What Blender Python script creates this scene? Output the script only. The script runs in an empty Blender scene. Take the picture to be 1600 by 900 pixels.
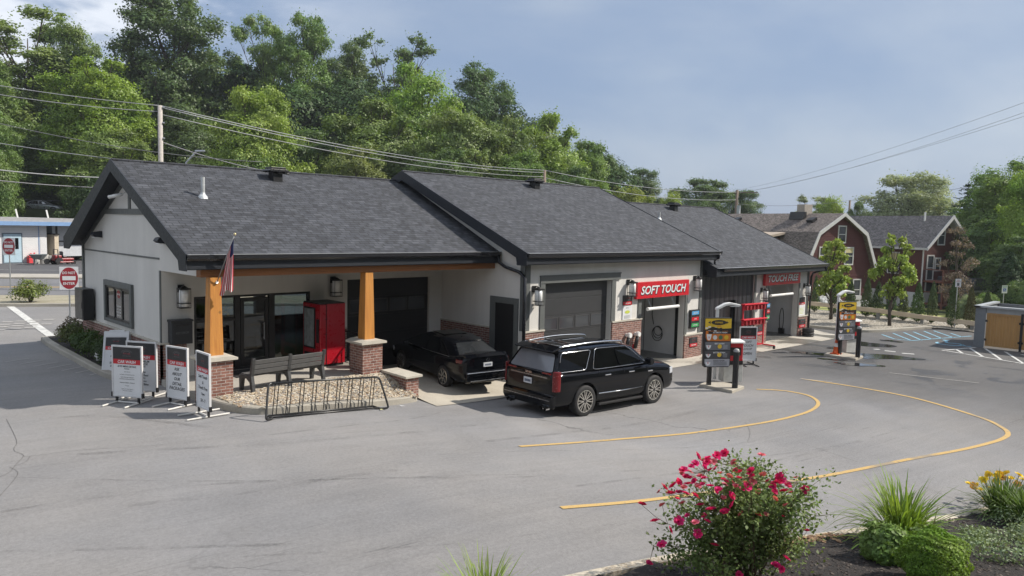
import bpy, bmesh, math, random
import numpy as np
from mathutils import Vector, Matrix
R_ = math.radians
scene = bpy.context.scene
COL = scene.collection
random.seed(7)
V3 = lambda *a: np.array(a, float)

# ---------------------------------------------------------------- camera (solved from the photograph's vanishing points)
F_PX, PITCH, ROLL, YAW, CAMH = 1165.82, R_(4.7314), R_(-1.3998), R_(44.986), 5.23
def _cam_rows():
    cp, sp, cy, sy = math.cos(PITCH), math.sin(PITCH), math.cos(YAW), math.sin(YAW)
    f = V3(sy*cp, cy*cp, -sp); rt = V3(cy, -sy, 0); dn = np.cross(f, rt)
    cr, sr = math.cos(ROLL), math.sin(ROLL)
    return rt*cr+dn*sr, -rt*sr+dn*cr, f
CR, CD, CF = _cam_rows()
EYE = V3(0, 0, CAMH)
def ray(px, py): return CR*((px-800)/F_PX)+CD*((py-450)/F_PX)+CF
def PX(px, py, X): d = ray(px, py); return EYE+d*(X/d[0])
def PY(px, py, Y): d = ray(px, py); return EYE+d*(Y/d[1])
def PZ(px, py, Z): d = ray(px, py); return EYE+d*((Z-CAMH)/d[2])
def PD(px, py, D): return EYE+ray(px, py)*D
def sstep(a, b, x):
    t = min(1, max(0, (x-a)/(b-a))); return t*t*(3-2*t)
def soft(t, k=.1):
    g = lambda x: k*math.log1p(math.exp(x/k)) if x/k < 60 else x
    return g(t)-g(t-1)
def zg(X, Y):
    """height of the paved lot (it falls about 0.8 m from the street side to the wash bays)"""
    w = sstep(23, 27, Y)*(1-sstep(36, 46, X))
    z = .78*(1-soft((X-8.5)/7.5))
    return z*(1-w)+.78*w
def hill(X, Y):
    z = zg(X, Y)
    z += (5.2*sstep(95, 108, Y)+13*sstep(112, 175, Y))*(1-.75*sstep(70, 150, X))
    z -= 1.5*min(1, max(0, (X-50)/23))*(1-sstep(40, 60, Y))
    z += .55*(1-sstep(2.0, 4.6, Y+.36*(X-8)))*(1-sstep(11, 16, X)) if Y < 7 else 0
    return z
def GD(px, py, dz=0.):
    d = ray(px, py); t = 2.
    while t < 400:
        P = EYE+d*t
        if P[2] < zg(P[0], P[1])+dz: break
        t += .1
    a, b = t-.1, t
    for _ in range(25):
        m = (a+b)/2; P = EYE+d*m
        if P[2] < zg(P[0], P[1])+dz: b = m
        else: a = m
    return EYE+d*b

# ---------------------------------------------------------------- materials
def lin(h):
    h = h.lstrip('#'); c = [int(h[i:i+2], 16)/255 for i in (0, 2, 4)]
    return tuple(x/12.92 if x <= .04045 else ((x+.055)/1.055)**2.4 for x in c)
class NT:
    def __init__(s, name):
        s.m = bpy.data.materials.new(name); s.m.use_nodes = True; s.t = s.m.node_tree
        s.b = s.t.nodes['Principled BSDF']; s.o = s.t.nodes['Material Output']
        s._pos = None
    def n(s, typ, ins=None, **p):
        x = s.t.nodes.new(typ)
        for k, v in p.items(): setattr(x, k, v)
        for k, v in (ins or {}).items(): s.set(x.inputs[k], v)
        return x
    def set(s, sock, v):
        if isinstance(v, bpy.types.NodeSocket): s.t.links.new(v, sock)
        elif isinstance(v, (tuple, list)) and len(v) == 3 and sock.type == 'RGBA': sock.default_value = (*v, 1)
        else: sock.default_value = v
    def pos(s):
        if s._pos is None: s._pos = s.n('ShaderNodeNewGeometry').outputs['Position']
        return s._pos
    def obj(s): return s.n('ShaderNodeTexCoord').outputs['Object']
    def scale(s, vec, sc): return s.n('ShaderNodeVectorMath', {0: vec, 1: sc}, operation='MULTIPLY').outputs[0]
    def noise(s, scale=5, detail=4, vec=None, rough=.55, dist=0.):
        return s.n('ShaderNodeTexNoise', {'Vector': vec if vec is not None else s.pos(), 'Scale': scale, 'Detail': detail, 'Roughness': rough, 'Distortion': dist}).outputs[0]
    def math(s, op, a, b=0., c=0., clamp=False): return s.n('ShaderNodeMath', {0: a, 1: b, 2: c}, operation=op, use_clamp=clamp).outputs[0]
    def rng(s, v, a, b, c, d): return s.n('ShaderNodeMapRange', {0: v, 1: a, 2: b, 3: c, 4: d}).outputs[0]
    def mix(s, f, a, b, bt='MIX'):
        x = s.n('ShaderNodeMix', data_type='RGBA', blend_type=bt)
        s.set(x.inputs[0], f); s.set(x.inputs[6], a); s.set(x.inputs[7], b); return x.outputs[2]
    def mul(s, col, f):
        x = s.n('ShaderNodeVectorMath', operation='SCALE'); s.set(x.inputs[0], col); s.set(x.inputs[3], f); return x.outputs[0]
    def bump(s, h, st=.3, dist=.02): s.set(s.b.inputs['Normal'], s.n('ShaderNodeBump', {'Height': h, 'Strength': st, 'Distance': dist}).outputs[0])
    def base(s, c, rough=None, metal=None):
        s.set(s.b.inputs['Base Color'], c)
        if rough is not None: s.set(s.b.inputs['Roughness'], rough)
        if metal is not None: s.set(s.b.inputs['Metallic'], metal)
        return s.m
MC = {}
def mk(name, col, rough=.5, metal=0., var=.12, vs=4., bump=0., bs=60., coat=0., spec=.5):
    """plain painted / moulded / cast surface with slight uneven tone"""
    if name in MC: return MC[name]
    s = NT(name); c = lin(col) if isinstance(col, str) else col
    f = s.rng(s.noise(vs, 6), .25, .75, 1-var, 1+var)
    rgb = s.n('ShaderNodeRGB'); rgb.outputs[0].default_value = (*c, 1)
    s.base(s.mul(rgb.outputs[0], f), s.rng(s.noise(vs*3, 3), .3, .7, max(.02, rough*.85), min(1, rough*1.15)), metal)
    s.b.inputs['Coat Weight'].default_value = coat; s.b.inputs['Coat Roughness'].default_value = .03
    s.b.inputs['Specular IOR Level'].default_value = spec
    if bump: s.bump(s.noise(bs, 4), bump, .01)
    MC[name] = s.m; return s.m
def m_asphalt():
    s = NT('worn grey asphalt'); p = s.pos()
    big = s.noise(.16, 5, dist=.6); mid = s.noise(1.1, 6); fine = s.noise(55, 3); agg = s.noise(230, 2)
    streak = s.noise(1., 5, s.n('ShaderNodeVectorRotate', {'Vector': s.scale(p, (1, 1, 1)), 'Angle': -.22}, rotation_type='Z_AXIS').outputs[0])
    rv = s.n('ShaderNodeVectorRotate', {'Vector': p, 'Angle': .16}, rotation_type='Z_AXIS').outputs[0]
    st = s.noise(1., 6, s.scale(rv, (.22, 3.2, 1)), .65, 1.2)
    st2 = s.noise(1., 4, s.scale(rv, (.5, 16, 1)), .6, .8)
    v = s.math('ADD', s.rng(big, .3, .7, .86, 1.12), s.rng(mid, .3, .7, -.05, .05))
    v = s.math('ADD', v, s.rng(st, .3, .7, -.07, .06)); v = s.math('ADD', v, s.rng(fine, .25, .75, -.15, .15))
    v = s.math('ADD', v, s.rng(agg, .25, .75, -.10, .10)); v = s.math('ADD', v, s.rng(s.noise(17, 3), .3, .7, -.09, .09))
    scuff = s.math('MULTIPLY', s.rng(st2, .60, .70, 0, 1), s.rng(s.noise(.35, 3), .5, .62, 0, 1))
    v = s.math('MULTIPLY', v, s.math('SUBTRACT', 1., s.math('MULTIPLY', scuff, .32)))
    # cracks: warped cell borders, only in some areas
    wp = s.n('ShaderNodeVectorMath', {0: p, 1: s.mul(s.n('ShaderNodeTexNoise', {'Vector': p, 'Scale': .9, 'Detail': 5}).outputs['Color'], 1.6)}, operation='ADD').outputs[0]
    ed = s.n('ShaderNodeTexVoronoi', {'Vector': s.scale(wp, (1, 1, 0)), 'Scale': .17}, feature='DISTANCE_TO_EDGE').outputs['Distance']
    crack = s.math('MULTIPLY', s.rng(ed, .0015, .0042, 1, 0), s.rng(s.noise(.13, 2), .56, .64, 0, 1))
    v = s.math('MULTIPLY', v, s.math('SUBTRACT', 1., s.math('MULTIPLY', crack, .45)))
    # older fresh-sealed tone to the right of the lot
    x = s.n('ShaderNodeSeparateXYZ', {0: p}).outputs[0]
    dark = s.math('MULTIPLY', s.rng(s.math('ADD', x, s.math('MULTIPLY', s.noise(.2, 4), 12)), 26, 36, 0, 1), .56)
    v = s.math('MULTIPLY', v, s.math('SUBTRACT', 1., dark))
    wet = s.math('MULTIPLY', s.rng(s.noise(.55, 5, dist=.8), .54, .6, 0, 1), s.math('MULTIPLY', s.rng(x, 27, 30, 0, 1), s.rng(x, 36, 40, 1, 0)))
    v = s.math('MULTIPLY', v, s.math('SUBTRACT', 1., s.math('MULTIPLY', wet, .3)))
    c = s.mul(s.mix(s.rng(s.noise(.3, 4), .35, .65, 0, 1), (.224, .216, .210), (.206, .204, .207)), v)
    s.base(c, s.math('SUBTRACT', s.rng(mid, .3, .7, .78, .9), s.math('MULTIPLY', wet, .35)))
    s.b.inputs['Specular IOR Level'].default_value = .35
    s.bump(s.math('ADD', agg, s.math('MULTIPLY', fine, .8)), .25, .012)
    return s.m
def m_stucco(name, c):
    s = NT(name); rgb = s.n('ShaderNodeRGB'); rgb.outputs[0].default_value = (*c, 1)
    streak = s.noise(1., 4, s.scale(s.pos(), (2.2, 2.2, .22)), .6); z = s.n('ShaderNodeSeparateXYZ', {0: s.pos()}).outputs[2]
    f = s.math('ADD', s.rng(streak, .3, .7, .93, 1.04), s.rng(s.noise(.9, 6), .3, .7, -.04, .04))
    s.bump(s.noise(90, 4), .12, .01); return s.base(s.mul(rgb.outputs[0], f), .85)
def m_wornpaint(name, c, under, amt):
    s = NT(name); w = s.math('MAXIMUM', s.rng(s.noise(7, 6, dist=.5), amt, amt+.10, 0, 1), s.rng(s.noise(.8, 3), .56, .68, 0, .75))
    return s.base(s.mul(s.mix(w, c, under), s.rng(s.noise(60, 3), .3, .7, .85, 1.12)), .85)
def m_concrete(name, c1, c2, wetness=0.):
    s = NT(name)
    a = s.noise(.8, 6); b = s.noise(25, 4)
    c = s.mix(s.rng(a, .35, .65, 0, 1), c1, c2); c = s.mul(c, s.rng(b, .2, .8, .85, 1.12))
    if wetness:
        w = s.rng(s.noise(.5, 4, dist=.7), .5, .56, 0, wetness); c = s.mul(c, s.math('SUBTRACT', 1., s.math('MULTIPLY', w, .62)))
        s.set(s.b.inputs['Roughness'], s.math('SUBTRACT', .85, s.math('MULTIPLY', w, .5)))
    else: s.b.inputs['Roughness'].default_value = .85
    s.bump(b, .25, .01)
    return s.base(c)
def wallvec(s, kx=1., kz=1.):
    q = s.n('ShaderNodeSeparateXYZ', {0: s.pos()}).outputs
    return s.n('ShaderNodeCombineXYZ', {0: s.math('MULTIPLY', s.math('ADD', q[0], q[1]), kx), 1: s.math('MULTIPLY', q[2], kz), 2: 0.}).outputs[0]
def m_brick(name='red brown brick', cols=((.145, .060, .046), (.26, .125, .095)), mortar=(.36, .33, .3)):
    s = NT(name)
    b = s.n('ShaderNodeTexBrick', {'Vector': wallvec(s), 'Color1': cols[0], 'Color2': cols[1], 'Mortar': mortar, 'Scale': 1., 'Mortar Size': .008, 'Mortar Smooth': .2, 'Bias': 0., 'Brick Width': .22, 'Row Height': .074}, offset=.5)
    n = s.noise(9, 5); c = s.mul(b.outputs[0], s.rng(n, .25, .75, .65, 1.35))
    c = s.mix(s.rng(s.noise(4.2, 2), .6, .72, 0, .6), c, (.11, .055, .05))
    s.bump(s.math('SUBTRACT', s.noise(60, 3), b.outputs['Fac']), .5, .02)
    return s.base(c, .85)
def m_shingle(name, c1, c2, slope, axis='x'):
    s = NT(name); q = s.n('ShaderNodeSeparateXYZ', {0: s.pos()}).outputs
    al, up = (q[0], q[1]) if axis == 'x' else (q[1], q[0])
    v = s.n('ShaderNodeCombineXYZ', {0: al, 1: s.math('MULTIPLY', q[2], math.sqrt(1+slope*slope)/slope), 2: 0.}).outputs[0]
    b = s.n('ShaderNodeTexBrick', {'Vector': v, 'Color1': c1, 'Color2': c2, 'Mortar': tuple(x*.32 for x in c1), 'Scale': 1., 'Mortar Size': .012, 'Mortar Smooth': .35, 'Bias': 0., 'Brick Width': .31, 'Row Height': .142}, offset=.37, offset_frequency=2)
    b2 = s.n('ShaderNodeTexBrick', {'Vector': v, 'Color1': (.68,)*3, 'Color2': (1.38,)*3, 'Mortar': (.95,)*3, 'Scale': 1., 'Mortar Size': 0., 'Bias': 0., 'Brick Width': .17, 'Row Height': .142}, offset=.63)
    c = s.mix(1., b.outputs[0], b2.outputs[0], 'MULTIPLY')
    c = s.mul(c, s.rng(s.noise(1.3, 5), .3, .7, .92, 1.08)); c = s.mul(c, s.rng(s.noise(120, 2), .25, .75, .75, 1.25))
    s.bump(s.math('SUBTRACT', 1., b.outputs['Fac']), .5, .015)
    return s.base(c, .9)
def m_siding(name, col, pitch=.14, var=.1):
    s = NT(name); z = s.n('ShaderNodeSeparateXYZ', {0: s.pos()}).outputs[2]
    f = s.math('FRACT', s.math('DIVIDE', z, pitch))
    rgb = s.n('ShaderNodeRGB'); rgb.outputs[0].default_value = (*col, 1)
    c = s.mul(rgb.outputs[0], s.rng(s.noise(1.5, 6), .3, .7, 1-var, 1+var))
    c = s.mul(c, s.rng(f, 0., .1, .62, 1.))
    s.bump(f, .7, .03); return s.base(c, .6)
def m_ribs(name, col, pitch=.2):
    s = NT(name); q = s.n('ShaderNodeSeparateXYZ', {0: s.pos()}).outputs
    f = s.math('PINGPONG', s.math('ADD', q[0], q[1]), pitch)
    r = s.rng(f, pitch*.3, pitch*.55, 0, 1); s.bump(r, .9, .04)
    return s.base(s.mul(s.mix(r, tuple(x*.7 for x in col), col), s.rng(s.noise(2, 4), .3, .7, .9, 1.1)), .45)
def m_wood(name, c1, c2, sc=(2, 30, 30), rough=.55, knots=True):
    s = NT(name); n = s.noise(1., 6, s.scale(s.pos(), sc), .6, .6)
    c = s.mix(s.rng(n, .3, .7, 0, 1), c1, c2)
    if knots:
        k = s.n('ShaderNodeTexVoronoi', {'Vector': s.scale(s.pos(), (1.2, 1.2, 1.2) if sc[2] < 10 else (1.2, 1.6, 1.6)), 'Scale': 1.6, 'Randomness': 1.}).outputs['Distance']
        c = s.mix(s.rng(k, .05, .09, .75, 0), c, tuple(x*.35 for x in c1))
    s.bump(n, .15, .01); return s.base(c, rough)
def m_glass(name, tint=(.6, .68, .7), dark=.35, rough=.0):
    """window glass: see-through, tinted, reflecting by angle"""
    s = NT(name); t = s.t; t.nodes.remove(s.b)
    tr = s.n('ShaderNodeBsdfTransparent', {0: tuple(x*dark for x in tint)}); gl = s.n('ShaderNodeBsdfGlossy', {0: (1, 1, 1), 'Roughness': rough})
    fr = s.n('ShaderNodeFresnel', {'IOR': 1.55})
    mx = s.n('ShaderNodeMixShader', {0: fr.outputs[0]}); t.links.new(tr.outputs[0], mx.inputs[1]); t.links.new(gl.outputs[0], mx.inputs[2])
    t.links.new(mx.outputs[0], s.o.inputs[0]); return s.m
def m_leaf(name, trans=.3, var=.24, gloss=.06, c=None, patch=.5):
    s = NT(name); t = s.t; t.nodes.remove(s.b)
    g = s.n('ShaderNodeNewGeometry'); oi = s.n('ShaderNodeObjectInfo')
    src = oi.outputs['Color']
    if c is not None:
        rgb = s.n('ShaderNodeRGB'); rgb.outputs[0].default_value = (*c, 1); src = rgb.outputs[0]
    f = s.math('ADD', s.rng(g.outputs['Random Per Island'], 0, 1, 1-var, 1+var), s.rng(s.noise(patch, 3), .3, .7, -.25, .25))
    col = s.mul(src, f)
    hs = s.n('ShaderNodeHueSaturation', {'Hue': s.rng(s.noise(patch*.6, 2), .3, .7, .487, .513), 'Saturation': 1., 'Value': 1., 'Fac': 1., 'Color': col}).outputs[0]
    d = s.n('ShaderNodeBsdfDiffuse', {0: hs}); tl = s.n('ShaderNodeBsdfTranslucent', {0: s.mix(1., hs, (1., 1.0, .45), 'MULTIPLY')})
    gl = s.n('ShaderNodeBsdfGlossy', {0: (.5, .5, .5), 'Roughness': .5})
    a = s.n('ShaderNodeMixShader', {0: trans}); t.links.new(d.outputs[0], a.inputs[1]); t.links.new(tl.outputs[0], a.inputs[2])
    b = s.n('ShaderNodeMixShader', {0: gloss}); t.links.new(a.outputs[0], b.inputs[1]); t.links.new(gl.outputs[0], b.inputs[2])
    t.links.new(b.outputs[0], s.o.inputs[0]); return s.m
def m_ground(name, c1, c2, c3, sc=3., bump=.6, fine=45., vor=0.):
    s = NT(name); a = s.noise(sc, 6); b = s.noise(fine, 4)
    c = s.mix(s.rng(a, .35, .65, 0, 1), c1, c2); c = s.mix(s.rng(b, .5, .68, 0, 1), c, c3)
    h = b
    if vor:
        v = s.n('ShaderNodeTexVoronoi', {'Vector': s.pos(), 'Scale': vor, 'Randomness': 1.})
        w = s.n('ShaderNodeSeparateColor', {0: v.outputs['Color']}).outputs[0]
        c = s.mul(s.mix(w, c1, c3), s.rng(v.outputs['Distance'], .25, .6, 1.2, .4)); h = s.math('SUBTRACT', 1., v.outputs['Distance'])
    s.bump(h, bump, .04); return s.base(c, .92)

# ---------------------------------------------------------------- mesh builder
_TX = {}
def text_geo(body, bold=0., shear=0., space=1.):
    k = (body, bold, shear, space)
    if k in _TX: return _TX[k]
    cu = bpy.data.curves.new('lettering', 'FONT'); cu.body = body; cu.offset = bold; cu.shear = shear; cu.space_character = space
    cu.resolution_u = 3; cu.align_x = 'LEFT'
    o = bpy.data.objects.new('lettering', cu); COL.objects.link(o)
    dg = bpy.context.evaluated_depsgraph_get(); dg.update()
    me = bpy.data.meshes.new_from_object(o.evaluated_get(dg))
    v = np.array([x.co[:2] for x in me.vertices]) if len(me.vertices) else np.zeros((1, 2))
    f = [tuple(p.vertices) for p in me.polygons]
    bpy.data.objects.remove(o); bpy.data.curves.remove(cu); bpy.data.meshes.remove(me)
    lo, hi = v.min(0), v.max(0)
    _TX[k] = (v-(lo+hi)/2, f, hi-lo); return _TX[k]
class MB:
    def __init__(s): s.v = []; s.f = []; s.m = []
    def add(s, vs, fs, mi=0):
        n = len(s.v); s.v.extend(tuple(map(float, p)) for p in vs)
        for f in fs: s.f.append(tuple(i+n for i in f)); s.m.append(mi)
        return s
    def box(s, x0, x1, y0, y1, z0, z1, mi=0):
        return s.add([(x0, y0, z0), (x1, y0, z0), (x1, y1, z0), (x0, y1, z0), (x0, y0, z1), (x1, y0, z1), (x1, y1, z1), (x0, y1, z1)],
                     [(0, 3, 2, 1), (4, 5, 6, 7), (0, 1, 5, 4), (1, 2, 6, 5), (2, 3, 7, 6), (3, 0, 4, 7)], mi)
    def ob(s, c, ax, ay, az, mi=0):
        c, ax, ay, az = (np.array(q, float) for q in (c, ax, ay, az))
        vs = [c+i*ax+j*ay+k*az for k in (-1, 1) for i, j in ((-1, -1), (1, -1), (1, 1), (-1, 1))]
        return s.add(vs, [(0, 3, 2, 1), (4, 5, 6, 7), (0, 1, 5, 4), (1, 2, 6, 5), (2, 3, 7, 6), (3, 0, 4, 7)], mi)
    def bar(s, p, q, w, h, up=(0, 0, 1), mi=0):
        p, q = np.array(p, float), np.array(q, float); d = q-p; L = np.linalg.norm(d); d /= L
        u = np.array(up, float); sd = np.cross(d, u); sd /= np.linalg.norm(sd); u = np.cross(sd, d)
        return s.ob((p+q)/2, d*L/2, sd*w/2, u*h/2, mi)
    def prism(s, poly, axis, a, b, mi=0, cap=None):
        f = {'x': lambda p, t: (t, p[0], p[1]), 'y': lambda p, t: (p[0], t, p[1]), 'z': lambda p, t: (p[0], p[1], t)}[axis]
        n = len(poly); vs = [f(p, a) for p in poly]+[f(p, b) for p in poly]
        s.add(vs, [(i, (i+1) % n, n+(i+1) % n, n+i) for i in range(n)], mi)
        k = len(s.v)-2*n
        for fc in (tuple(range(n))[::-1], tuple(range(n, 2*n))): s.f.append(tuple(k+i for i in fc)); s.m.append(mi if cap is None else cap)
        return s
    def tube(s, pts, r, n=6, mi=0, caps=True):
        pts = [np.array(p, float) for p in pts]; N = len(pts); rs = r if hasattr(r, '__len__') else [r]*N
        vs, fs = [], []; pu = None
        for i, p in enumerate(pts):
            d = pts[min(i+1, N-1)]-pts[max(i-1, 0)]; d /= (np.linalg.norm(d)+1e-12)
            u = pu if pu is not None else (np.array((0, 0, 1.)) if abs(d[2]) < .9 else np.array((1., 0, 0)))
            sd = np.cross(d, u); sd /= (np.linalg.norm(sd)+1e-12); u = np.cross(sd, d); pu = u
            for k in range(n):
                a = 2*math.pi*k/n; vs.append(p+(sd*math.cos(a)+u*math.sin(a))*rs[i])
        for i in range(N-1):
            for k in range(n): fs.append((i*n+k, i*n+(k+1) % n, (i+1)*n+(k+1) % n, (i+1)*n+k))
        if caps: fs += [tuple(range(n))[::-1], tuple((N-1)*n+k for k in range(n))]
        return s.add(vs, fs, mi)
    def lathe(s, prof, c, n=20, mi=0, axis='z', caps=True):
        c = np.array(c, float); vs, fs = [], []
        for r, h in prof:
            for k in range(n):
                a = 2*math.pi*k/n; x, y = r*math.cos(a), r*math.sin(a)
                vs.append(c+({'z': (x, y, h), 'y': (x, h, y), 'x': (h, x, y)}[axis]))
        N = len(prof)
        for i in range(N-1):
            for k in range(n): fs.append((i*n+k, i*n+(k+1) % n, (i+1)*n+(k+1) % n, (i+1)*n+k))
        if caps: fs += [tuple(range(n))[::-1], tuple((N-1)*n+k for k in range(n))]
        return s.add(vs, fs, mi)
    def poly(s, pts, mi=0): return s.add(pts, [tuple(range(len(pts)))], mi)
    def text(s, body, o, u, v, h, w=None, mi=0, bold=0., shear=0., space=1.):
        """flat lettering centred on o; u,v = unit right/up; h = height; w = greatest width"""
        q, f, sz = text_geo(body, bold, shear, space); o, u, v = (np.array(k, float) for k in (o, u, v))
        ky = h/max(sz[1], 1e-6); kx = ky
        if w: kx = min(kx, w/max(sz[0], 1e-6)) if w > 0 else -w/sz[0]
        return s.add([o+u*a*kx+v*b*ky for a, b in q], f, mi)
    def disc(s, o, u, v, a, b=None, n=24, mi=0):
        o, u, v = (np.array(k, float) for k in (o, u, v)); b = b or a
        return s.poly([o+u*a*math.cos(2*math.pi*k/n)+v*b*math.sin(2*math.pi*k/n) for k in range(n)], mi)
    def build(s, name, mats, parent=None, smooth=False, bevel=0., seg=2, fix=True, sub=0, kind=None, label=None, cat=None, group=None, auto=None):
        me = bpy.data.meshes.new(name); off = world_off(parent)
        me.from_pydata([(x-off[0], y-off[1], z-off[2]) for x, y, z in s.v], [], s.f)
        for m in (mats if isinstance(mats, (list, tuple)) else [mats]): me.materials.append(m)
        if any(s.m): me.polygons.foreach_set('material_index', s.m)
        if fix:
            bm = bmesh.new(); bm.from_mesh(me); bmesh.ops.recalc_face_normals(bm, faces=bm.faces); bm.to_mesh(me); bm.free()
        if smooth: me.polygons.foreach_set('use_smooth', [True]*len(me.polygons))
        me.update()
        o = bpy.data.objects.new(name, me); COL.objects.link(o); o.parent = parent
        if bevel:
            b = o.modifiers.new('bevel', 'BEVEL'); b.width = bevel; b.segments = seg; b.limit_method = 'ANGLE'; b.angle_limit = R_(35)
        if sub: k = o.modifiers.new('sub', 'SUBSURF'); k.levels = k.render_levels = sub
        tag(o, label, cat, group, kind); return o
def world_off(p):
    v = V3(0, 0, 0)
    while p is not None: v = v+np.array(p.location); p = p.parent
    return v
def tag(o, label=None, cat=None, group=None, kind=None):
    if label: o['label'] = label
    if cat: o['category'] = cat
    if group: o['group'] = group
    if kind: o['kind'] = kind
    return o
def thing(name, label, cat, loc=(0, 0, 0), group=None):
    o = bpy.data.objects.new(name, None); COL.objects.link(o); o.location = tuple(map(float, loc)); o.empty_display_size = .2
    return tag(o, label, cat, group)
KIDS = lambda o: [c for c in bpy.data.objects if c.parent == o]
def dup(root, loc=None, rz=None, label=None, group=None, scale=None, color=None, kids=None):
    """a copy of a thing with copies of its parts and sub-parts (mesh data shared)"""
    def cp(o, par):
        c = o.copy(); COL.objects.link(c); c.parent = par
        if color is not None: c.color = (*color, 1)
        for k in KIDS(o): cp(k, c)
        return c
    r = cp(root, None)
    if loc is not None: r.location = tuple(map(float, loc))
    if rz is not None: r.rotation_euler.z = rz
    if scale is not None: r.scale = scale if hasattr(scale, '__len__') else (scale,)*3
    if label: r['label'] = label
    if group: r['group'] = group
    return r
# ---------------------------------------------------------------- materials used widely
ASPH = m_asphalt()
CONC = m_concrete('pale concrete', (.42, .385, .32), (.34, .31, .26))
CONCW = m_concrete('pale concrete with wet runs', (.48, .45, .39), (.38, .35, .3), 1.)
KERB = m_concrete('kerb concrete', (.36, .335, .28), (.27, .25, .215))
WALK = m_concrete('sidewalk concrete', (.4, .375, .33), (.33, .31, .275))
MULCH = m_ground('dark bark mulch', (.012, .010, .009), (.022, .017, .015), (.04, .031, .026), 4, 1., 38)
GRAVEL = m_ground('river gravel', (.30, .25, .19), (.36, .31, .25), (.42, .38, .32), 3, 1., 60, 15.)
SOIL = m_ground('dry soil and grass', (.11, .12, .045), (.16, .145, .065), (.07, .09, .03), .7, .5, 18)
FLOORH = m_ground('forest floor', (.03, .045, .015), (.05, .06, .02), (.02, .03, .01), .5, .5, 8)
LAWN = m_ground('mown lawn', (.22, .25, .06), (.30, .29, .10), (.15, .19, .045), .6, .5, 30)
YEL = m_wornpaint('worn yellow road paint', (.47, .315, .115), (.20, .185, .165), .60)
WHT = mk('worn white road paint', (.5, .5, .48), .8, var=.3, vs=6)
FADE = mk('almost worn away white paint', (.31, .30, .285), .85, var=.15, vs=8)
BLU = mk('pale blue road paint', (.2, .4, .52), .8, var=.25, vs=6)

def sheet(name, x0, x1, y0, y1, step, zf, mat, kind='structure', keep=None, **kw):
    nx, ny = max(1, round((x1-x0)/step)), max(1, round((y1-y0)/step))
    b = MB(); vs = []
    for j in range(ny+1):
        for i in range(nx+1):
            x, y = x0+(x1-x0)*i/nx, y0+(y1-y0)*j/ny; vs.append((x, y, zf(x, y)))
    fs = [(j*(nx+1)+i, j*(nx+1)+i+1, (j+1)*(nx+1)+i+1, (j+1)*(nx+1)+i) for j in range(ny) for i in range(nx)
          if keep is None or keep(x0+(x1-x0)*(i+.5)/nx, y0+(y1-y0)*(j+.5)/ny)]
    b.add(vs, fs); return b.build(name, mat, fix=False, smooth=True, kind=kind, **kw)
def patch(name, poly, dz, mat, zf=zg, step=.5, kind='structure', thick=0., **kw):
    """flat-laid surface bounded by a polygon, following zf"""
    bm = bmesh.new(); vs = [bm.verts.new((x, y, 0)) for x, y in poly]; bm.faces.new(vs)
    xs = [p[0] for p in poly]; ys = [p[1] for p in poly]
    for ax, lo, hi in ((0, min(xs), max(xs)), (1, min(ys), max(ys))):
        t = lo+step
        while t < hi:
            no = (1, 0, 0) if ax == 0 else (0, 1, 0); co = (t, 0, 0) if ax == 0 else (0, t, 0)
            bmesh.ops.bisect_plane(bm, geom=bm.verts[:]+bm.edges[:]+bm.faces[:], plane_co=co, plane_no=no); t += step
    if thick:
        r = bmesh.ops.extrude_face_region(bm, geom=bm.faces[:])
        top = [g for g in r['geom'] if isinstance(g, bmesh.types.BMVert)]
        ts = set(top)
        for v in bm.verts: v.co.z = zf(v.co.x, v.co.y)+(dz if v in ts else dz-thick)
        bmesh.ops.recalc_face_normals(bm, faces=bm.faces)
    else:
        for v in bm.verts: v.co.z = zf(v.co.x, v.co.y)+dz
        for f in bm.faces:
            f.normal_update()
            if f.normal.z < 0: f.normal_flip()
    me = bpy.data.meshes.new(name); bm.to_mesh(me); bm.free(); me.materials.append(mat)
    o = bpy.data.objects.new(name, me); COL.objects.link(o); return tag(o, kind=kind, **kw)
def smooth_line(pts, n=8):
    pts = [np.array(p, float) for p in pts]; out = []
    for i in range(len(pts)-1):
        p0, p1, p2, p3 = pts[max(i-1, 0)], pts[i], pts[i+1], pts[min(i+2, len(pts)-1)]
        for k in range(n):
            t = k/n; out.append(.5*((2*p1)+(p2-p0)*t+(2*p0-5*p1+4*p2-p3)*t*t+(3*p1-p0-3*p2+p3)*t**3))
    return out+[pts[-1]]
def ribbon(name, pts, w, dz, mat, zf=zg, n=8, b=None):
    pts = smooth_line([p[:2] for p in pts], n); own = b is None; b = b or MB(); vs = []
    for i, p in enumerate(pts):
        d = pts[min(i+1, len(pts)-1)]-pts[max(i-1, 0)]; d /= np.linalg.norm(d); s = np.array((-d[1], d[0]))*w/2
        for q in (p+s, p-s): vs.append((q[0], q[1], zf(*q)+dz))
    b.add(vs, [(2*i, 2*i+1, 2*i+3, 2*i+2) for i in range(len(pts)-1)])
    return b.build(name, mat, fix=False, kind='structure') if own else b
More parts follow.
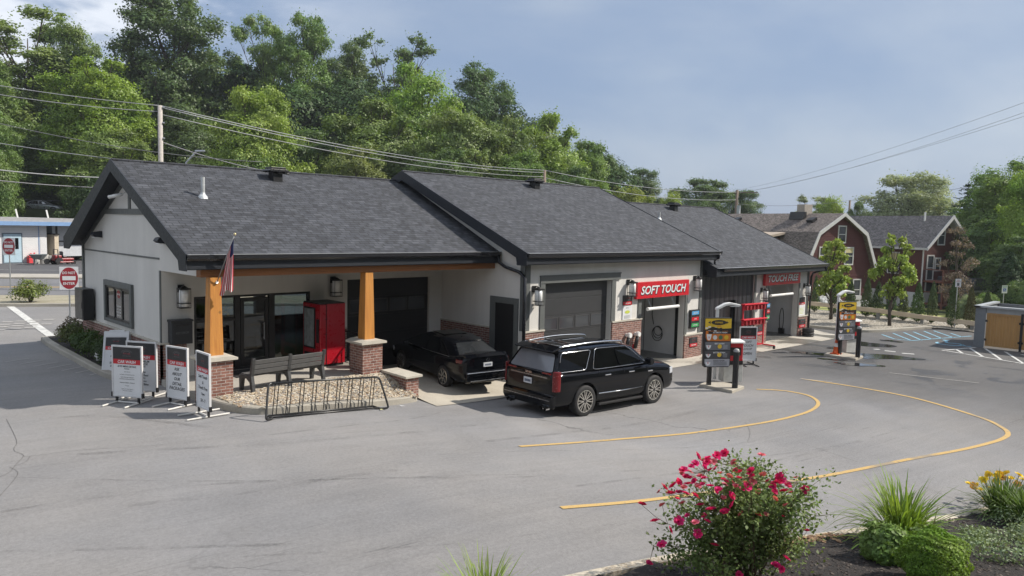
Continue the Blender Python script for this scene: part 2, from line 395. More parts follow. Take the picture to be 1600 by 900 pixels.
def kerb(name, pts, mat, w=.17, h=.15, zf=zg, n=6, closed=False):
    """a real raised kerb with rounded top along a line (line = its road face)"""
    pts = smooth_line([p[:2] for p in pts], n); b = MB(); vs = []
    for i, p in enumerate(pts):
        d = pts[min(i+1, len(pts)-1)]-pts[max(i-1, 0)]; d /= np.linalg.norm(d); s = np.array((-d[1], d[0])); z = zf(*p)
        for a, hh in ((0, -.1), (.012, h-.03), (.04, h), (w, h), (w, -.1)):
            q = p+s*a; vs.append((q[0], q[1], z+hh))
    for i in range(len(pts)-1):
        for k in range(4): b.add([], [])
    N = len(pts); fs = [(i*5+k, i*5+k+1, (i+1)*5+k+1, (i+1)*5+k) for i in range(N-1) for k in range(4)]+[tuple(range(5)), tuple((N-1)*5+k for k in range(5))]
    b.add(vs, fs); return b.build(name, mat, kind='structure', bevel=0)

# ---------------------------------------------------------------- terrain, lot, street
def terr(x, y):
    z = hill(x, y)
    if -30 < x < 51 and -9 < y < 44.5: return z-.45
    if y < 78 and x < 60 and y > 44: return z-.05
    return z
sheet('ground', -160, 420, -60, 420, 4., terr, FLOORH)
sheet('parking_lot', -25, 51.4, -8, 46, .6, lambda x, y: zg(x, y), ASPH)
# unseen bank added behind the viewer to block southern sky light
sheet('hill', -90, 70, -90, -2.0, 4., lambda x, y: 3.4*sstep(-1.9, -3, y)+9.5*sstep(-4, -15, y)+8*sstep(-18, -40, y)+.6*math.sin(x*.3+y*.2), FLOORH)
# lawn beyond the rail fence, falling away towards the houses
def lawnz(x, y): return hill(x, y)+.02+.03*math.sin(x*.9+y*.7)
sheet('lawn', 49.3, 86, -6, 40, .8, lawnz, LAWN)

# street behind, seen to the left of the building (runs across the view, slightly turned)
SD = V3(.857, -.515); SN = V3(.515, .857)
def street(name, ya, yb, mat, dz):  # ya, yb: distances at the photo's left edge measured along the street normal
    A = V3(10.5, 41.)  # a point on the lot's kerb
    c = []
    for s_, t in ((-45, ya), (26, ya), (26, yb), (-45, yb)): c.append(A+SD*s_+SN*t)
    return patch(name, [tuple(p) for p in c], dz, mat, zf=lambda x, y: .78, step=8.)
street('island_strip', -.05, 4.4, m_ground('island gravel with weeds', (.36, .32, .25), (.28, .25, .19), (.14, .16, .06), 1.2, .5, 20), .13)
street('road', 4.6, 17.4, mk('street asphalt', (.15, .15, .158), .85, var=.14, vs=.8), .012)
street('road_centre_line', 10.55, 10.75, YEL, .018); street('road_centre_line', 10.9, 11.1, YEL, .018)
street('sidewalk', 17.5, 21.2, WALK, .1)
street('shop_parking_lot', 21.2, 45, mk('dark fresh asphalt', (.075, .075, .08), .85, var=.1, vs=.8), .016)
A_ = V3(10.5, 41.)
def stl(t): return [tuple(A_+SD*s_+SN*t) for s_ in (-30, -10, 10, 26)]
kerb('island_kerb', stl(-.1), KERB, .2, .16, zf=lambda x, y: .78)
kerb('street_kerb', stl(17.45), KERB, .2, .13, zf=lambda x, y: .78)
street('shop_lot_line', 26.5, 26.62, WHT, .024)

# kerbs, beds and walks round the car wash
WK = [(6.70, 30.2), (6.58, 28.8), (6.5, 26), (6.45, 22.6), (6.62, 21.6), (7.1, 20.72), (7.5, 20.55)]
def flip(p): return p[::-1]
kerb('planting_bed_kerb', WK, KERB, .2, .16)
patch('mulch_bed', [(7.5, 20.7), (7.15, 20.85), (6.76, 21.7), (6.62, 22.7), (6.66, 26), (6.75, 28.8), (6.85, 30.4), (8.2, 30.6), (8.3, 27.3), (7.5, 27.3)], .12, MULCH)
PK = [(7.30, 18.3), (7.34, 17.3), (7.62, 16.35), (8.15, 15.92), (9.3, 15.78), (10.9, 15.72), (12.2, 15.95), (12.66, 16.35), (12.68, 17.2)]
def walkz(x, y): return .93
def gravz(x, y): return .93+(zg(x, 15.8)+.15-.93)*sstep(17.55, 15.95, y) if False else .93-(.93-(zg(x, 15.8)+.13))*(1-sstep(15.9, 17.5, y))
kerb('gravel_bed_kerb', PK, KERB, .2, .17)
patch('gravel_bed', [(7.5, 17.75), (7.52, 17.3), (7.78, 16.5), (8.22, 16.1), (9.3, 15.96), (10.9, 15.9), (12.1, 16.12), (12.5, 16.45), (12.55, 17.75)], .02, GRAVEL, zf=gravz, step=.25)
patch('sidewalk', [(7.3, 17.72), (12.68, 17.72), (12.68, 20.7), (7.3, 20.7)], 0., WALK, zf=walkz, thick=.7)
# car bay slab beside the porch
def bayz(x, y): return zg(x, y)+(.42-zg(x, y))*sstep(15.4, 17.4, y)
patch('concrete_apron', [(12.7, 16.3), (12.55, 15.3), (16.0, 15.75), (16.98, 15.8), (16.98, 20.6), (12.7, 20.6)], .014, CONC, zf=bayz, step=.4)
patch('concrete_apron', [(17.0, 15.9), (21, 15.55), (24, 15.5), (26, 15.3), (29.2, 15.2), (33.3, 14.95), (38.9, 14.7), (40.2, 16.9), (38.2, 17.1), (38.2, 16.5), (17.0, 16.5)], .012, CONCW)
# painted lines
def gp(*px): return [GD(*p) for p in px]
ribbon('yellow_lane_line', gp((812, 698), (900, 692), (1000, 684), (1100, 674.5), (1200, 659.5), (1248, 648.5), (1270, 640), (1278.5, 631), (1272, 622.5), (1255, 616), (1222, 610.5), (1182, 608.5)), .115, .010, YEL)
ribbon('yellow_lane_line', gp((877, 794), (1020, 781), (1270, 747), (1400, 722), (1500, 703.5), (1548, 692), (1568, 685), (1575, 678), (1566, 668.5), (1530, 652), (1430, 622.5), (1335, 604.5), (1252, 592)), .125, .010, YEL)
for a, c in (((1390, 583), (1530, 599)), ((1250, 592), (1300, 597))): ribbon('worn_white_line', gp(a, c), .08, .012, FADE)
for i in range(7):
    x = 8+i*22; ribbon('worn_white_line', gp((x, 566+i*3.4), (x+38, 560+i*3.0)), .09, .008, FADE, n=2)
ribbon('white_stop_bar', [p[:2] for p in (PZ(16, 479, .78), PZ(86, 530, .78))], .3, .012, WHT)
b = MB(); u_, v_ = V3(.87, -.5, 0), V3(.5, .87, 0)
for k in range(4):
    for j in range(3+k%2): b.ob((6.2+k*.22+j*.5, 34.0+k*.75, .794), u_*.2, v_*.16, (0, 0, .0005))
b.build('worn_stencil', FADE, fix=False, kind='structure')
b = MB()
def R3(x, y): return (1240+x/4.444, 420+y/4.446)
for a, c in (((612, 457), (700, 488)), ((700, 488), (815, 500)), ((815, 500), (1235, 468)), ((690, 449), (812, 497)), ((765, 443), (890, 498)), ((832, 439), (960, 490)), ((905, 434), (1032, 486)), ((972, 431), (1112, 480)), ((1090, 449), (1172, 475))):
    ribbon('', gp(R3(*a), R3(*c)), .1, .010, BLU, n=2, b=b)
b.build('blue_bay_marking', BLU, fix=False, kind='structure')
b = MB()   # wheelchair symbol on the paving
c0 = GD(*R3(1075, 517)); e1 = V3(.25, -.97, 0); e2 = V3(.97, .25, 0)
def W(a, k): return c0+e1*a+e2*k
def ring(cx, cy, r, w, a0, a1, n=16):
    return [W(cx+math.cos(a0+(a1-a0)*i/n)*r, cy+math.sin(a0+(a1-a0)*i/n)*r) for i in range(n+1)]
ribbon('', ring(.05, -.25, .55, .1, 2.6, 6.6), .13, .011, BLU, n=2, b=b)
ribbon('', [W(-.1, .75), W(-.05, .1), W(.45, .05), W(.7, -.6), W(.95, -.55)], .13, .011, BLU, n=3, b=b)
b.disc(c0+e1*-.12+e2*1.0+V3(0, 0, .012), e1, e2, .16); b.build('wheelchair_marking', BLU, fix=False, kind='structure')
b = MB()
for a, c in (((1030, 568), (1265, 547)), ((1060, 571), (1600, 661)), ((1130, 561), (1182, 594)), ((1225, 553), (1318, 614)), ((1330, 555), (1442, 633)), ((1470, 578), (1592, 657)), ((1580, 596), (1640, 608))):
    ribbon('', gp(R3(*a), R3(*c)), .11, .010, WHT, n=2, b=b)
b.build('white_hatch_marking', WHT, fix=False, kind='structure')
for a, c in (((556, 560), (598, 561)), ((632, 570), (708, 578)), ((752, 588), (838, 594))): ribbon('white_dash', gp(R3(*a), R3(*c)), .2, .011, WHT, n=2)
# cracks and faint tyre marks seen on the near side of the lot
CRK = mk('open crack', (.11, .105, .10), .95)
for ck in (((10, 655), (26, 688), (22, 700), (24, 706), (37, 712), (24, 727), (15, 738), (0, 745)), ((37, 712), (47, 713), (120, 704), (200, 699), (255, 695)), ((47, 713), (40, 722), (22, 728)), ((15, 730), (28, 738), (22, 750), (10, 764), (0, 775)), ((1245, 690), (1290, 705), (1340, 722)), ((1440, 760), (1478, 775), (1505, 785)), ((1165, 660), (1172, 676), (1168, 690))):
    ribbon('crack', gp(*ck), .008, .006, CRK, n=3)
s = NT('rubber scuff'); t_ = s.t; t_.nodes.remove(s.b)
df = s.n('ShaderNodeBsdfDiffuse', {0: (.07, .068, .066)}); tr = s.n('ShaderNodeBsdfTransparent'); mx = s.n('ShaderNodeMixShader', {0: s.math('MULTIPLY', s.rng(s.noise(2.2, 5), .42, .62, 0, 1), s.rng(s.noise(26, 3), .3, .6, .03, .22))})
t_.links.new(tr.outputs[0], mx.inputs[1]); t_.links.new(df.outputs[0], mx.inputs[2]); t_.links.new(mx.outputs[0], s.o.inputs[0]); SCUFF = s.m
for k, ln_ in enumerate((((0, 800), (150, 778), (330, 757), (560, 748), (800, 746), (1000, 735)), ((120, 710), (300, 700), (480, 690), (640, 676), (760, 662)), ((0, 745), (300, 752), (600, 747), (850, 742)), ((420, 680), (520, 668), (640, 655), (700, 641)), ((200, 790), (380, 770), (500, 750), (620, 735)), ((380, 870), (640, 855), (780, 842), (960, 820)), ((0, 862), (250, 856), (480, 850)),
    ((760, 690), (850, 680), (960, 668), (1100, 640)), ((620, 715), (800, 706), (1000, 702), (1180, 690)), ((900, 760), (1100, 735), (1300, 700), (1420, 668)), ((60, 655), (160, 650), (260, 660), (330, 668)), ((1000, 720), (1200, 712), (1350, 690)))):
    ribbon('tyre_mark', gp(*ln_), (.09, .16, .05)[k % 3], .005, SCUFF, n=6)
# standing water
s = NT('standing water'); WATER = s.base((.03, .03, .032), .05); s.b.inputs['IOR'].default_value = 2.6
s.bump(s.noise(5, 3), .12, .02)
def puddle(cx, cy, rx, ry, seed, rot=0., mat=WATER, dz=.013, name='puddle'):
    rnd = random.Random(seed); ph = [rnd.uniform(0, 6.28) for _ in range(5)]; am = [rnd.uniform(.08, .25)/(1+.4*k) for k in range(5)]
    pts = []
    for k in range(48):
        a = 2*math.pi*k/48; r = 1+sum(am[j]*math.sin((j+2)*a+ph[j]) for j in range(5)); x, y = rx*r*math.cos(a), ry*r*math.sin(a)
        pts.append((cx+x*math.cos(rot)-y*math.sin(rot), cy+x*math.sin(rot)+y*math.cos(rot)))
    return patch(name, pts, dz, mat, step=9.)
for i, (px, py, rx, ry) in enumerate(((1355, 538, 1.2, .75), (1368, 557, 1.7, .7), (1343, 570, .8, .35), (1392, 533, .5, .3), (1310, 545, .5, .25), (1272, 553, .9, .3), (1300, 562, .5, .2))):
    p = GD(px, py); puddle(p[0], p[1], rx, ry, 30+i, -1.1)
# foreground planting bed
def kerbline(x): return 5.64-.305*(x-7.65)+.0042*max(0, min(x, 17)-8)**2+max(0, x-17)*.0756
FK = [(x, kerbline(x)) for x in (-2, 1.5, 4, 6, 7.65, 9, 10.7, 12, 13.4, 15.4, 17, 20, 23, 27)]
def bedz(x, y): return zg(x, y)+.13+.10*max(0, kerbline(x)-y-.2)
s = NT('weathered kerb concrete'); n = s.noise(5, 6); s.bump(s.noise(14, 5), .8, .03)
OLDK = s.base(s.mix(s.rng(n, .4, .6, 0, 1), (.5, .45, .36), s.mix(s.rng(s.noise(30, 3), .4, .6, 0, 1), (.4, .36, .3), (.24, .19, .13))), .95)
kerb('old_kerb', flip(FK), OLDK, .2, .13, n=12)
sheet('mulch_bed', -2, 26.6, -7, 8, .22, lambda x, y: bedz(x, y) if y < kerbline(x)-.14 else zg(x, y)-.2, MULCH)
# ---------------------------------------------------------------- the car wash
STUC = m_stucco('warm white stucco', (.60, .585, .55))
TRIM = mk('grey green trim paint', (.105, .112, .108), .6, var=.07, vs=3)
FASC = mk('charcoal metal fascia', (.020, .023, .029), .5, var=.1, vs=5, spec=.3)
GUTT = mk('near black gutter metal', (.015, .016, .02), .22, var=.1, vs=6)
BRICK = m_brick()
CAP = mk('cast stone cap', (.44, .41, .35), .8, var=.12, vs=6, bump=.1)
WOODO = m_wood('orange stained timber', (.52, .235, .05), (.38, .15, .03), (22, 22, 1.3))
WOODB = m_wood('orange stained beam', (.26, .10, .025), (.18, .065, .017), (1.3, 22, 22))
BLK = mk('black powder coat', (.012, .012, .013), .4, var=.1, vs=8)
DKG = mk('dark grey door panel', (.035, .036, .038), .45, var=.06, vs=3)
GLS = m_glass('storefront glass', dark=.62)
GLD = m_glass('dark tinted window glass', dark=.12)
SHIN = m_shingle('charcoal shingles', (.033, .036, .044), (.055, .059, .069), .46)
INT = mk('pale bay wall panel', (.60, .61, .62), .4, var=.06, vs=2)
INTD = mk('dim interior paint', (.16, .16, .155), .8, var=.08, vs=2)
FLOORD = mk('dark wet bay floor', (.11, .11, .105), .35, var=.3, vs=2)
WHITEP = mk('white plastic', (.72, .72, .70), .4, var=.06, vs=6)
GALV = mk('galvanised metal', (.42, .44, .46), .35, .8, var=.12, vs=8)
YF = 16.4      # front wall face of the two wash wings
bld = thing('car_wash_building', 'long grey roofed car wash building with cream walls, brick base and timber porch', 'car wash', (17, 20, 0))

def wall_y(b, Y0, Y1, X0, X1, z0, z1, holes, mi=0):
    xs = sorted({X0, X1, *[h[0] for h in holes], *[h[1] for h in holes]}); zs = sorted({z0, z1, *[h[2] for h in holes], *[h[3] for h in holes]})
    for a, c in zip(xs, xs[1:]):
        run = None
        for e, f in zip(zs, zs[1:]):
            hit = any(h[0] <= a and c <= h[1] and h[2] <= e and f <= h[3] for h in holes)
            if not hit: run = (run[0], f) if run else (e, f)
            if (hit or f == zs[-1]) and run: b.box(a, c, Y0, Y1, run[0], run[1], mi); run = None
    return b
# roof geometry: (X0, X1, Y eave, z eave, Y ridge, z ridge, Y back, z back)
RF = dict(lobby=(6.88, 16.97, 17.62, 4.40, 22.8, 6.80, 27.6, 4.52), soft=(16.56, 28.05, 15.98, 4.42, 22.4, 7.13, 28.9, 4.4), free=(27.62, 38.62, 15.78, 3.72, 22.4, 6.54, 29.2, 3.65))
def roofz(k, y):
    r = RF[k]; return r[3]+(r[5]-r[3])*(y-r[2])/(r[4]-r[2]) if y < r[4] else r[5]+(r[7]-r[5])*(y-r[4])/(r[6]-r[4])
# --- lobby walls
b = MB()
g1 = [(27.3, .6), (27.3, roofz('lobby', 27.3)-.2), (22.8, 6.56), (17.98, roofz('lobby', 17.98)-.22), (17.98, 3.83), (20.5, 3.83), (20.5, .6)]
b.prism(g1, 'x', 7.35, 7.6)
w = b.build('gable_wall', STUC, bld)
b = MB(); b.box(7.29, 7.35, 20.44, 27.36, .6, 1.86); b.box(7.29, 7.97, 20.44, 20.5, .6, 1.86, 0)
b.box(7.265, 7.36, 20.41, 27.4, 1.86, 1.90, 1); b.box(7.36, 7.97, 20.41, 20.5, 1.86, 1.90, 1)
b.build('brick_base', [BRICK, CAP], w)
b = MB()     # dark timber trim on the gable
b.box(7.31, 7.35, 20.3, 25.6, 5.30, 5.46); b.box(7.315, 7.35, 22.72, 22.88, 5.46, 6.5)
b.box(7.33, 7.35, 20.6, 27.2, 4.12, 4.165); b.box(7.30, 7.37, 27.2, 27.34, 1.9, 4.35); b.box(7.325, 7.35, 20.5, 20.6, 1.9, 3.83)
for s_ in (-1, 1):
    y0, y1 = (22.8, 18.0) if s_ < 0 else (22.8, 27.3)
    b.prism([(y0, 6.56), (y1, roofz('lobby', y1)-.24), (y1, roofz('lobby', y1)-.42), (y0, 6.36)], 'x', 7.318, 7.352)
b.build('gable_trim', TRIM, w)
b = MB(); wall_y(b, 20.5, 20.72, 7.6, 16.97, .4, 4.9, [(8.2, 11.74, .4, 3.09), (13.06, 16.4, .4, 3.40)]); w2 = b.build('porch_wall', STUC, bld)
b = MB(); b.box(11.74, 13.02, 20.45, 20.5, .4, 1.86); b.box(11.74, 13.02, 20.43, 20.5, 1.86, 1.9, 1); b.build('brick_base', [BRICK, CAP], w2)
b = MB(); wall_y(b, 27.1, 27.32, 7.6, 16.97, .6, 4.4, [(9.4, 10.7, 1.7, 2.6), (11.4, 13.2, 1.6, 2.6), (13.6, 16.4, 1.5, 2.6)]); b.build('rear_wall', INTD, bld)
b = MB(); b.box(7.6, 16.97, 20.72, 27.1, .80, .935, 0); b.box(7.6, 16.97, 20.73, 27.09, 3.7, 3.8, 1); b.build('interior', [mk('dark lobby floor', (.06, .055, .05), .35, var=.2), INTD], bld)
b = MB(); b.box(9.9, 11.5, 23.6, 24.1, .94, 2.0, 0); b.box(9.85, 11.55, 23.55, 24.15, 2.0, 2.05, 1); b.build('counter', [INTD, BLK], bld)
b = MB(); b.box(7.36, 16.96, 17.95, 20.5, 4.02, 4.09); b.build('porch_ceiling', mk('porch ceiling board', (.09, .085, .08), .7), bld)
# storefront: frames, leaf doors and panes
fr = MB(); Yg = 20.56
for x0, x1 in ((8.2, 8.27), (9.36, 9.52), (10.40, 10.58), (11.66, 11.74)): fr.box(x0, x1, Yg-.05, Yg+.06, .93, 3.09)
for x0, x1 in ((8.27, 9.36), (9.52, 10.4), (10.58, 11.66)): fr.box(x0, x1, Yg-.05, Yg+.06, 3.02, 3.09); fr.box(x0, x1, Yg-.05, Yg+.06, .93, 1.0)
fr.box(8.27, 9.36, Yg-.045, Yg+.05, 2.36, 2.43)
sf = fr.build('storefront_frame', BLK, bld, bevel=.004)
for q in ((8.27, 9.36, 1.0, 2.36), (8.27, 9.36, 2.43, 3.02), (10.58, 11.66, 1.0, 3.02)): pn = MB(); pn.box(q[0], q[1], Yg-.006, Yg, q[2], q[3]); pn.build('pane', GLS, sf)
d = MB(); x0, x1 = 9.54, 10.38
for a in ((x0, x0+.1, 1.0, 3.0), (x1-.1, x1, 1.0, 3.0), (x0+.1, x1-.1, 1.0, 1.22), (x0+.1, x1-.1, 2.88, 3.0)): d.box(a[0], a[1], Yg-.04, Yg+.03, a[2], a[3])
dr = d.build('entrance_door', BLK, bld, bevel=.004)
d = MB(); d.box(x0+.1, x1-.1, Yg-.006, Yg, 1.22, 2.88); d.build('pane', GLS, dr)
d = MB(); d.tube([(x1-.16, Yg-.1, 1.75), (x1-.16, Yg-.1, 2.25)], .016, 8); d.tube([(x1-.16, Yg-.1, 1.8), (x1-.16, Yg-.03, 1.8)], .012, 6); d.tube([(x1-.16, Yg-.1, 2.2), (x1-.16, Yg-.03, 2.2)], .012, 6); d.build('handle', GALV, dr)
b = MB(); b.box(8.9, 10.9, 19.4, 20.4, .931, .945); tag(b.build('door_mat', mk('black ribbed mat', (.02, .02, .02), .9)), 'black mat on the porch floor at the glass entrance', 'door mat')
# side window in the gable wall
b = MB()
y0, y1, z0, z1 = 22.62, 25.08, 2.04, 3.30
for a in ((y0, y0+.16, z0, z1), (y1-.16, y1, z0, z1), (y0+.16, y1-.16, z1-.16, z1), (y0+.16, y1-.16, z0, z0+.1)): b.box(7.27, 7.36, a[0], a[1], a[2], a[3])
wn = b.build('window', TRIM, bld, bevel=.006)
b = MB()
for a in (22.78, 23.46, 24.14, 24.84): b.box(7.30, 7.35, a-.0, a+.08, z0+.1, z1-.16)
b.box(7.30, 7.35, 22.86, 24.84, z0+.1, z0+.17); b.box(7.30, 7.35, 22.86, 24.84, z1-.23, z1-.16); b.build('sash', BLK, wn)
b = MB(); b.box(7.325, 7.349, 22.86, 24.84, z0+.17, z1-.23, 0)
O = V3(7.322, 23.84, 0); U = V3(0, -1, 0); W_ = V3(0, 0, 1)
b.disc(O+W_*2.93, U, W_, .15, .12, mi=2); b.text('CAR WASH', O+V3(-.002, 0, 2.93), U, W_, .055, .3, 1, .02, .2)
for k, t in enumerate(('Self Service', 'Full Detail', 'Hand Wash', 'Vacuums')): b.text(t, O+W_*(2.58-.09*k), U, W_, .06, .42, 1, .01)
b.build('pane', [mk('dark reflecting glass', (.02, .022, .025), .03, var=.02, spec=.9), WHITEP, mk('dull red decal', (.25, .03, .03), .6)], wn)

# --- porch beam and its two timber posts on brick piers
b = MB(); b.box(7.28, 16.96, 17.78, 17.96, 3.83, 4.22); b.box(7.28, 7.46, 17.96, 18.05, 3.83, 4.1); b.build('porch_beam', WOODB, bld, bevel=.008)
for xc in (7.62, 12.02):
    b = MB(); a, c = (.17, .13)
    zb, zt = 1.92, 3.83
    vs = [(xc+i*h, 17.87+j*h, z) for z, h in ((zb, a), (zt, c)) for i, j in ((-1, -1), (1, -1), (1, 1), (-1, 1))]
    b.add(vs, [(0, 3, 2, 1), (4, 5, 6, 7), (0, 1, 5, 4), (1, 2, 6, 5), (2, 3, 7, 6), (3, 0, 4, 7)])
    po = b.build('porch_post', WOODO, bld, bevel=.008)
    b = MB(); b.box(xc-.33, xc+.33, 17.54, 18.2, .5, 1.82); b.build('brick_pier', BRICK, po)
    b = MB(); b.prism([(xc-.42, 1.82), (xc+.42, 1.82), (xc+.42, 1.88), (xc+.25, 1.93), (xc-.25, 1.93), (xc-.42, 1.88)], 'y', 17.45, 18.29); b.build('stone_cap', CAP, po, bevel=.006)

# --- wash wings: front wall with all openings
GD2 = (17.9, 21.45, -.2, 3.42); SD_ = (23.3, 26.35, -.2, 2.86); MD = (29.72, 30.62, -.2, 2.2); TD = (33.55, 36.9, -.2, 2.72)
b = MB(); wall_y(b, YF, YF+.28, 16.98, 27.62, -.2, 4.35, [GD2, SD_]); w = b.build('front_wall', STUC, bld)
b = MB()
for x0, x1 in ((16.92, 17.86), (21.5, 23.3), (26.36, 27.68)):
    zt_ = .93 if x0 > 26 else 1.84; b.box(x0, x1, YF-.06, YF, -.2, zt_); b.box(x0-.02, x1+.02, YF-.085, YF, zt_, zt_+.05, 1); b.build('brick_base', [BRICK, CAP], w); b = MB()
b.box(16.92, 16.98, 17.98, 20.5, -.2, 1.84); b.box(16.9, 16.98, 17.98, 20.5, 1.84, 1.89, 1)
b.build('brick_base', [BRICK, CAP], w)
b = MB()     # trims
b.box(16.94, 17.2, YF-.02, YF, 1.89, 4.3); b.box(16.955, 16.98, YF-.02, YF+.2, 1.89, 4.3)
b.build('trim', TRIM, w); b = MB(); b.box(17.68, 17.9, YF-.035, YF, 1.89, 3.4); b.box(21.45, 21.68, YF-.035, YF, 1.89, 3.4); b.box(17.66, 21.92, YF-.05, YF, 3.4, 3.62); b.box(17.64, 21.94, YF-.07, YF, 3.62, 3.66)
b.build('trim', TRIM, w); b = MB(); b.box(23.10, 23.3, YF-.035, YF, 1.89, 2.62); b.build('trim', TRIM, w); b = MB(); b.box(26.35, 26.52, YF-.035, YF, .98, 2.62); b.build('trim', TRIM, w); b = MB(); b.box(27.42, 27.62, YF-.03, YF, .98, 4.2)
b.build('trim', TRIM, w); b = MB(); b.box(17.9, 21.45, YF+.02, YF+.28, 3.405, 3.43)
b.build('trim', TRIM, w)
b = MB(); wall_y(b, YF, YF+.28, 32.2, 38.05, -.2, 3.75, [TD]); w = b.build('front_wall', STUC, bld)
b = MB()
for x0, x1 in ((32.26, 33.5), (36.96, 38.1)):
    b.box(x0, x1, YF-.06, YF, -.2, .98); b.box(x0-.02, x1+.02, YF-.085, YF, .98, 1.03, 1); b.build('brick_base', [BRICK, CAP], w); b = MB()
for q in ((33.36, 33.55, 2.72), (36.9, 37.06, 2.72), (37.86, 38.07, 3.6), (32.2, 32.36, 3.6)): b = MB(); b.box(q[0], q[1], YF-.03, YF, 1.03, q[2]); b.build('trim', TRIM, w)
b = MB(); wall_y(b, YF+.05, YF+.3, 27.62, 32.2, -.2, 3.9, [MD]); w = b.build('ribbed_wall', m_ribs('dark ribbed metal siding', (.022, .023, .028)), bld)
b = MB(); b.box(MD[0], MD[1], YF+.2, YF+.25, 0, 2.2); dd = b.build('side_door', BLK, bld); b = MB(); b.lathe([(.0, 0), (.03, 0), (.03, .05), (0, .05)], (30.5, YF+.15, 1.0), 10, axis='y'); b.build('handle', GALV, dd)
# side, back and bay walls
b = MB(); b.prism([(YF+.28, -.2), (YF+.28, roofz('soft', YF+.28)-.2), (22.4, 6.9), (28.5, roofz('soft', 28.5)-.2), (28.5, -.2)], 'x', 16.98, 17.2); w = b.build('side_wall', STUC, bld)
b = MB()     # dark doorway with wide trim
b.box(16.93, 16.98, 16.66, 16.84, .3, 2.92); b.box(16.93, 16.98, 17.72, 17.96, .3, 2.92); b.box(16.93, 16.98, 16.84, 17.72, 2.72, 2.92); sdr = b.build('side_doorway', TRIM, bld)
b = MB(); b.box(16.955, 16.979, 16.84, 17.72, .2, 2.72); b.build('door_panel', BLK, sdr)
b = MB(); b.prism([(YF+.28, -.2), (YF+.28, roofz('free', YF+.28)-.2), (22.4, 6.3), (28.5, roofz('free', 28.5)-.2), (28.5, -.2)], 'x', 37.8, 38.05); b.build('side_wall', STUC, bld)
b = MB(); b.prism([(YF+.3, 3.0), (YF+.3, roofz('soft', YF+.3)-.2), (22.4, 6.9), (28.5, roofz('soft', 28.5)-.2), (28.5, 3.0)], 'x', 27.62, 27.8); b.build('side_wall', STUC, bld)
for X0, X1, zt, panel in ((22.9, 26.75, 3.5, 0), (33.1, 37.3, 3.3, 0)):
    b = MB(); b.box(X0-.1, X0, YF+.28, 28.5, -.1, zt); b.box(X1, X1+.1, YF+.28, 28.5, -.1, zt)
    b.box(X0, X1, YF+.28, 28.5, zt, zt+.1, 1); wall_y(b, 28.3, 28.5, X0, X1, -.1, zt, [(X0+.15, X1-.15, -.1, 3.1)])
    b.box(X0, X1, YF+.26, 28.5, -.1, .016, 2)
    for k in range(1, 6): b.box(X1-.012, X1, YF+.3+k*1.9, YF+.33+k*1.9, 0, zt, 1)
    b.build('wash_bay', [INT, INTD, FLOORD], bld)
# garage doors (sectional, one row of windows each)
def garage(name, x0, x1, z0, z1, Y, rows, wrow, nwin, lab=None):
    b = MB(); h = (z1-z0)/rows
    for r in range(rows): b.box(x0, x1, Y, Y+.05, z0+r*h+.006, z0+(r+1)*h-.006)
    b.box(x0, x1, Y+.02, Y+.06, z0, z1, 0)
    o = b.build(name, BLK if 'porch' in (lab or '') else DKG, bld, bevel=.004)
    if lab: o['label'] = lab
    wd = (x1-x0-.2)/nwin; b = MB(); p = MB()
    for i in range(nwin):
        a, c = x0+.1+i*wd+.04, x0+.1+(i+1)*wd-.04; e, f = z0+wrow*h+.08, z0+(wrow+1)*h-.07
        for q in ((a, a+.03, e, f), (c-.03, c, e, f), (a+.03, c-.03, e, e+.03), (a+.03, c-.03, f-.03, f)): b.box(q[0], q[1], Y-.012, Y, q[2], q[3])
        p.box(a+.03, c-.03, Y-.004, Y-.001, e+.03, f-.03)
    b.build('window_frame', mk('dull black frame', (.05, .05, .052), .5), o); p.build('pane', mk('grey reflecting pane', (.05, .054, .06), .06, var=.05), o)
garage('garage_door', 17.9, 21.45, .0, 3.41, YF+.2, 6, 3, 4, 'grey sectional garage door left of the soft touch bay')
garage('garage_door', 13.06, 16.4, .42, 3.4, 20.6, 5, 3, 4, 'dark garage door under the porch behind the sedan')
b = MB(); b.box(26.62, 26.74, YF+.3, 17.0, .02, 2.8); b.build('bay_door_track', BLK, bld)

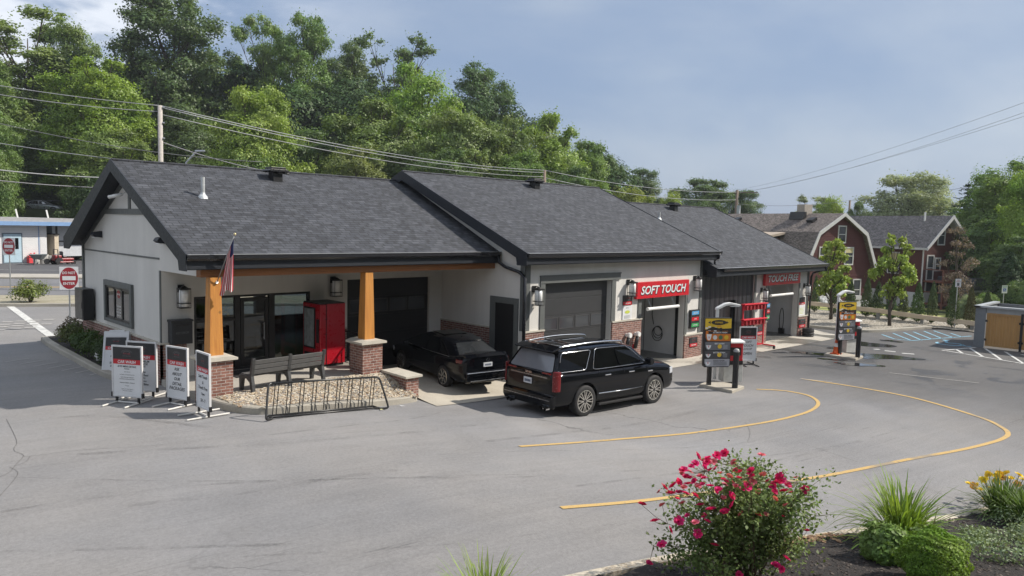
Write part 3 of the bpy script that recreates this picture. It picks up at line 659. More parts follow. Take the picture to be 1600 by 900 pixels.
# --- roofs, fascias, gutters
for k, mat in (('lobby', SHIN), ('soft', SHIN), ('free', SHIN)):
    X0, X1, ye, ze, yr, zr, yb, zb = RF[k]; t = .1
    b = MB()
    prof = [(ye, ze), (yr, zr), (yb, zb), (yb, zb-t), (yr, zr-t), (ye, ze-t)]
    b.prism(prof, 'x', X0, X1)
    rf = b.build('roof', mat, bld, fix=True)
    sl = (zr-ze)/(yr-ye); b = MB()
    b.tube([(X0, yr, zr+.012), (X1, yr, zr+.012)], .045, 6); b.build('ridge_cap', mat, rf)
    b = MB()   # soffit
    b.prism([(ye+.04, ze-t-.004), (yr, zr-t-.004), (yb, zb-t-.004), (yb, zb-t-.16), (yr, zr-t-.16), (ye+.04, ze-t-.16)], 'x', X0+.02, X1-.02); b.build('soffit', FASC, rf)
    b = MB()   # rake boards at both gable ends, with the boxed return at the eave
    for xa, xb in ((X0-.035, X0-.0), (X1+.0, X1+.035)):
        if k == 'lobby' and xa > 10: continue
        if k == 'soft' and xa > 20: xb = xa+.03
        b = MB(); b.prism([(ye-.06, ze+.0), (yr, zr+.028), (yb, zb+.02), (yb, zb-.36), (yb-.55, zb-.36), (yr, zr-.32), (ye+.42, ze-.36+.2), (ye+.36, ze-.40), (ye-.06, ze-.40)], 'x', xa, xb); b.build('rake_board', FASC, rf, bevel=.004)
    b = MB(); b.box(X0, X1, ye-.03, ye+.0, ze-.36, ze-.06); b.box(X0, X1, ye, 17.98 if k == 'lobby' else YF, ze-.38, ze-.34); b.build('eave_board', FASC, rf)
    g = MB(); g.prism([(ye-.155, ze-.02), (ye-.135, ze-.02), (ye-.13, ze-.10), (ye-.035, ze-.11), (ye-.035, ze-.16), (ye-.11, ze-.16), (ye-.145, ze-.11)], 'x', X0-.02 if k != 'free' else X0+.45, X1+(.12 if k != 'lobby' else -.05))
    g.build('gutter', GUTT, bld); g = MB(); g.box(X0, X1, ye-.14, ye-.005, ze-.016, ze-.006); g.build('glint_strip', mk('pale gutter glint metal', (.5, .51, .53), .35, .6), rf)  # light grey eave strip paints in the sun glint along the gutter lip
# downpipes
def pipe(pts, r=.05): b = MB(); b.tube(pts, r, 8); return b.build('downpipe', GUTT, bld, smooth=True)
pipe([(16.85, 17.5, 4.26), (16.85, 17.48, 4.05), (16.85, 17.2, 3.92), (16.86, 16.55, 3.78), (16.86, 16.30, 3.62), (16.88, 16.3, .1)], .055)
pipe([(28.02, 15.88, 4.3), (28.02, 15.9, 4.12), (27.98, 16.06, 4.02), (28.02, 16.08, 3.85), (28.0, 15.95, 3.7)], .045)
pipe([(38.55, 15.7, 3.58), (38.55, 15.75, 3.42), (38.2, 16.25, 3.2), (38.12, 16.3, 3.0), (38.12, 16.3, .1)], .05)
# roof vents and stacks
SNK = mk('galvanised flue', (.55, .57, .57), .4, .5, var=.1)
def vent(x, k, dy=.62):
    yr = RF[k][4]; y = yr-dy; z = roofz(k, y)+.12
    b = MB(); b.box(x-.16, x+.16, y-.16, y+.16, z-.45, z+.12); b.prism([(x-.30, z+.12), (x+.30, z+.12), (x+.33, z+.15), (x+.28, z+.2), (x-.28, z+.2), (x-.33, z+.15)], 'y', y-.27, y+.27)
    b.box(x-.25, x+.25, y-.2, y+.2, z+.2, z+.27); b.box(x-.05, x+.36, y-.24, y-.08, z+.06, z+.1)
    for q in (-.2, 0, .2): b.box(x+q-.015, x+q+.015, y-.275, y+.275, z+.1, z+.205)
    b.build('roof_vent', BLK, bld, bevel=.01)
vent(PY(430, 272, 22.2)[0], 'lobby'); vent(PY(835, 290, 21.8)[0], 'soft'); vent(PY(1052, 326, 21.8)[0], 'free')
def stack(px, py, k, h, r, flash=True):
    Y = 20.
    for _ in range(20):
        P = PY(px, py, Y); z = roofz(k, Y); Y += (z-P[2])*-1.2*-1 if False else 0
        lo, hi = RF[k][2], RF[k][4]
    for i in range(400):
        Y = lo+(hi-lo)*i/400; P = PY(px, py, Y)
        if P[2] <= roofz(k, Y)+.005: break
    b = MB(); b.tube([P-V3(0, 0, .1), P+V3(0, 0, h)], r, 12); b.lathe([(r*2.6, -.05), (r*2.2, .02), (r*1.25, .08), (r*1.05, .13)], P, 14)
    b.build('flue_pipe', SNK, bld, smooth=False)
stack(317, 308, 'lobby', .55, .055); stack(1030, 343, 'free', .34, .05)
# ---------------------------------------------------------------- things fixed to or standing round the car wash
RED = mk('sign red', (.50, .012, .022), .35, var=.05, vs=6)
REDP = mk('vending red', (.36, .008, .018), .3, var=.05, vs=3, coat=.3)
SIGNW = mk('sign white', (.66, .67, .68), .45, var=.04, vs=5)
SIGNK = mk('sign black', (.02, .02, .022), .45, var=.08, vs=5)
FROST = mk('frosted lamp glass', (.82, .82, .80), .35, var=.05, vs=9)
GREYT = mk('sign grey tyre mark', (.10, .10, .105), .6)
SHEAR = .22
X_, Y_, Z_ = V3(1, 0, 0), V3(0, 1, 0), V3(0, 0, 1)
N_ = -Y_
def lantern(loc, label, rz=0., s=1.):
    t = thing('wall_lantern', label, 'wall lantern', (0, 0, 0), 'lanterns on the car wash walls')
    b = MB(); b.box(-.075, .075, -.03, 0, -.02, .16); b.tube([(0, -.02, .1), (0, -.12, .16), (0, -.2, .13)], .014, 6); b.build('bracket', BLK, t, bevel=.004)
    b = MB(); b.box(-.12, .12, -.31, -.07, .06, .09); b.lathe([(.02, .09), (.1, .09), (.04, .14), (0, .15)], (0, -.19, 0), 10); b.box(-.12, .12, -.31, -.07, -.27, -.25); b.box(-.12, .12, -.31, -.07, -.375, -.36)
    for i in (-1, 1):
        for j in (-1, 1): b.box(i*.115-.004, i*.115+.004, -.19+j*.115-.004, -.19+j*.115+.004, -.37, .07)
    b.build('cage', BLK, t)
    b = MB(); b.lathe([(.0, -.345), (.106, -.345), (.108, -.05), (.104, .055), (0, .055)], (0, -.19, 0), 14, caps=False); b.build('lamp_shade', FROST, t, smooth=True)
    t.location = tuple(loc); t.rotation_euler.z = rz; t.scale = (s,)*3; return t
ln = lantern((7.85, 20.5, 3.26), 'black caged lantern on the porch wall above the black wall box', s=1.15)
def ln2(loc, lab, s=1.15): return dup(ln, loc, label=lab, scale=s)
ln2((12.52, 20.5, 3.34), 'black caged lantern in the porch shade between vending machine and dark garage door')
ln2((17.38, YF, 3.16), 'black caged lantern with white shade left of the grey sectional garage door')
ln2((22.42, YF, 3.2), 'black caged lantern with white shade between garage door and SOFT TOUCH sign')
ln2((27.0, YF, 3.2), 'black caged lantern right of the SOFT TOUCH sign by the dark ribbed wall')
ln2((32.9, YF, 2.47), 'black caged lantern left of the wash opening below the TOUCH FREE sign')
ln2((37.52, YF, 2.5), 'black caged lantern at the far right end of the car wash front')
# shoebox lights and camera on the gable
def pack(y, z, lab):
    t = thing('wall_pack_light', lab, 'wall light', (7.35, y, z), 'box lights on the gable')
    b = MB(); b.prism([(7.35, z+.1), (7.12, z+.06), (7.06, z-.02), (7.14, z-.08), (7.35, z-.1)], 'y', y-.15, y+.15); b.build('housing', FASC, t, bevel=.008)
    b = MB(); b.box(7.12, 7.28, y-.12, y+.12, z-.1, z-.082); b.build('lens', FROST, t)
pack(*PX(155, 366, 7.3)[1:], 'dark box light on the gable wall near its left edge'); pack(*PX(257, 375, 7.3)[1:], 'dark box light on the gable wall under the right roof slope')
p = PX(190, 305, 7.2); t = thing('security_camera', 'white bullet camera under the gable peak', 'security camera', p)
b = MB(); b.tube([p+V3(-.25, .3, -.06), p+V3(.0, -.0, .02)], .05, 10); b.build('camera_body', WHITEP, t, smooth=True); b = MB(); b.tube([p+V3(0, 0, .02), p+V3(.12, 0, .1)], .02, 6); b.build('arm', WHITEP, t)
# small dark cabinet at the corner of the gable
t = thing('utility_cabinet', 'black metal cabinet on the left corner of the gable wall', 'utility cabinet', (7.2, 26.6, 1.9))
b = MB(); b.box(6.98, 7.29, 26.1, 27.0, 1.93, 2.92); b.build('cabinet_body', BLK, t, bevel=.01); b = MB(); b.box(6.965, 6.98, 26.16, 26.94, 1.98, 2.87); b.box(6.955, 6.966, 26.2, 26.26, 2.3, 2.5); b.build('door', mk('black cabinet door', (.018, .018, .02), .35), t)
t = thing('drop_box', 'black wall box with faint white lettering on the porch wall', 'drop box', (7.75, 20.35, 1.9))
b = MB(); b.box(7.5, 8.05, 20.22, 20.5, 1.86, 2.46); b.box(7.48, 8.07, 20.2, 20.5, 2.46, 2.52); b.build('box_body', mk('dark slate box', (.022, .024, .028), .45), t, bevel=.01)
b = MB(); b.box(7.6, 7.95, 20.212, 20.222, 2.36, 2.4, 0); b.text('KEY DROP', (7.78, 20.216, 2.17), X_, Z_, .06, .34, 1, .01); b.build('slot', [BLK, GREYT], t)

# big red name boards
def board(name, x0, x1, z0, z1, body, lab):
    t = thing('wall_sign', lab, 'sign', ((x0+x1)/2, YF, (z0+z1)/2), 'red name boards over the wash bays')
    b = MB(); b.box(x0, x1, YF-.15, YF-.03, z0, z1); b.build('sign_panel', RED, t, bevel=.006)
    b = MB(); b.box(x0+.2, x1-.2, YF-.03, YF+.01, z0+.1, z1-.1); b.build('mounting_rail', BLK, t)
    c = V3((x0+x1)/2, YF-.156, (z0+z1)/2); h = (z1-z0)*.52; w = (x1-x0)*.86
    b = MB(); b.text(body, c+V3(.03, .0, -.02), X_, Z_, h*1.10, -w*1.01, 1, .05, SHEAR); b.text(body, c+V3(0, -.012, 0), X_, Z_, h, -w, 0, .022, SHEAR)
    b.build('lettering', [SIGNW, SIGNK], t, fix=False)
board('a', 22.80, 26.38, 2.64, 3.26, 'SOFT TOUCH', 'red board reading SOFT TOUCH over the left wash bay')
board('b', 32.98, 36.72, 2.74, 3.36, 'TOUCH FREE', 'red board reading TOUCH FREE over the right wash bay')
# white clearance tubes hanging in the openings
def tube_(x0, x1, z, lab):
    t = thing('clearance_bar', lab, 'clearance bar', ((x0+x1)/2, 16.15, z), 'white clearance bars')
    b = MB(); b.tube([(x0, 16.15, z), (x1, 16.15, z)], .06, 12); b.lathe([(.07, -.02), (.07, .03)], (x0, 16.15, z), 12, axis='x'); b.build('pipe', WHITEP, t)
    b = MB()
    for x in (x0+.25, x1-.25): b.tube([(x, 16.15, z), (x, 16.4, z+.5 if z+.5 < 2.75 else 2.75)], .006, 4)
    b.build('chain', GALV, t)
tube_(23.4, 25.5, 2.24, 'white clearance pipe hung across the soft touch bay'); tube_(33.4, 35.7, 2.26, 'white clearance pipe hung across the touch free bay')
# small printed panels on the piers
def emblem(b, c, u, v, s, n, mk_=(1, 2)):
    """arched car outline over two short lines of lettering (header badge of the boards)"""
    c = np.array(c, float)
    for r0, r1 in ((.9, 1.), (.55, .7)):
        P = [(math.cos(a)*r0, math.sin(a)*r0*.62) for a in np.linspace(.25, math.pi-.25, 12)]; Q = [(math.cos(a)*r1, math.sin(a)*r1*.62) for a in np.linspace(.25, math.pi-.25, 12)]
        for i in range(11): b.poly([c+n*.002+u*s*x+v*s*(y+.1) for x, y in (P[i], P[i+1], Q[i+1], Q[i])], mk_[0])
    b.text('MCMAHON' if False else 'AUTO CARE', c+n*.003+v*s*.08, u, v, s*.24, s*1.3, mk_[1], .02); b.text('DETAILING', c+n*.003-v*s*.28, u, v, s*.22, s*1.5, mk_[0], .02)
PANM = [SIGNK, GREYT, mk('emblem dull red', (.28, .05, .06), .5), RED, SIGNW, mk('sign lime', (.5, .55, .08), .5), mk('screen blue', (.08, .3, .55), .4), mk('screen green', (.03, .3, .08), .4)]
def panel(name, x0, x1, z0, z1, kind, lab, Y=None):
    Y = YF if Y is None else Y; b = MB(); yb = Y-.03; c = V3((x0+x1)/2, yb-.003, (z0+z1)/2); w, h = x1-x0, z1-z0
    if kind == 'wash':
        b.box(x0, x1, yb, Y, z0, z1, 0); b.box(x0+.01, x1-.01, yb-.002, yb, z0+.01, z0+h*.36, 3)
        emblem(b, c+V3(0, 0, h*.17), X_, Z_, w*.3, N_); b.text('CAR WASH', c+V3(0, -.003, -h*.31), X_, Z_, h*.14, w*.8, 4, .02, SHEAR)
    elif kind == 'notice':
        b.box(x0, x1, yb, Y, z0, z1, 4); b.disc(c+V3(0, -.001, h*.05), X_, Z_, w*.28, h*.12, mi=5)
        for k in range(5): b.box(c[0]-w*.36, c[0]+w*.36*(1 if k % 2 else .7), yb-.002, yb, z0+h*(.08+.05*k), z0+h*(.095+.05*k), 1)
        b.text('PLEASE READ', c+V3(0, -.002, h*.36), X_, Z_, h*.05, w*.7, 1, .01)
    elif kind == 'poster':
        b.box(x0, x1, yb, Y, z0, z1, 4); b.box(x0+.02, x1-.02, yb-.002, yb, z1-h*.42, z1-.02, 0); b.box(x0+.02, x1-.02, yb-.003, yb, z1-h*.42, z1-h*.3, 3)
        b.text('CAR WASH', c+V3(0, -.004, h*.14), X_, Z_, h*.06, w*.8, 4, .02, SHEAR); emblem(b, c+V3(0, -.002, h*.3), X_, Z_, w*.26, N_)
        for k in range(5): b.box(c[0]-w*.34, c[0]+w*.34, yb-.002, yb, z0+h*(.1+.07*k), z0+h*(.12+.07*k), 5)
    elif kind == 'lights':
        b.box(x0, x1, yb-.08, Y, z0, z1, 0)
        for k, (m, tx) in enumerate(((7, 'FORWARD'), (3, 'STOP'), (6, 'BACK UP'))):
            zc = z0+h*(.17+.33*k); b.box(x0+.06, x1-.06, yb-.084, yb-.08, zc-h*.10, zc+h*.10, m); b.text(tx, (c[0], yb-.087, zc), X_, Z_, h*.07, w*.7, 4, .02)
    o = b.build(name, PANM, None, fix=False); return tag(o, lab, 'sign')
panel('wall_panel', 22.14, 22.70, 2.43, 2.80, 'wash', 'small black and red CAR WASH plate above the white notice on the middle pier')
panel('notice_board', 22.14, 22.70, 1.90, 2.40, 'notice', 'white notice with lime green spot below a CAR WASH plate')
panel('signal_panel', 26.70, 27.36, 1.22, 1.98, 'lights', 'black signal box with blue, red and green screens right of the soft touch bay')
panel('wall_panel', 26.72, 27.30, .44, .83, 'wash', 'small CAR WASH plate on the brick pier right of the soft touch bay', YF-.06)
panel('poster', 36.98, 37.70, 1.04, 2.0, 'poster', 'tall white poster with red and black head at the right end of the front')
panel('wall_panel', 37.0, 37.74, .42, .86, 'wash', 'small CAR WASH plate on the brick base below the tall poster', YF-.06)
panel('wall_panel', 32.45, 33.2, .42, .9, 'wash', 'small CAR WASH plate on brick behind the red mat rack', YF-.06)
panel('signal_panel', 33.1, 33.5, 1.1, 1.95, 'lights', 'narrow dark signal box left of the touch free bay', YF-.1)
# dispensers on the brick pier
for i, x in enumerate((22.35, 22.9)):
    t = thing('hose_dispenser', ('dark dispenser with white round head on the brick pier, left one nearer the SUV', 'dark dispenser with white round head at the edge of the soft touch bay')[i], 'dispenser', (x, YF-.06, 1.1), 'dispensers on the brick pier')
    b = MB(); b.tube([(x-.06, YF-.14, .8), (x-.02, YF-.2, 1.25)], .07, 10); b.build('hose', BLK, t, smooth=True)
    b = MB(); b.lathe([(0, -.06), (.09, -.06), (.1, .0), (.09, .06), (0, .07)], (x, YF-.22, 1.33), 14, axis='y', caps=False); b.box(x-.05, x+.05, YF-.22, YF-.06, 1.28, 1.38); b.build('head', WHITEP, t, smooth=False)
    b = MB(); b.box(x-.12, x+.06, YF-.1, YF-.06, .78, .95); b.build('label_plate', RED, t)
# hose coil and pipes inside the soft touch bay
b = MB(); x = 26.73
b.tube([(x-.02, 18.2, 3.3), (x-.02, 18.2, 1.6), (x-.03, 18.1, 1.2)], .016, 6)
for k in range(3): b.tube([(x-.05-.03*k, 17.85+(.2+.03*k)*math.cos(a), .95-.06*k+(.2+.05*k)*math.sin(a)) for a in np.linspace(.4*k, 6.28+.4*k, 20)], .014, 6)
tag(b.build('coiled_hose', BLK), 'black coiled hose hung on the soft touch bay wall', 'hose')
b = MB(); x = 37.2
b.tube([(x-.1, 17.3+.11*math.cos(a), .75+.6*math.sin(a)) for a in np.linspace(0, 6.28, 20)], .02, 6); b.box(x-.1, x, 17.15, 17.45, .02, .3)
tag(b.build('coiled_hose', BLK), 'tall black hose loop hung on the touch free bay wall', 'hose')

# ---------------------------------------------------------------- porch furniture
t = thing('vending_machine', 'red vending machine with glass front on the porch', 'vending machine', (11.8, 19.9, .93))
x0, x1, y0, y1 = 11.40, 12.26, 19.36, 20.36
b = MB(); b.box(x0+.24, x1, y0, y1, 1.0, 2.80); b.box(x0+.05, x1-.03, y0+.03, y1-.03, .93, 1.0, 1); b.box(x0+.02, x1-.01, y0+.01, y1-.01, 2.80, 2.83, 1); b.build('cabinet', [REDP, BLK], t, bevel=.008)
b = MB(); b.box(x0+.02, x0+.21, y0, y1, 1.0, 2.79, 0)
fd = b.build('front_door', [REDP], t, bevel=.012)
b = MB(); b.box(x0+.2, x0+.24, y0+.015, y1-.015, 1.0, 2.78, 0); b.box(x0-.0, x0+.021, y0+.28, y1-.07, 1.45, 2.68); b.box(x0+.0, x0+.021, y0+.28, y1-.12, 1.1, 1.32); b.box(x0, x0+.021, y0+.07, y0+.2, 1.65, 2.35)
for z in (1.45, 1.9, 2.35): b.box(x0+.16, x0+.26, y0-.004, y0+.01, z, z+.02)
b.build('display_frame', BLK, fd)
b = MB(); b.box(x0-.006, x0-.001, y0+.33, y1-.12, 1.5, 2.63, 0); b.build('pane', mk('vending glass', (.22, .24, .24), .06, var=.3, vs=7), fd)
t = thing('trash_can', 'dark ribbed trash can between vending machine and right timber post', 'trash can', (12.35, 18.75, .93))
b = MB(); b.lathe([(0, 0), (.21, 0), (.25, .06), (.26, .55), (.24, .58), (0, .58)], (12.35, 18.75, .931), 20, caps=False); b.build('can', mk('slate plastic', (.04, .042, .045), .5), t, smooth=False)
b = MB(); b.lathe([(.27, 0), (.27, .05), (.2, .10), (0, .12)], (12.35, 18.75, 1.5), 20, caps=False)
for k in range(18):
    a = k*2*math.pi/18; b.tube([(12.35+.27*math.cos(a), 18.75+.27*math.sin(a), 1.0), (12.35+.27*math.cos(a), 18.75+.27*math.sin(a), 1.52)], .012, 4)
b.build('lid', BLK, t)
t = thing('porch_railing', 'black picket railing at the porch edge behind the right timber post', 'railing', (12.6, 19.5, .93))
b = MB()
for z in (1.02, 1.85): b.box(12.56, 12.60, 18.35, 20.4, z, z+.04)
for k in range(17): b.box(12.57, 12.59, 18.4+k*.122, 18.42+k*.122, 1.02, 1.85)
b.build('pickets', BLK, t)
# bench: grey slats on three dark ends
BSL = mk('grey recycled slat', (.085, .085, .085), .6, var=.15, vs=9); BFR = mk('dark bench casting', (.04, .041, .043), .5)
t = thing('bench', 'grey slatted bench on the sidewalk behind the bike rack, seen from its back', 'bench', (0, 0, 0))
b = MB(); L = 2.08
for k in range(3): b.bar((-L/2, -.27-.025*k, .52+.125*k), (L/2, -.27-.025*k, .52+.125*k), .035, .11, up=(0, -.2, 1))
b.build('backrest', BSL, t, bevel=.006)
b = MB()
for k in range(3): b.box(-L/2, L/2, -.2+.16*k, -.06+.16*k, .405, .44)
b.build('seat', BSL, t, bevel=.006)
for x in (-L/2, 0, L/2):
    b = MB()
    b.prism([(-.36, 0), (-.28, 0), (-.2, .26), (-.05, .34), (.14, .3), (.2, 0), (.28, 0), (.29, .38), (.26, .42), (-.2, .42), (-.30, .88), (-.37, .88), (-.28, .42), (-.33, .2)], 'x', x-.045, x+.045); b.build('leg', BFR, t, bevel=.01)
a, c = V3(8.62, 17.72), V3(10.72, 17.85); t.location = (9.42, 17.82, .93); t.rotation_euler.z = .08
# bike rack: a long A-frame of black tube
BLK2 = mk('black rack paint', (.02, .02, .02), .38, var=.15)
P1, P2 = GD(420, 657), GD(595, 640)
ang = math.atan2((P2-P1)[1], (P2-P1)[0]); Lr = np.linalg.norm((P2-P1)[:2])
t = thing('bike_rack', 'black steel bike rack standing along the kerb', 'bike rack', (0, 0, 0))
b = MB(); H = .80; x0, x1 = .1, Lr-.05
b.tube([(x0, .2, H), (x1, .2, H)], .024, 8); b.tube([(x0, .24, .05), (x1, .24, .05)], .022, 8); b.tube([(x0, .03, .05), (x1, .03, .05)], .022, 8)
b.build('rail', BLK2, t, smooth=True)
for x, s_ in ((x0, -1), (x1, 1)):
    b = MB(); pts = [(x, .2, H), (x+.06*s_, .18, H-.03), (x+.11*s_, .12, H-.18), (x+.2*s_, -.06, .16), (x+.2*s_, -.09, .06), (x+.1*s_, -.03, .035), (x, .03, .04), (x, .24, .04)]
    b.tube(smooth_line(pts, 5), .026, 8); b.build('end_hoop', BLK2, t, smooth=True)
xs = np.linspace(x0+.1, x1-.14, 9)
for x in xs:
    for q in (0, .09):
        b = MB(); b.tube([(x+q, .2, H), (x+q, .24, .05)], .011, 6); b.build('bar', BLK2, t)
t.location = (P1[0], P1[1], zg(P1[0], P1[1])); t.rotation_euler = (0, math.asin((zg(P1[0], P1[1])-zg(P2[0], P2[1]))/Lr), ang)
# low brick wall by the right pier
t = thing('low_wall', 'low brick wall with pale stone top beside the car bay', 'low wall', (12.5, 17.0, .5))
b = MB(); b.prism([(12.38, 17.53), (12.80, 17.53), (12.74, 16.35), (12.32, 16.35)], 'z', .3, .98); b.build('brick_base', BRICK, t)
b = MB(); b.prism([(12.30, 17.535), (12.88, 17.535), (12.82, 16.27), (12.24, 16.27)], 'z', .98, 1.045); b.build('stone_cap', CAP, t, bevel=.006)
# flag on its bracketed pole
t = thing('flag', 'small furled American flag on a pole by the left porch post', 'flag', PY(338, 440, 17.7))
b0, b1 = PY(339, 441, 17.70), PY(367, 366, 17.15)
b = MB(); b.tube([b0, b1], .013, 8, 0); b.lathe([(0, -.035), (.03, -.02), (.03, .02), (0, .035)], b1, 10, 1, caps=False); b.build('pole', [mk('flag pole grey', (.3, .3, .3), .4, .5), mk('brass ball', (.6, .5, .3), .3, .8)], t, smooth=True)
b = MB(); b.tube([b0+V3(0, .07, -.03), b0], .035, 8); b.build('bracket', GALV, t)
FLM = [mk('flag red', (.50, .03, .055), .8, var=.1), mk('flag white', (.68, .64, .62), .8, var=.1), mk('flag navy', (.025, .035, .12), .8)]
b = MB(); n = 26; rows = 20; g = []
tl, tr_ = b0+(b1-b0)*.62, b0+(b1-b0)*.93; bl, br = PY(343, 461, 17.55), PY(364, 452, 17.42)
for j in range(rows+1):
    tj = j/rows; row = []
    for i in range(n+1):
        s_ = i/n; L_a = tl+(bl-tl)*tj; L_b = tr_+(br-tr_)*tj
        row.append(L_a+(L_b-L_a)*s_+V3(-.25, -.5, 0)*math.sin(s_*14+tj*2.5)*.09*(.25+.75*tj)+Z_*(-.05*math.sin(s_*9)*tj))
    g.append(row)
b.v = [tuple(p) for r in g for p in r]
for j in range(rows):
    for i in range(n):
        b.f.append((j*(n+1)+i, j*(n+1)+i+1, (j+1)*(n+1)+i+1, (j+1)*(n+1)+i)); b.m.append(2 if (j < 6 and i > 13) else (i//2) % 2)
b.build('cloth', FLM, t, fix=False, smooth=True)

# ---------------------------------------------------------------- framed sandwich boards
FRW = mk('white alloy frame', (.60, .60, .60), .4, var=.08, vs=8)
FOOTW = mk('white foot tube', (.60, .585, .55), .5, var=.12, vs=8)
SM = [SIGNW, SIGNK, GREYT, mk('emblem dull red', (.28, .05, .06), .5), RED, FRW]
def stand(lab, lines, w=.62, h=1.22, feet=FOOTW, loc=None, rz=0., tilt=0., small=()):
    t = thing('sign_stand', lab, 'sign stand', (0, 0, 0), 'framed CAR WASH sign stands'); z0 = .16
    b = MB()
    for a in ((-w/2, -w/2+.04, z0, z0+h), (w/2-.04, w/2, z0, z0+h), (-w/2+.04, w/2-.04, z0, z0+.04), (-w/2+.04, w/2-.04, z0+h-.04, z0+h)): b.box(a[0], a[1], -.025, .025, a[2], a[3])
    b.build('frame', FRW, t, bevel=.004)
    b = MB(); b.box(-w/2+.04, w/2-.04, -.012, .012, z0+.04, z0+h-.04, 0)
    yf = -.0125; zt = z0+h-.04; hb = h*.235; hr = h*.095; iw = w-.08
    b.box(-iw/2, iw/2, yf-.002, yf, zt-hb, zt, 1); b.box(-iw/2, iw/2, yf-.002, yf, zt-hb-hr, zt-hb, 4)
    emblem(b, (0, yf-.003, zt-hb*.56), X_, Z_, iw*.2, N_, (2, 3))
    b.text('CAR WASH', (0, yf-.004, zt-hb-hr/2), X_, Z_, hr*.62, iw*.9, 0, .03, SHEAR)
    for body, zc, hh, sh in lines: b.text(body, (0, yf-.003, z0+.04+(h-.08)*zc), X_, Z_, h*hh*(1.3 if hh > .03 else 1.15), iw*.9, 1, .018, sh)
    b.build('sign_panel', SM, t, fix=False)
    b = MB()
    for x in (-w*.36, w*.36): b.box(x-.022, x+.022, -.022, .022, .02, z0+.02)
    for x in (-w/2, w/2): b.box(x-.02, x+.02, -.03, .03, z0-.01, z0+.11)
    b.build('socket', BLK, t)
    b = MB()
    for x in (-w*.36, w*.36): b.tube([(x, -.48, .03), (x, .48, .03)], .02, 8)
    b.tube([(-w*.36, 0, .03), (w*.36, 0, .03)], .02, 8); b.build('foot', feet, t)
    if loc is not None: t.location = tuple(loc); t.rotation_euler = (0, tilt, rz)
    return t
I = SHEAR
def put(a, c):  # base corners in the photo -> place and heading
    A, B = GD(*a), GD(*c); m = (A+B)/2; return dict(w=min(.86, np.linalg.norm(B-A)/.72), loc=(m[0], m[1], zg(m[0], m[1])), rz=math.atan2((B-A)[1], (B-A)[0]))
stand('sign stand reading $195 MINI DETAIL with many small lines, nearest the kerb corner', [('$195 MINI DETAIL', .60, .034, I), ('Includes', .555, .022, 0), ('- Basic Vacuuming', .49, .017, I), ('- Air Dusting of Compartments & Vents', .43, .017, I), ('- Interior Wipe Down of Upholstery', .375, .017, I), ('Door Panels, Dashboard & Console', .34, .017, I), ('- Interior & Exterior Windows', .265, .017, I), ('Complete', .2, .018, 0), ('- Exterior Tire Wash, Hand Dry', .13, .017, I), ('Tire Dressing, Tire Shine', .095, .017, I)],
      h=1.24, **put((183, 629), (217, 632)))
stand('sign stand reading PREMIUM EXTERIOR WASH, half hidden behind another board', [('$50 PREMIUM', .605, .04, I), ('EXTERIOR', .55, .036, I), ('WASH', .495, .036, I), ('Includes', .38, .032, I), ('Wash Wheel', .31, .032, I), ('Hand Dry', .245, .032, I), ('Tire Cleaning', .18, .032, I), ('All Tire Shine', .115, .032, I)],
      h=1.24, **put((205, 619), (240, 622)))
stand('sign stand reading ASK ABOUT OUR DETAIL PACKAGES', [('ASK', .575, .045, I), ('ABOUT', .475, .045, I), ('OUR', .375, .045, I), ('DETAIL', .275, .045, I), ('PACKAGES', .18, .05, I)],
      h=1.26, **put((266, 631), (290, 636)))
stand('narrow sign stand reading Soft Touch & Touch Free Open 24 - 7', [('Soft Touch', .57, .045, .1), ('&', .46, .04, .1), ('Touch Free', .36, .045, .1), ('Open', .24, .045, .1), ('24 - 7', .12, .045, .1)],
      h=1.30, **put((311, 646), (326, 653)))
stand('sign stand reading SOFT TOUCH, standing behind the near menu board', [('SOFT', .56, .055, I), ('TOUCH', .45, .055, I), ('$ 8 & UP', .34, .045, I), ('OPEN', .2, .06, I)], w=.74, h=1.36, feet=BLK, loc=(27.2, 14.0, 0), rz=-.62)
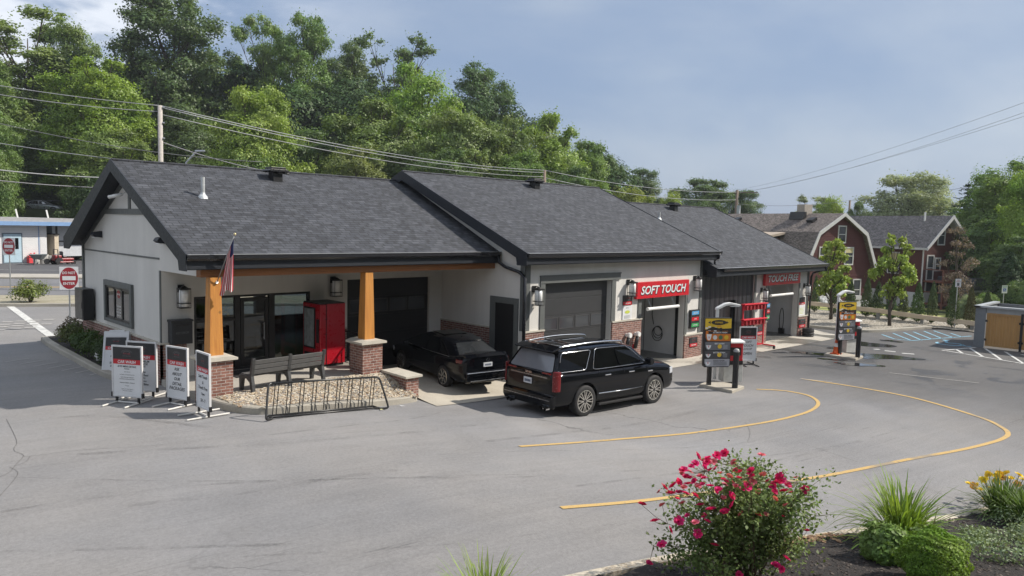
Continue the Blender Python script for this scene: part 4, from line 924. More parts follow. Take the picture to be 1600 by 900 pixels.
# folding A-frame sign with plastic body
t = thing('a_frame_sign', 'white plastic folding A-frame sign behind the front sign stands', 'folding sign', (0, 0, 0))
for s_ in (-1, 1):
    b = MB(); top, bot, h = .03, .30, 1.12
    def P(x, z, o=0): y = bot+(top-bot)*z/h; return V3(x, s_*(y+o), z)
    w = .33
    for q in ((-w, -w+.05, 0, h), (w-.05, w, 0, h), (-w+.05, w-.05, .0, .08), (-w+.05, w-.05, h-.14, h)):
        vs = [P(x, z, o) for o in (-.02, .02) for x, z in ((q[0], q[2]), (q[1], q[2]), (q[1], q[3]), (q[0], q[3]))]
        b.add(vs, [(0, 1, 2, 3), (4, 5, 6, 7), (0, 1, 5, 4), (1, 2, 6, 5), (2, 3, 7, 6), (3, 0, 4, 7)], 0)
    vs = [P(x, z, o) for o in (-.005, .008) for x, z in ((-w+.05, .08), (w-.05, .08), (w-.05, h-.14), (-w+.05, h-.14))]
    b.add(vs, [(0, 1, 2, 3), (4, 5, 6, 7), (0, 1, 5, 4), (1, 2, 6, 5), (2, 3, 7, 6), (3, 0, 4, 7)], 0)
    if s_ < 0:
        v = P(0, h)-P(0, 0); v /= np.linalg.norm(v); n = np.cross(X_, v); O = lambda z: P(0, z, .01)+n*.002
        def rc(z0, z1, mi, k): b.poly([P(-w+.06, z0, .012+k), P(w-.06, z0, .012+k), P(w-.06, z1, .012+k), P(-w+.06, z1, .012+k)], mi)
        rc(.70, .96, 1, 0); rc(.62, .72, 4, .001); emblem(b, O(.84)+n*.004, X_, v, .12, n, (2, 3))
        b.text('CAR WASH', O(.67)+n*.006, X_, v, .06, .48, 0, .03, SHEAR)
        for k, q in enumerate(('AUTO', 'DETAIL', 'FULL', 'SERVICE', 'INSIDE')): b.text(q, O(.54-.09*k)+n*.003, X_, v, .055, .44, 1, .02, SHEAR)
    b.build('sign_panel', SM, t, fix=False)
b = MB(); b.box(-.2, .2, -.03, .03, 1.12, 1.16); b.box(-.2, -.14, -.03, .03, 1.05, 1.12); b.box(.14, .2, -.03, .03, 1.05, 1.12); b.box(-.03, .03, -.03, .03, 1.05, 1.12); b.build('carry_handle', SIGNW, t, bevel=.008)
pa = PZ(188, 577, .92); t.location = (pa[0], pa[1]+.2, .86); t.rotation_euler.z = -.62

# ---------------------------------------------------------------- pay stations
MENU = [mk('menu black', (.022, .022, .025), .4), mk('menu yellow', (.62, .42, .03), .45), mk('menu orange', (.55, .16, .02), .45), mk('menu grey', (.13, .135, .15), .5), mk('menu pale grey', (.34, .35, .39), .5), SIGNW, RED, mk('menu white cross', (.6, .6, .6), .5), mk('menu green', (.06, .14, .07), .5), mk('menu dark grey', (.06, .06, .066), .5)]
def menu_board(lab, loc, rz):
    t = thing('menu_board', lab, 'menu board', (0, 0, 0), 'wash menu boards'); W2, z0, z1 = .48, .62, 2.28
    b = MB()
    b.box(-.24, -.12, .03, .15, 0, z0+.3)
    b.build('post', BLK, t)
    b = MB(); rp = [(-W2, z0+.06), (-W2+.06, z0), (W2-.06, z0), (W2, z0+.06), (W2, z1-.05), (W2-.05, z1), (-W2+.05, z1), (-W2, z1-.05)]
    b.prism(rp, 'y', -.05, .05, 0); b.build('board_frame', MENU[0], t, bevel=.008)
    b = MB(); y = -.052
    def rr(x0, x1, a, c, mi, ch=.0, k=0.): b.poly([(x0+ch, y-k, a), (x1, y-k, a), (x1, y-k, c), (x0, y-k, c), (x0, y-k, a+ch*1.6)] if ch else [(x0, y-k, a), (x1, y-k, a), (x1, y-k, c), (x0, y-k, c)], mi)
    rr(-W2+.02, W2-.02, 1.88, z1-.03, 1)
    b.disc((.02, y-.002, 2.12), X_, Z_, .27, .085, mi=0); b.text('EXPRESS', (.02, y-.004, 2.12), X_, Z_, .055, .4, 1, .02); b.text('WASH', (.02, y-.004, 2.0), X_, Z_, .04, .3, 6, .02)
    for s_ in (-1, 1): b.poly([(s_*.28, y-.003, 2.17), (s_*.36, y-.003, 2.12), (s_*.28, y-.003, 2.07)], 0)
    for k in range(9):
        for j in range(3): 
            if (k+j) % 2: rr(-W2+.03+k*.1, -W2+.12+k*.1, 1.86+.05*j-.012*k, 1.905+.05*j-.012*k, 0 if k > 4 else 5, 0, .002)
    b.poly([(-W2+.02, y-.003, 1.86), (W2-.02, y-.003, 1.86), (W2-.02, y-.003, 1.93), (.1, y-.003, 1.91), (-.2, y-.003, 1.98)], 0)
    for z, hgt, mi, ttl, n in ((1.5, .34, 2, 'ULTIMATE WASH', 3), (1.20, .27, 3, 'BEST WASH', 1), (.92, .25, 9, 'BETTER WASH', 1), (.65, .25, 4, 'GOOD WASH', 0)):
        rr(-W2+.05, W2-.03, z, z+hgt, mi, .07, .001)
        if mi == 2: rr(-W2+.14, W2-.03, z+hgt-.1, z+hgt-.015, 0, 0, .002)
        b.text(ttl, (.07, y-.004, z+hgt-.055), X_, Z_, .048, .66, 5 if mi != 4 else 0, .02)
        b.poly([(-W2+.08, y-.003, z+hgt-.11), (-W2+.26, y-.003, z+hgt-.11), (-W2+.23, y-.003, z+.06), (-W2+.17, y-.003, z+.02), (-W2+.11, y-.003, z+.06)], 5)
        b.text('$', (-W2+.17, y-.005, z+.12), X_, Z_, .07, .1, 6, .02)
        for q in range(3):
            if q < n: b.disc((-.1+.2*q+(.18 if n == 1 else 0), y-.004, z+.12), X_, Z_, .075, mi=(7, 8, 1)[q] if n == 3 else 1)
        if n < 3:
            for q in range(4): rr(-.12 if n == 0 else .2, .36, z+.04+.034*q, z+.052+.034*q, 0 if mi == 4 else 4, 0, .003)
    b.build('board_face', MENU, t, fix=False)
    t.location = tuple(loc); t.rotation_euler.z = rz; return t
def kiosk(lab, loc, rz):
    t = thing('pay_station', lab, 'pay station', (0, 0, 0), 'pay stations on concrete islands')
    b = MB(); b.box(-.34, .34, -.22, .22, 0, .8); b.build('pedestal', mk('scuffed pale steel', (.52, .52, .49), .6, 0, var=.18, vs=5), t, bevel=.01)
    b = MB(); b.box(-.24, .30, -.26, .2, .72, 1.36); b.build('cabinet', RED, t, bevel=.02)
    b = MB(); b.box(-.25, .31, -.265, -.2, .60, .74); b.box(-.16, .22, -.272, -.26, .92, 1.2); b.build('key_pad', BLK, t)
    b = MB(); b.prism([(-.38, 1.36), (.22, 1.36), (.24, 1.4), (.0, 1.46), (-.36, 1.42)], 'x', -.25, .31); b.build('cabinet_top', WHITEP, t, bevel=.01)
    b = MB(); b.box(-.50, -.40, .23, .33, 0, 2.5); b.prism([(-.52, 2.42), (-.5, 2.5), (-.2, 2.66), (.0, 2.69), (.36, 2.62), (.36, 2.56), (.0, 2.60), (-.16, 2.58), (-.40, 2.46)], 'y', .19, .37); b.build('light_hood', WHITEP, t, bevel=.02)
    b = MB(); b.box(.02, .32, .21, .35, 2.545, 2.562); b.build('lamp_lens', FROST, t)
    t.location = tuple(loc); t.rotation_euler.z = rz; return t
def bollard(lab, loc):
    t = thing('bollard', lab, 'bollard', (0, 0, 0), 'black bollards guarding the pay stations')
    b = MB(); b.tube([(0, 0, 0), (0, 0, 1.22)], .095, 16); b.build('post', mk('black bollard sleeve', (.015, .015, .016), .35), t, smooth=False)
    b = MB(); b.lathe([(.1, 1.2), (.1, 1.24), (.075, 1.29), (.03, 1.31), (0, 1.31)], (0, 0, 0), 16, caps=False); b.build('cap', mk('grey bollard cap', (.28, .28, .28), .4), t, smooth=True)
    t.location = tuple(loc); return t
def island(corners, lab):
    b = MB(); b.prism([tuple(c[:2]) for c in corners], 'z', -.05, .1); tag(b.build('concrete_island', CONC, None, bevel=.015), lab, 'concrete island')
c1 = [GD(1093, 600, .1), GD(1144, 610, .1), GD(1163, 603, .1), GD(1111, 593, .1)]
island(c1, 'pale concrete island under the near pay station')
menu_board('near yellow and black wash menu board in front of the ribbed wall', tuple(PZ(1117, 602, .1)), -.62)
kiosk('near red topped pay station behind the first menu board', tuple(PZ(1149, 598, .1)+V3(.18, .30, 0)), -.62)
bollard('black bollard in front of the near pay station', tuple(PZ(1148, 606, .1)))
c2 = [GD(1287, 553, .1), GD(1337, 560, .1), GD(1349, 556, .1), GD(1300, 548, .1)]
island(c2, 'pale concrete island under the far pay station')
menu_board('far yellow and black wash menu board in front of the red houses', tuple(PZ(1319, 554, .1)), -.42)
kiosk('far red topped pay station by the puddles', tuple(PZ(1340, 552, .1)+V3(.15, .45, 0)), -.42)
bollard('black bollard in front of the far pay station', tuple(PZ(1340, 558, .1)))
# traffic cone
t = thing('traffic_cone', 'orange traffic cone with pale collar beside the far pay station', 'traffic cone', (0, 0, 0))
ORG = mk('cone orange', (.66, .10, .015), .5, var=.1)
b = MB(); b.box(-.19, .19, -.19, .19, 0, .035); b.build('base', ORG, t, bevel=.008); b = MB(); b.lathe([(.135, .035), (.04, .68), (.0, .7)], (0, 0, 0), 18, caps=False); b.build('cone_body', ORG, t, smooth=True)
b = MB(); b.lathe([(.098, .32), (.074, .48)], (0, 0, 0), 18, caps=False); b.build('collar', WHITEP, t, smooth=True); t.location = tuple(PZ(1306, 553, .1))
# round rubber bumper by the right corner
b = MB(); p = GD(1263, 526); b.lathe([(.1, 0), (.26, .0), (.30, .06), (.275, .11), (.305, .17), (.275, .23), (.30, .3), (.27, .42), (.17, .43), (.15, .25)], (p[0]+.05, p[1]+.05, .0), 26, caps=False); tag(b.build('rubber_bumper', mk('black rubber', (.02, .02, .021), .7), smooth=False), 'black ribbed rubber tyre bumper at the right corner of the front wall', 'bumper')
# red mat rack
t = thing('mat_rack', 'red wheeled rack of mat clips before the dark ribbed wall', 'mat rack', (0, 0, 0))
REDT = mk('rack red', (.60, .025, .045), .45, var=.1)
b = MB()
for x in (-.8, .8): b.box(x-.025, x+.025, -.025, .025, .12, 2.04); b.box(x-.03, x+.03, -.62, .62, .12, .17); b.box(x-.04, x+.04, -.64, -.56, 0, .14, 1); b.box(x-.04, x+.04, .56, .64, 0, .14, 1)
b.box(-.8, .8, -.03, .03, .14, .19); b.build('frame', [REDT, BLK], t)
for z in (1.04, 1.72):
    b = MB(); b.box(-.86, .86, -.05, .03, z+.04, z+.28); b.box(-.9, .9, -.14, .06, z+.28, z+.33); b.build('clip_rail', REDT, t, bevel=.01)
    for k in range(6): b = MB(); b.box(-.72+k*.27, -.63+k*.27, -.13, -.05, z+.06, z+.24); b.build('clip', mk('rack clip dull red', (.3, .03, .035), .5), t)
t.location = (31.2, 15.85, .01); t.rotation_euler.z = -.12
# white garden ornament in the mulch bed
t = thing('garden_ornament', 'small white garden figure in the dark mulch bed', 'garden ornament', (7.0, 23.3, .9))
b = MB(); c = V3(*PZ(156, 563, .92)); b.lathe([(.0, 0), (.1, 0), (.11, .12), (.07, .26), (.04, .3), (.075, .36), (.07, .44), (0, .48)], c, 12, caps=False); b.build('body', WHITEP, t, smooth=True)
for s_ in (-1, 1): b = MB(); b.tube([c+V3(0, s_*.07, .28), c+V3(-.05, s_*.16, .2), c+V3(-.1, s_*.12, .1)], .025, 6); b.build('arm', WHITEP, t, smooth=True)
# litter
for i, (px, py) in enumerate(((596, 642), (629, 636))):
    p = GD(px, py); b = MB(); rr_ = random.Random(i)
    b.poly([p+V3(rr_.uniform(-.09, .09), rr_.uniform(-.07, .07), .012+rr_.uniform(0, .05)) for _ in range(5)]); o = b.build('litter', [mk('pale yellow scrap', (.5, .48, .25), .8), SIGNW][i], None, kind=None)
    tag(o, ['pale yellow paper scrap on the asphalt by the bike rack', 'white paper scrap on the asphalt right of the bike rack'][i], 'litter')
# ---------------------------------------------------------------- vehicles (built nose to +x, wheels on z = 0)
PAINTB = mk('black car paint', (.003, .0035, .005), .06, var=.05, vs=2, spec=.32)
PAINTS = mk('silver car paint', (.36, .38, .41), .3, .5, var=.05, vs=2, coat=.8)
CGLASS = mk('dark car glass', (.002, .0025, .003), .02, var=.02, spec=.22)
RGLASS = mk('rear car glass sky sheen', (.17, .175, .19), .08, var=.15, vs=1.5, spec=1.)  # base colour paled to paint in the bright sky reflection
CHROME = mk('bright chrome', (.7, .71, .72), .12, 1., var=.05)
RUBB = mk('tyre rubber', (.014, .014, .015), .75, var=.15, vs=12)
TAILR = mk('tail lamp red', (.13, .002, .005), .25, var=.1, coat=.2)
PLASK = mk('black trim plastic', (.014, .014, .015), .45, var=.1)
SGLASS = mk('sedan rear glass', (.022, .024, .026), .04, var=.2, vs=2.5, spec=.9)
TAILD = mk('dark tail lamp red', (.09, .003, .006), .12, var=.1, coat=.4)
PLATE = mk('licence plate white', (.55, .56, .58), .45, var=.06)
WELL = mk('wheel well', (.006, .006, .006), .9)
def fair(cols, n=4):
    """extra stations between the given ones, along smooth curves"""
    c = [tuple(q)+(0.,)*(5-len(q)) for q in cols]; return [tuple(p) for p in smooth_line(c, n)]
def surf(cols, levels):
    """greenhouse: cols = [(xb, xt, wb, wt, dz)], returns S(side, s, t) on the side surface (s 0..1 along the given stations, t 0..1 up)"""
    c5 = fair(cols, 4); nn = len(c5)-1
    def S(side, s, t, o=0.):
        k = min(int(s*nn), nn-1); f = s*nn-k
        a, c = c5[k], c5[k+1]; xb, xt, wb, wt, dz = [a[i]+(c[i]-a[i])*f for i in range(5)]
        zb, zt = levels; return V3(xb+(xt-xb)*t, side*(wb+(wt-wb)*t+o), zb+(zt+dz-zb)*t)
    return S
def rounded(pts, r=.18, n=4):
    """round the corners of a closed 2-D outline by fraction r"""
    out = []; N = len(pts)
    for i in range(N):
        p0, p, p1 = (np.array(pts[(i+k) % N], float) for k in (-1, 0, 1))
        a, c = p+(p0-p)*r, p+(p1-p)*r
        for k in range(n+1): t = k/n; out.append((1-t)**2*a+2*t*(1-t)*p+t*t*c)
    return out
def wheel(par, x, y, r, w, side, rim, spokes=10, paired=True, name='wheel'):
    """tyre and rim as children of one wheel"""
    hub = bpy.data.objects.new(name, None); COL.objects.link(hub); hub.parent = par; hub.location = (x, y, r); hub.empty_display_size = .1
    base_ = world_off(par)+V3(x, y, r)
    b = MB(); rr = r*.70; h = w/2
    b.lathe([(rr, -h*.9), (r*.93, -h), (r*.985, -h*.8), (r, -h*.5), (r, h*.5), (r*.985, h*.8), (r*.93, h), (rr, h*.9)], base_, 40, axis='y', caps=False)
    t_ = b.build('tyre', RUBB, hub, smooth=True)
    b = MB(); yo = side*h*.86
    b.lathe([(rr*1.01, side*h*.9), (rr*.96, yo), (rr*.93, side*h*.5), (.01, side*h*.3)], base_, 40, 1, axis='y', caps=False)
    for k in range(40):
        pass
    b.lathe([(rr*1.015, side*h*.93), (rr*.93, side*h*.97), (rr*.92, side*h*.7)], base_, 40, 0, axis='y', caps=False)
    for k in range(spokes):
        for q in ((-.13, .13) if paired else (0,)):
            a = 2*math.pi*k/spokes; a1 = a+q*.35; a2 = a+q*1.25+(0 if paired else .28)
            p = base_+V3(math.cos(a1)*rr*.16, side*h*.80, math.sin(a1)*rr*.16); c = base_+V3(math.cos(a2)*rr*.95, side*h*.86, math.sin(a2)*rr*.95)
            b.bar(p, c, rr*(.085 if paired else .19), .03, up=(0, 1, 0), mi=0)
    b.lathe([(rr*.2, side*h*.6), (rr*.2, side*h*.88), (rr*.1, side*h*.95), (0, side*h*.95)], base_, 16, 1, axis='y', caps=False)
    b.build('rim', [rim, PLASK], hub, smooth=False)
    return hub
def hull(par, st, paint, arches, r_arch, name='body', sub=2):
    """lofted body shell with real wheel openings; st rows = (x, half width, z bottom, z shoulder, z top centre)"""
    vs, fs = [], []
    for x, w, zb, zs, zc in st:
        h = zs-zb
        half = [(0, zb), (w*.80, zb), (w*.955, zb+h*.10), (w, zb+h*.38), (w*1.0, zb+h*.62), (w*.985, zb+h*.86), (w*.93, zs), (w*.5, zs+(zc-zs)*.75), (0, zc)]
        ring = half+[(-a, b) for a, b in half[-2:0:-1]]
        vs += [(x, a, b) for a, b in ring]
    n = 16
    for i in range(len(st)-1):
        for k in range(n): fs.append((i*n+k, i*n+(k+1) % n, (i+1)*n+(k+1) % n, (i+1)*n+k))
    fs += [tuple(range(n))[::-1], tuple((len(st)-1)*n+k for k in range(n))]
    b = MB(); b.add(vs, fs); o = b.build('shell', paint, None, smooth=True); m = o.modifiers.new('s', 'SUBSURF'); m.levels = m.render_levels = sub
    cut = MB()
    for x in arches:
        for s_ in (-1, 1): cut.lathe([(0, s_*.62), (r_arch, s_*.62), (r_arch, s_*1.3), (0, s_*1.3)], (x, 0, r_arch*.93), 36, axis='y', caps=False)
    c = cut.build('cut', WELL, None); bmesh_fix(c)
    bo = o.modifiers.new('b', 'BOOLEAN'); bo.object = c; bo.operation = 'DIFFERENCE'; bo.solver = 'EXACT'
    dg = bpy.context.evaluated_depsgraph_get(); dg.update()
    me = bpy.data.meshes.new_from_object(o.evaluated_get(dg)); me.name = name
    bpy.data.objects.remove(o); bpy.data.objects.remove(c)
    if len(me.materials) < 2: me.materials.append(WELL)
    off = world_off(par); me.transform(Matrix.Translation(Vector(tuple(-off))))
    r = bpy.data.objects.new(name, me); COL.objects.link(r); r.parent = par
    me.polygons.foreach_set('use_smooth', [True]*len(me.polygons))
    try:
        me.set_sharp_from_angle(angle=R_(38))
    except Exception: pass
    return r
def bmesh_fix(o):
    bm = bmesh.new(); bm.from_mesh(o.data); bmesh.ops.remove_doubles(bm, verts=bm.verts, dist=1e-4); bmesh.ops.recalc_face_normals(bm, faces=bm.faces); bm.to_mesh(o.data); bm.free()
def cabin(par, cols, zb, zt, crown, paint, name='cabin'):
    """roof and pillars above the shoulder line"""
    cols = fair(cols, 4); lv = (0, .35, .7, .93, 1.0); vs, fs = [], []; m = len(cols)
    for (xb, xt, wb, wt, dz) in cols:
        ring = []
        for t in lv:
            k = .0 if t < 1 else .07
            ring.append((xb+(xt-xb)*t, wb+(wt-wb)*t-k, zb+(zt+dz-zb)*t))
        ring += [(xt, wt*.45, zt+dz+crown), (xt, 0, zt+dz+crown*1.25)]
        full = ring+[(a, -b_, c) for a, b_, c in ring[-2::-1]]
        vs += full
    n = 13
    for i in range(m-1):
        for k in range(n-1): fs.append((i*n+k, i*n+k+1, (i+1)*n+k+1, (i+1)*n+k))
    for i in (0, m-1):
        for k in range(6):
            j = n-1-k
            if k < 5: fs.append((i*n+k, i*n+k+1, i*n+j-1, i*n+j))
            else: fs.append((i*n+k, i*n+k+1, i*n+j))
    b = MB(); b.add(vs, fs); o = b.build(name, paint, par, smooth=True)
    me = o.data
    try: me.set_sharp_from_angle(angle=R_(40))
    except Exception: pass
    bv = o.modifiers.new('bevel', 'BEVEL'); bv.width = .035; bv.segments = 3; bv.limit_method = 'ANGLE'; bv.angle_limit = R_(28)
    return o
def pane_on(par, pts3, mat, name, trim=None, r=.012):
    b = MB(); b.poly(pts3); g = b.build(name, mat, par, fix=False)
    if trim is not None: t = MB(); t.tube(list(pts3)+[pts3[0], pts3[1]], r, 5, caps=False); t.build('window_trim', trim, g, smooth=True)
    return g

def make_suv():
    t = thing('suv', 'large black SUV with chrome roof rails waiting in front of the wash bays', 'suv', (0, 0, 0))
    st = [(-2.74, .90, .50, 1.22, 1.25), (-2.72, .98, .38, 1.28, 1.31), (-2.5, 1.035, .31, 1.30, 1.32), (-1.9, 1.05, .27, 1.30, 1.32), (-.9, 1.05, .26, 1.29, 1.31), (.2, 1.05, .26, 1.28, 1.30), (1.0, 1.05, .26, 1.26, 1.29),
          (1.45, 1.045, .27, 1.24, 1.29), (2.0, 1.035, .30, 1.20, 1.27), (2.38, 1.01, .33, 1.14, 1.23), (2.54, .97, .36, 1.05, 1.16), (2.6, .88, .42, .9, 1.02)]
    hull(t, st, PAINTB, (-1.535, 1.535), .50)
    cols = [(-2.66, -2.34, .955, .74, -.035), (-1.7, -1.6, .985, .80, .0), (-.6, -.6, .99, .82, .02), (.45, .15, .985, .80, .01), (1.34, .66, .92, .70, -.06)]
    zb, zt = 1.27, 1.87
    cab = cabin(t, cols, zb, zt, .045, PAINTB)
    S = surf(cols, (zb, zt))
    for s_ in (-1, 1):
        for nm, q in (('rear_side_window', [(.03, .10), (.285, .10), (.34, .86), (.03, .86)]), ('rear_door_window', [(.36, .08), (.60, .08), (.60, .88), (.385, .88)]), ('front_door_window', [(.615, .08), (.93, .08), (.865, .74), (.80, .88), (.615, .88)])):
            fine = rounded(q, .14)
            pane_on(t, [S(s_, a, c, .02) for a, c in fine], CGLASS, nm)
        o = [(.03, .06), (.29, .06), (.35, .9), (.03, .9)]
        b = MB(); b.tube([S(s_, a, c, .024) for a, c in rounded(o, .1)]+[S(s_, .03, .5, .024)], .008, 5); o2 = rounded([(.355, .03), (.95, .03), (.88, .76), (.81, .93), (.39, .93)], .1)
        b.tube([S(s_, a, c, .024) for a, c in o2+o2[:1]], .008, 5); b.build('window_trim', CHROME, t, smooth=True)
        # doors: shut lines, handles, lower strip
        b = MB()
        for x in (-.95, .12, 1.18): b.tube([(x+.0, s_*1.038, .62), (x, s_*1.041, .95), (x-.02, s_*1.012, 1.24)], .006, 4)
        b.build('door_seam', WELL, t)
        for x in (-.62, .42): b = MB(); b.box(x-.12, x+.12, s_*1.03-.02, s_*1.03+.025, 1.08, 1.115); b.build('door_handle', CHROME, t, bevel=.008)
        b = MB(); b.tube([(-.98, s_*1.035, .60), (.0, s_*1.045, .585), (1.0, s_*1.04, .60)], .017, 6); b.build('side_moulding', CHROME, t, smooth=True)
        b = MB(); b.box(-.95, 1.0, s_*.99-.05, s_*.99+.05, .25, .32); b.build('running_board', PLASK, t, bevel=.015)
        b = MB(); b.text('YUKON', (.92, s_*1.043, .84), V3(-s_*-1, 0, 0) if s_ < 0 else V3(-1, 0, 0), Z_, .05, .34, 0, .03); b.build('badge', CHROME, t, fix=False)
        b = MB(); b.box(1.2, 1.42, s_*1.028-.012, s_*1.028+.012, 1.02, 1.06); b.build('fender_vent', CHROME, t, bevel=.005)
        # mirror
        b = MB(); b.tube([(1.02, s_*.98, 1.30), (1.02, s_*1.1, 1.36)], .035, 6); b.prism([(.96, 1.27), (1.12, 1.29), (1.14, 1.42), (1.06, 1.47), (.95, 1.45)], 'y', s_*1.07, s_*1.30); b.build('mirror', PAINTB, t, bevel=.02)
        # roof rail
        pts = [S(s_, .02, 1., -.07)+V3(0, 0, .03), S(s_, .08, 1., -.07)+V3(0, 0, .09), S(s_, .4, 1., -.07)+V3(0, 0, .115), S(s_, .74, 1., -.07)+V3(0, 0, .095), S(s_, .80, 1., -.07)+V3(0, 0, .03)]
        b = MB(); b.tube(smooth_line(pts, 5), .026, 8); b.build('roof_rail', CHROME, t, smooth=True)
        # tail lamp: tall, wrapping the corner
        b = MB(); b.prism([(-2.74, s_*.92), (-2.715, s_*1.0), (-2.64, s_*1.04), (-2.53, s_*1.05), (-2.53, s_*.99), (-2.64, s_*.92)], 'z', .80, 1.34); b.build('tail_lamp', TAILR, t, bevel=.02)
        b = MB(); b.box(-2.735, -2.7, s_*.68-.17, s_*.68+.17, 1.235, 1.28); b.build('reversing_lamp', TAILR, t, bevel=.01)
        b = MB(); b.prism([(2.53, s_*.6), (2.50, s_*.97), (2.30, s_*1.02), (2.3, s_*.9), (2.45, s_*.6)], 'z', .86, 1.05); b.build('headlight', mk('lamp glass', (.5, .52, .55), .1, var=.05), t, bevel=.015)
        for k in (0, .13): b = MB(); b.lathe([(.055, 0), (.055, .14), (.04, .14), (.04, .0)], (-2.80, s_*(.62+k), .33), 14, axis='x', caps=False); b.build('exhaust_tip', CHROME, t)
        for x in (-1.535, 1.535): wheel(t, x, s_*.91, .44, .29, s_, mk('machined dark alloy', (.62, .60, .56), .25, .9, var=.1), 8)
    # windscreen and tailgate glass
    a = cols[-1]; nrm = .02
    W = lambda u, v: V3(a[0]+(a[1]-a[0])*v+nrm, u*(a[2]+(a[3]-a[2])*v-.05), zb+(zt+(a[4] if len(a) > 4 else 0)-zb)*v+.012)
    pane_on(t, [W(u, v) for u, v in rounded([(-.98, .06), (.98, .06), (.96, .95), (-.96, .95)], .08)], CGLASS, 'windscreen')
    a2 = cols[0]
    Rr = lambda u, v: V3(a2[0]+(a2[1]-a2[0])*v-.022, u*(a2[2]+(a2[3]-a2[2])*v-.06), zb+(zt+a2[4]-zb)*v)
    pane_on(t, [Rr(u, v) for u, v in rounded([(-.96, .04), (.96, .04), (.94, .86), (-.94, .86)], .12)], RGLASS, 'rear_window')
    b = MB(); b.prism([(-2.62, 1.85), (-2.3, 1.94), (-2.25, 1.88), (-2.58, 1.81)], 'y', -.76, .76); b.build('spoiler', PAINTB, t, bevel=.015)
    b = MB(); b.tube([(-2.42, -.012, 1.62), (-2.45, .3, 1.36), (-2.43, .38, 1.35)], .008, 4); b.build('rear_wiper', PLASK, t)
    b = MB(); b.box(-2.2, -1.2, -.58, .58, 1.930, 1.936); b.box(-1.12, -.1, -.62, .62, 1.932, 1.938); b.build('sunroof', CGLASS, t, bevel=.003)
    b = MB()
    for x in (-2.22, -1.5): b.box(x-.03, x+.03, -.72, .72, 1.945, 1.97)
    b.build('crossbar', CHROME, t, bevel=.01)
    # rear end
    b = MB(); b.box(-2.74, -2.70, -.72, .72, 1.12, 1.16, 0); b.build('tailgate_strip', mk('satin dark chrome', (.25, .25, .26), .25, .9), t, bevel=.006)
    b = MB(); b.text('DENALI', (-2.745, .0, 1.21), V3(0, -1, 0), Z_, .055, .6, 0, .03); b.text('AWD', (-2.72, -.72, .80), V3(0, -1, 0), Z_, .04, .2, 0, .02); b.build('badge', CHROME, t, fix=False)
    b = MB(); b.prism([(-2.73, .70), (-2.66, 1.05), (-2.60, 1.05), (-2.6, .70)], 'y', -.36, .36); b.build('plate_recess', PLASK, t, bevel=.01)
    b = MB(); b.box(-2.765, -2.75, -.155, .155, .90, 1.06, 0); b.box(-2.767, -2.765, -.12, .12, .94, 1.01, 1); b.build('licence_plate', [PLATE, mk('plate marks', (.12, .14, .18), .6, var=.9, vs=28)], t)
    b = MB(); b.prism([(-2.79, .46), (-2.79, .64), (-2.75, .72), (-2.62, .72), (-2.62, .33), (-2.72, .33)], 'y', -.98, .98); b.build('rear_bumper', PAINTB, t, bevel=.04, seg=3)
    b = MB(); b.box(-2.80, -2.78, -.9, .9, .54, .57); b.build('bumper_strip', mk('satin dark chrome', (.25, .25, .26), .25, .9), t, bevel=.006)
    b = MB(); b.prism([(2.5, .45), (2.62, .5), (2.62, .95), (2.55, 1.05), (2.45, 1.05)], 'y', -.62, .62); b.build('grille', CHROME, t, bevel=.02)
    return t
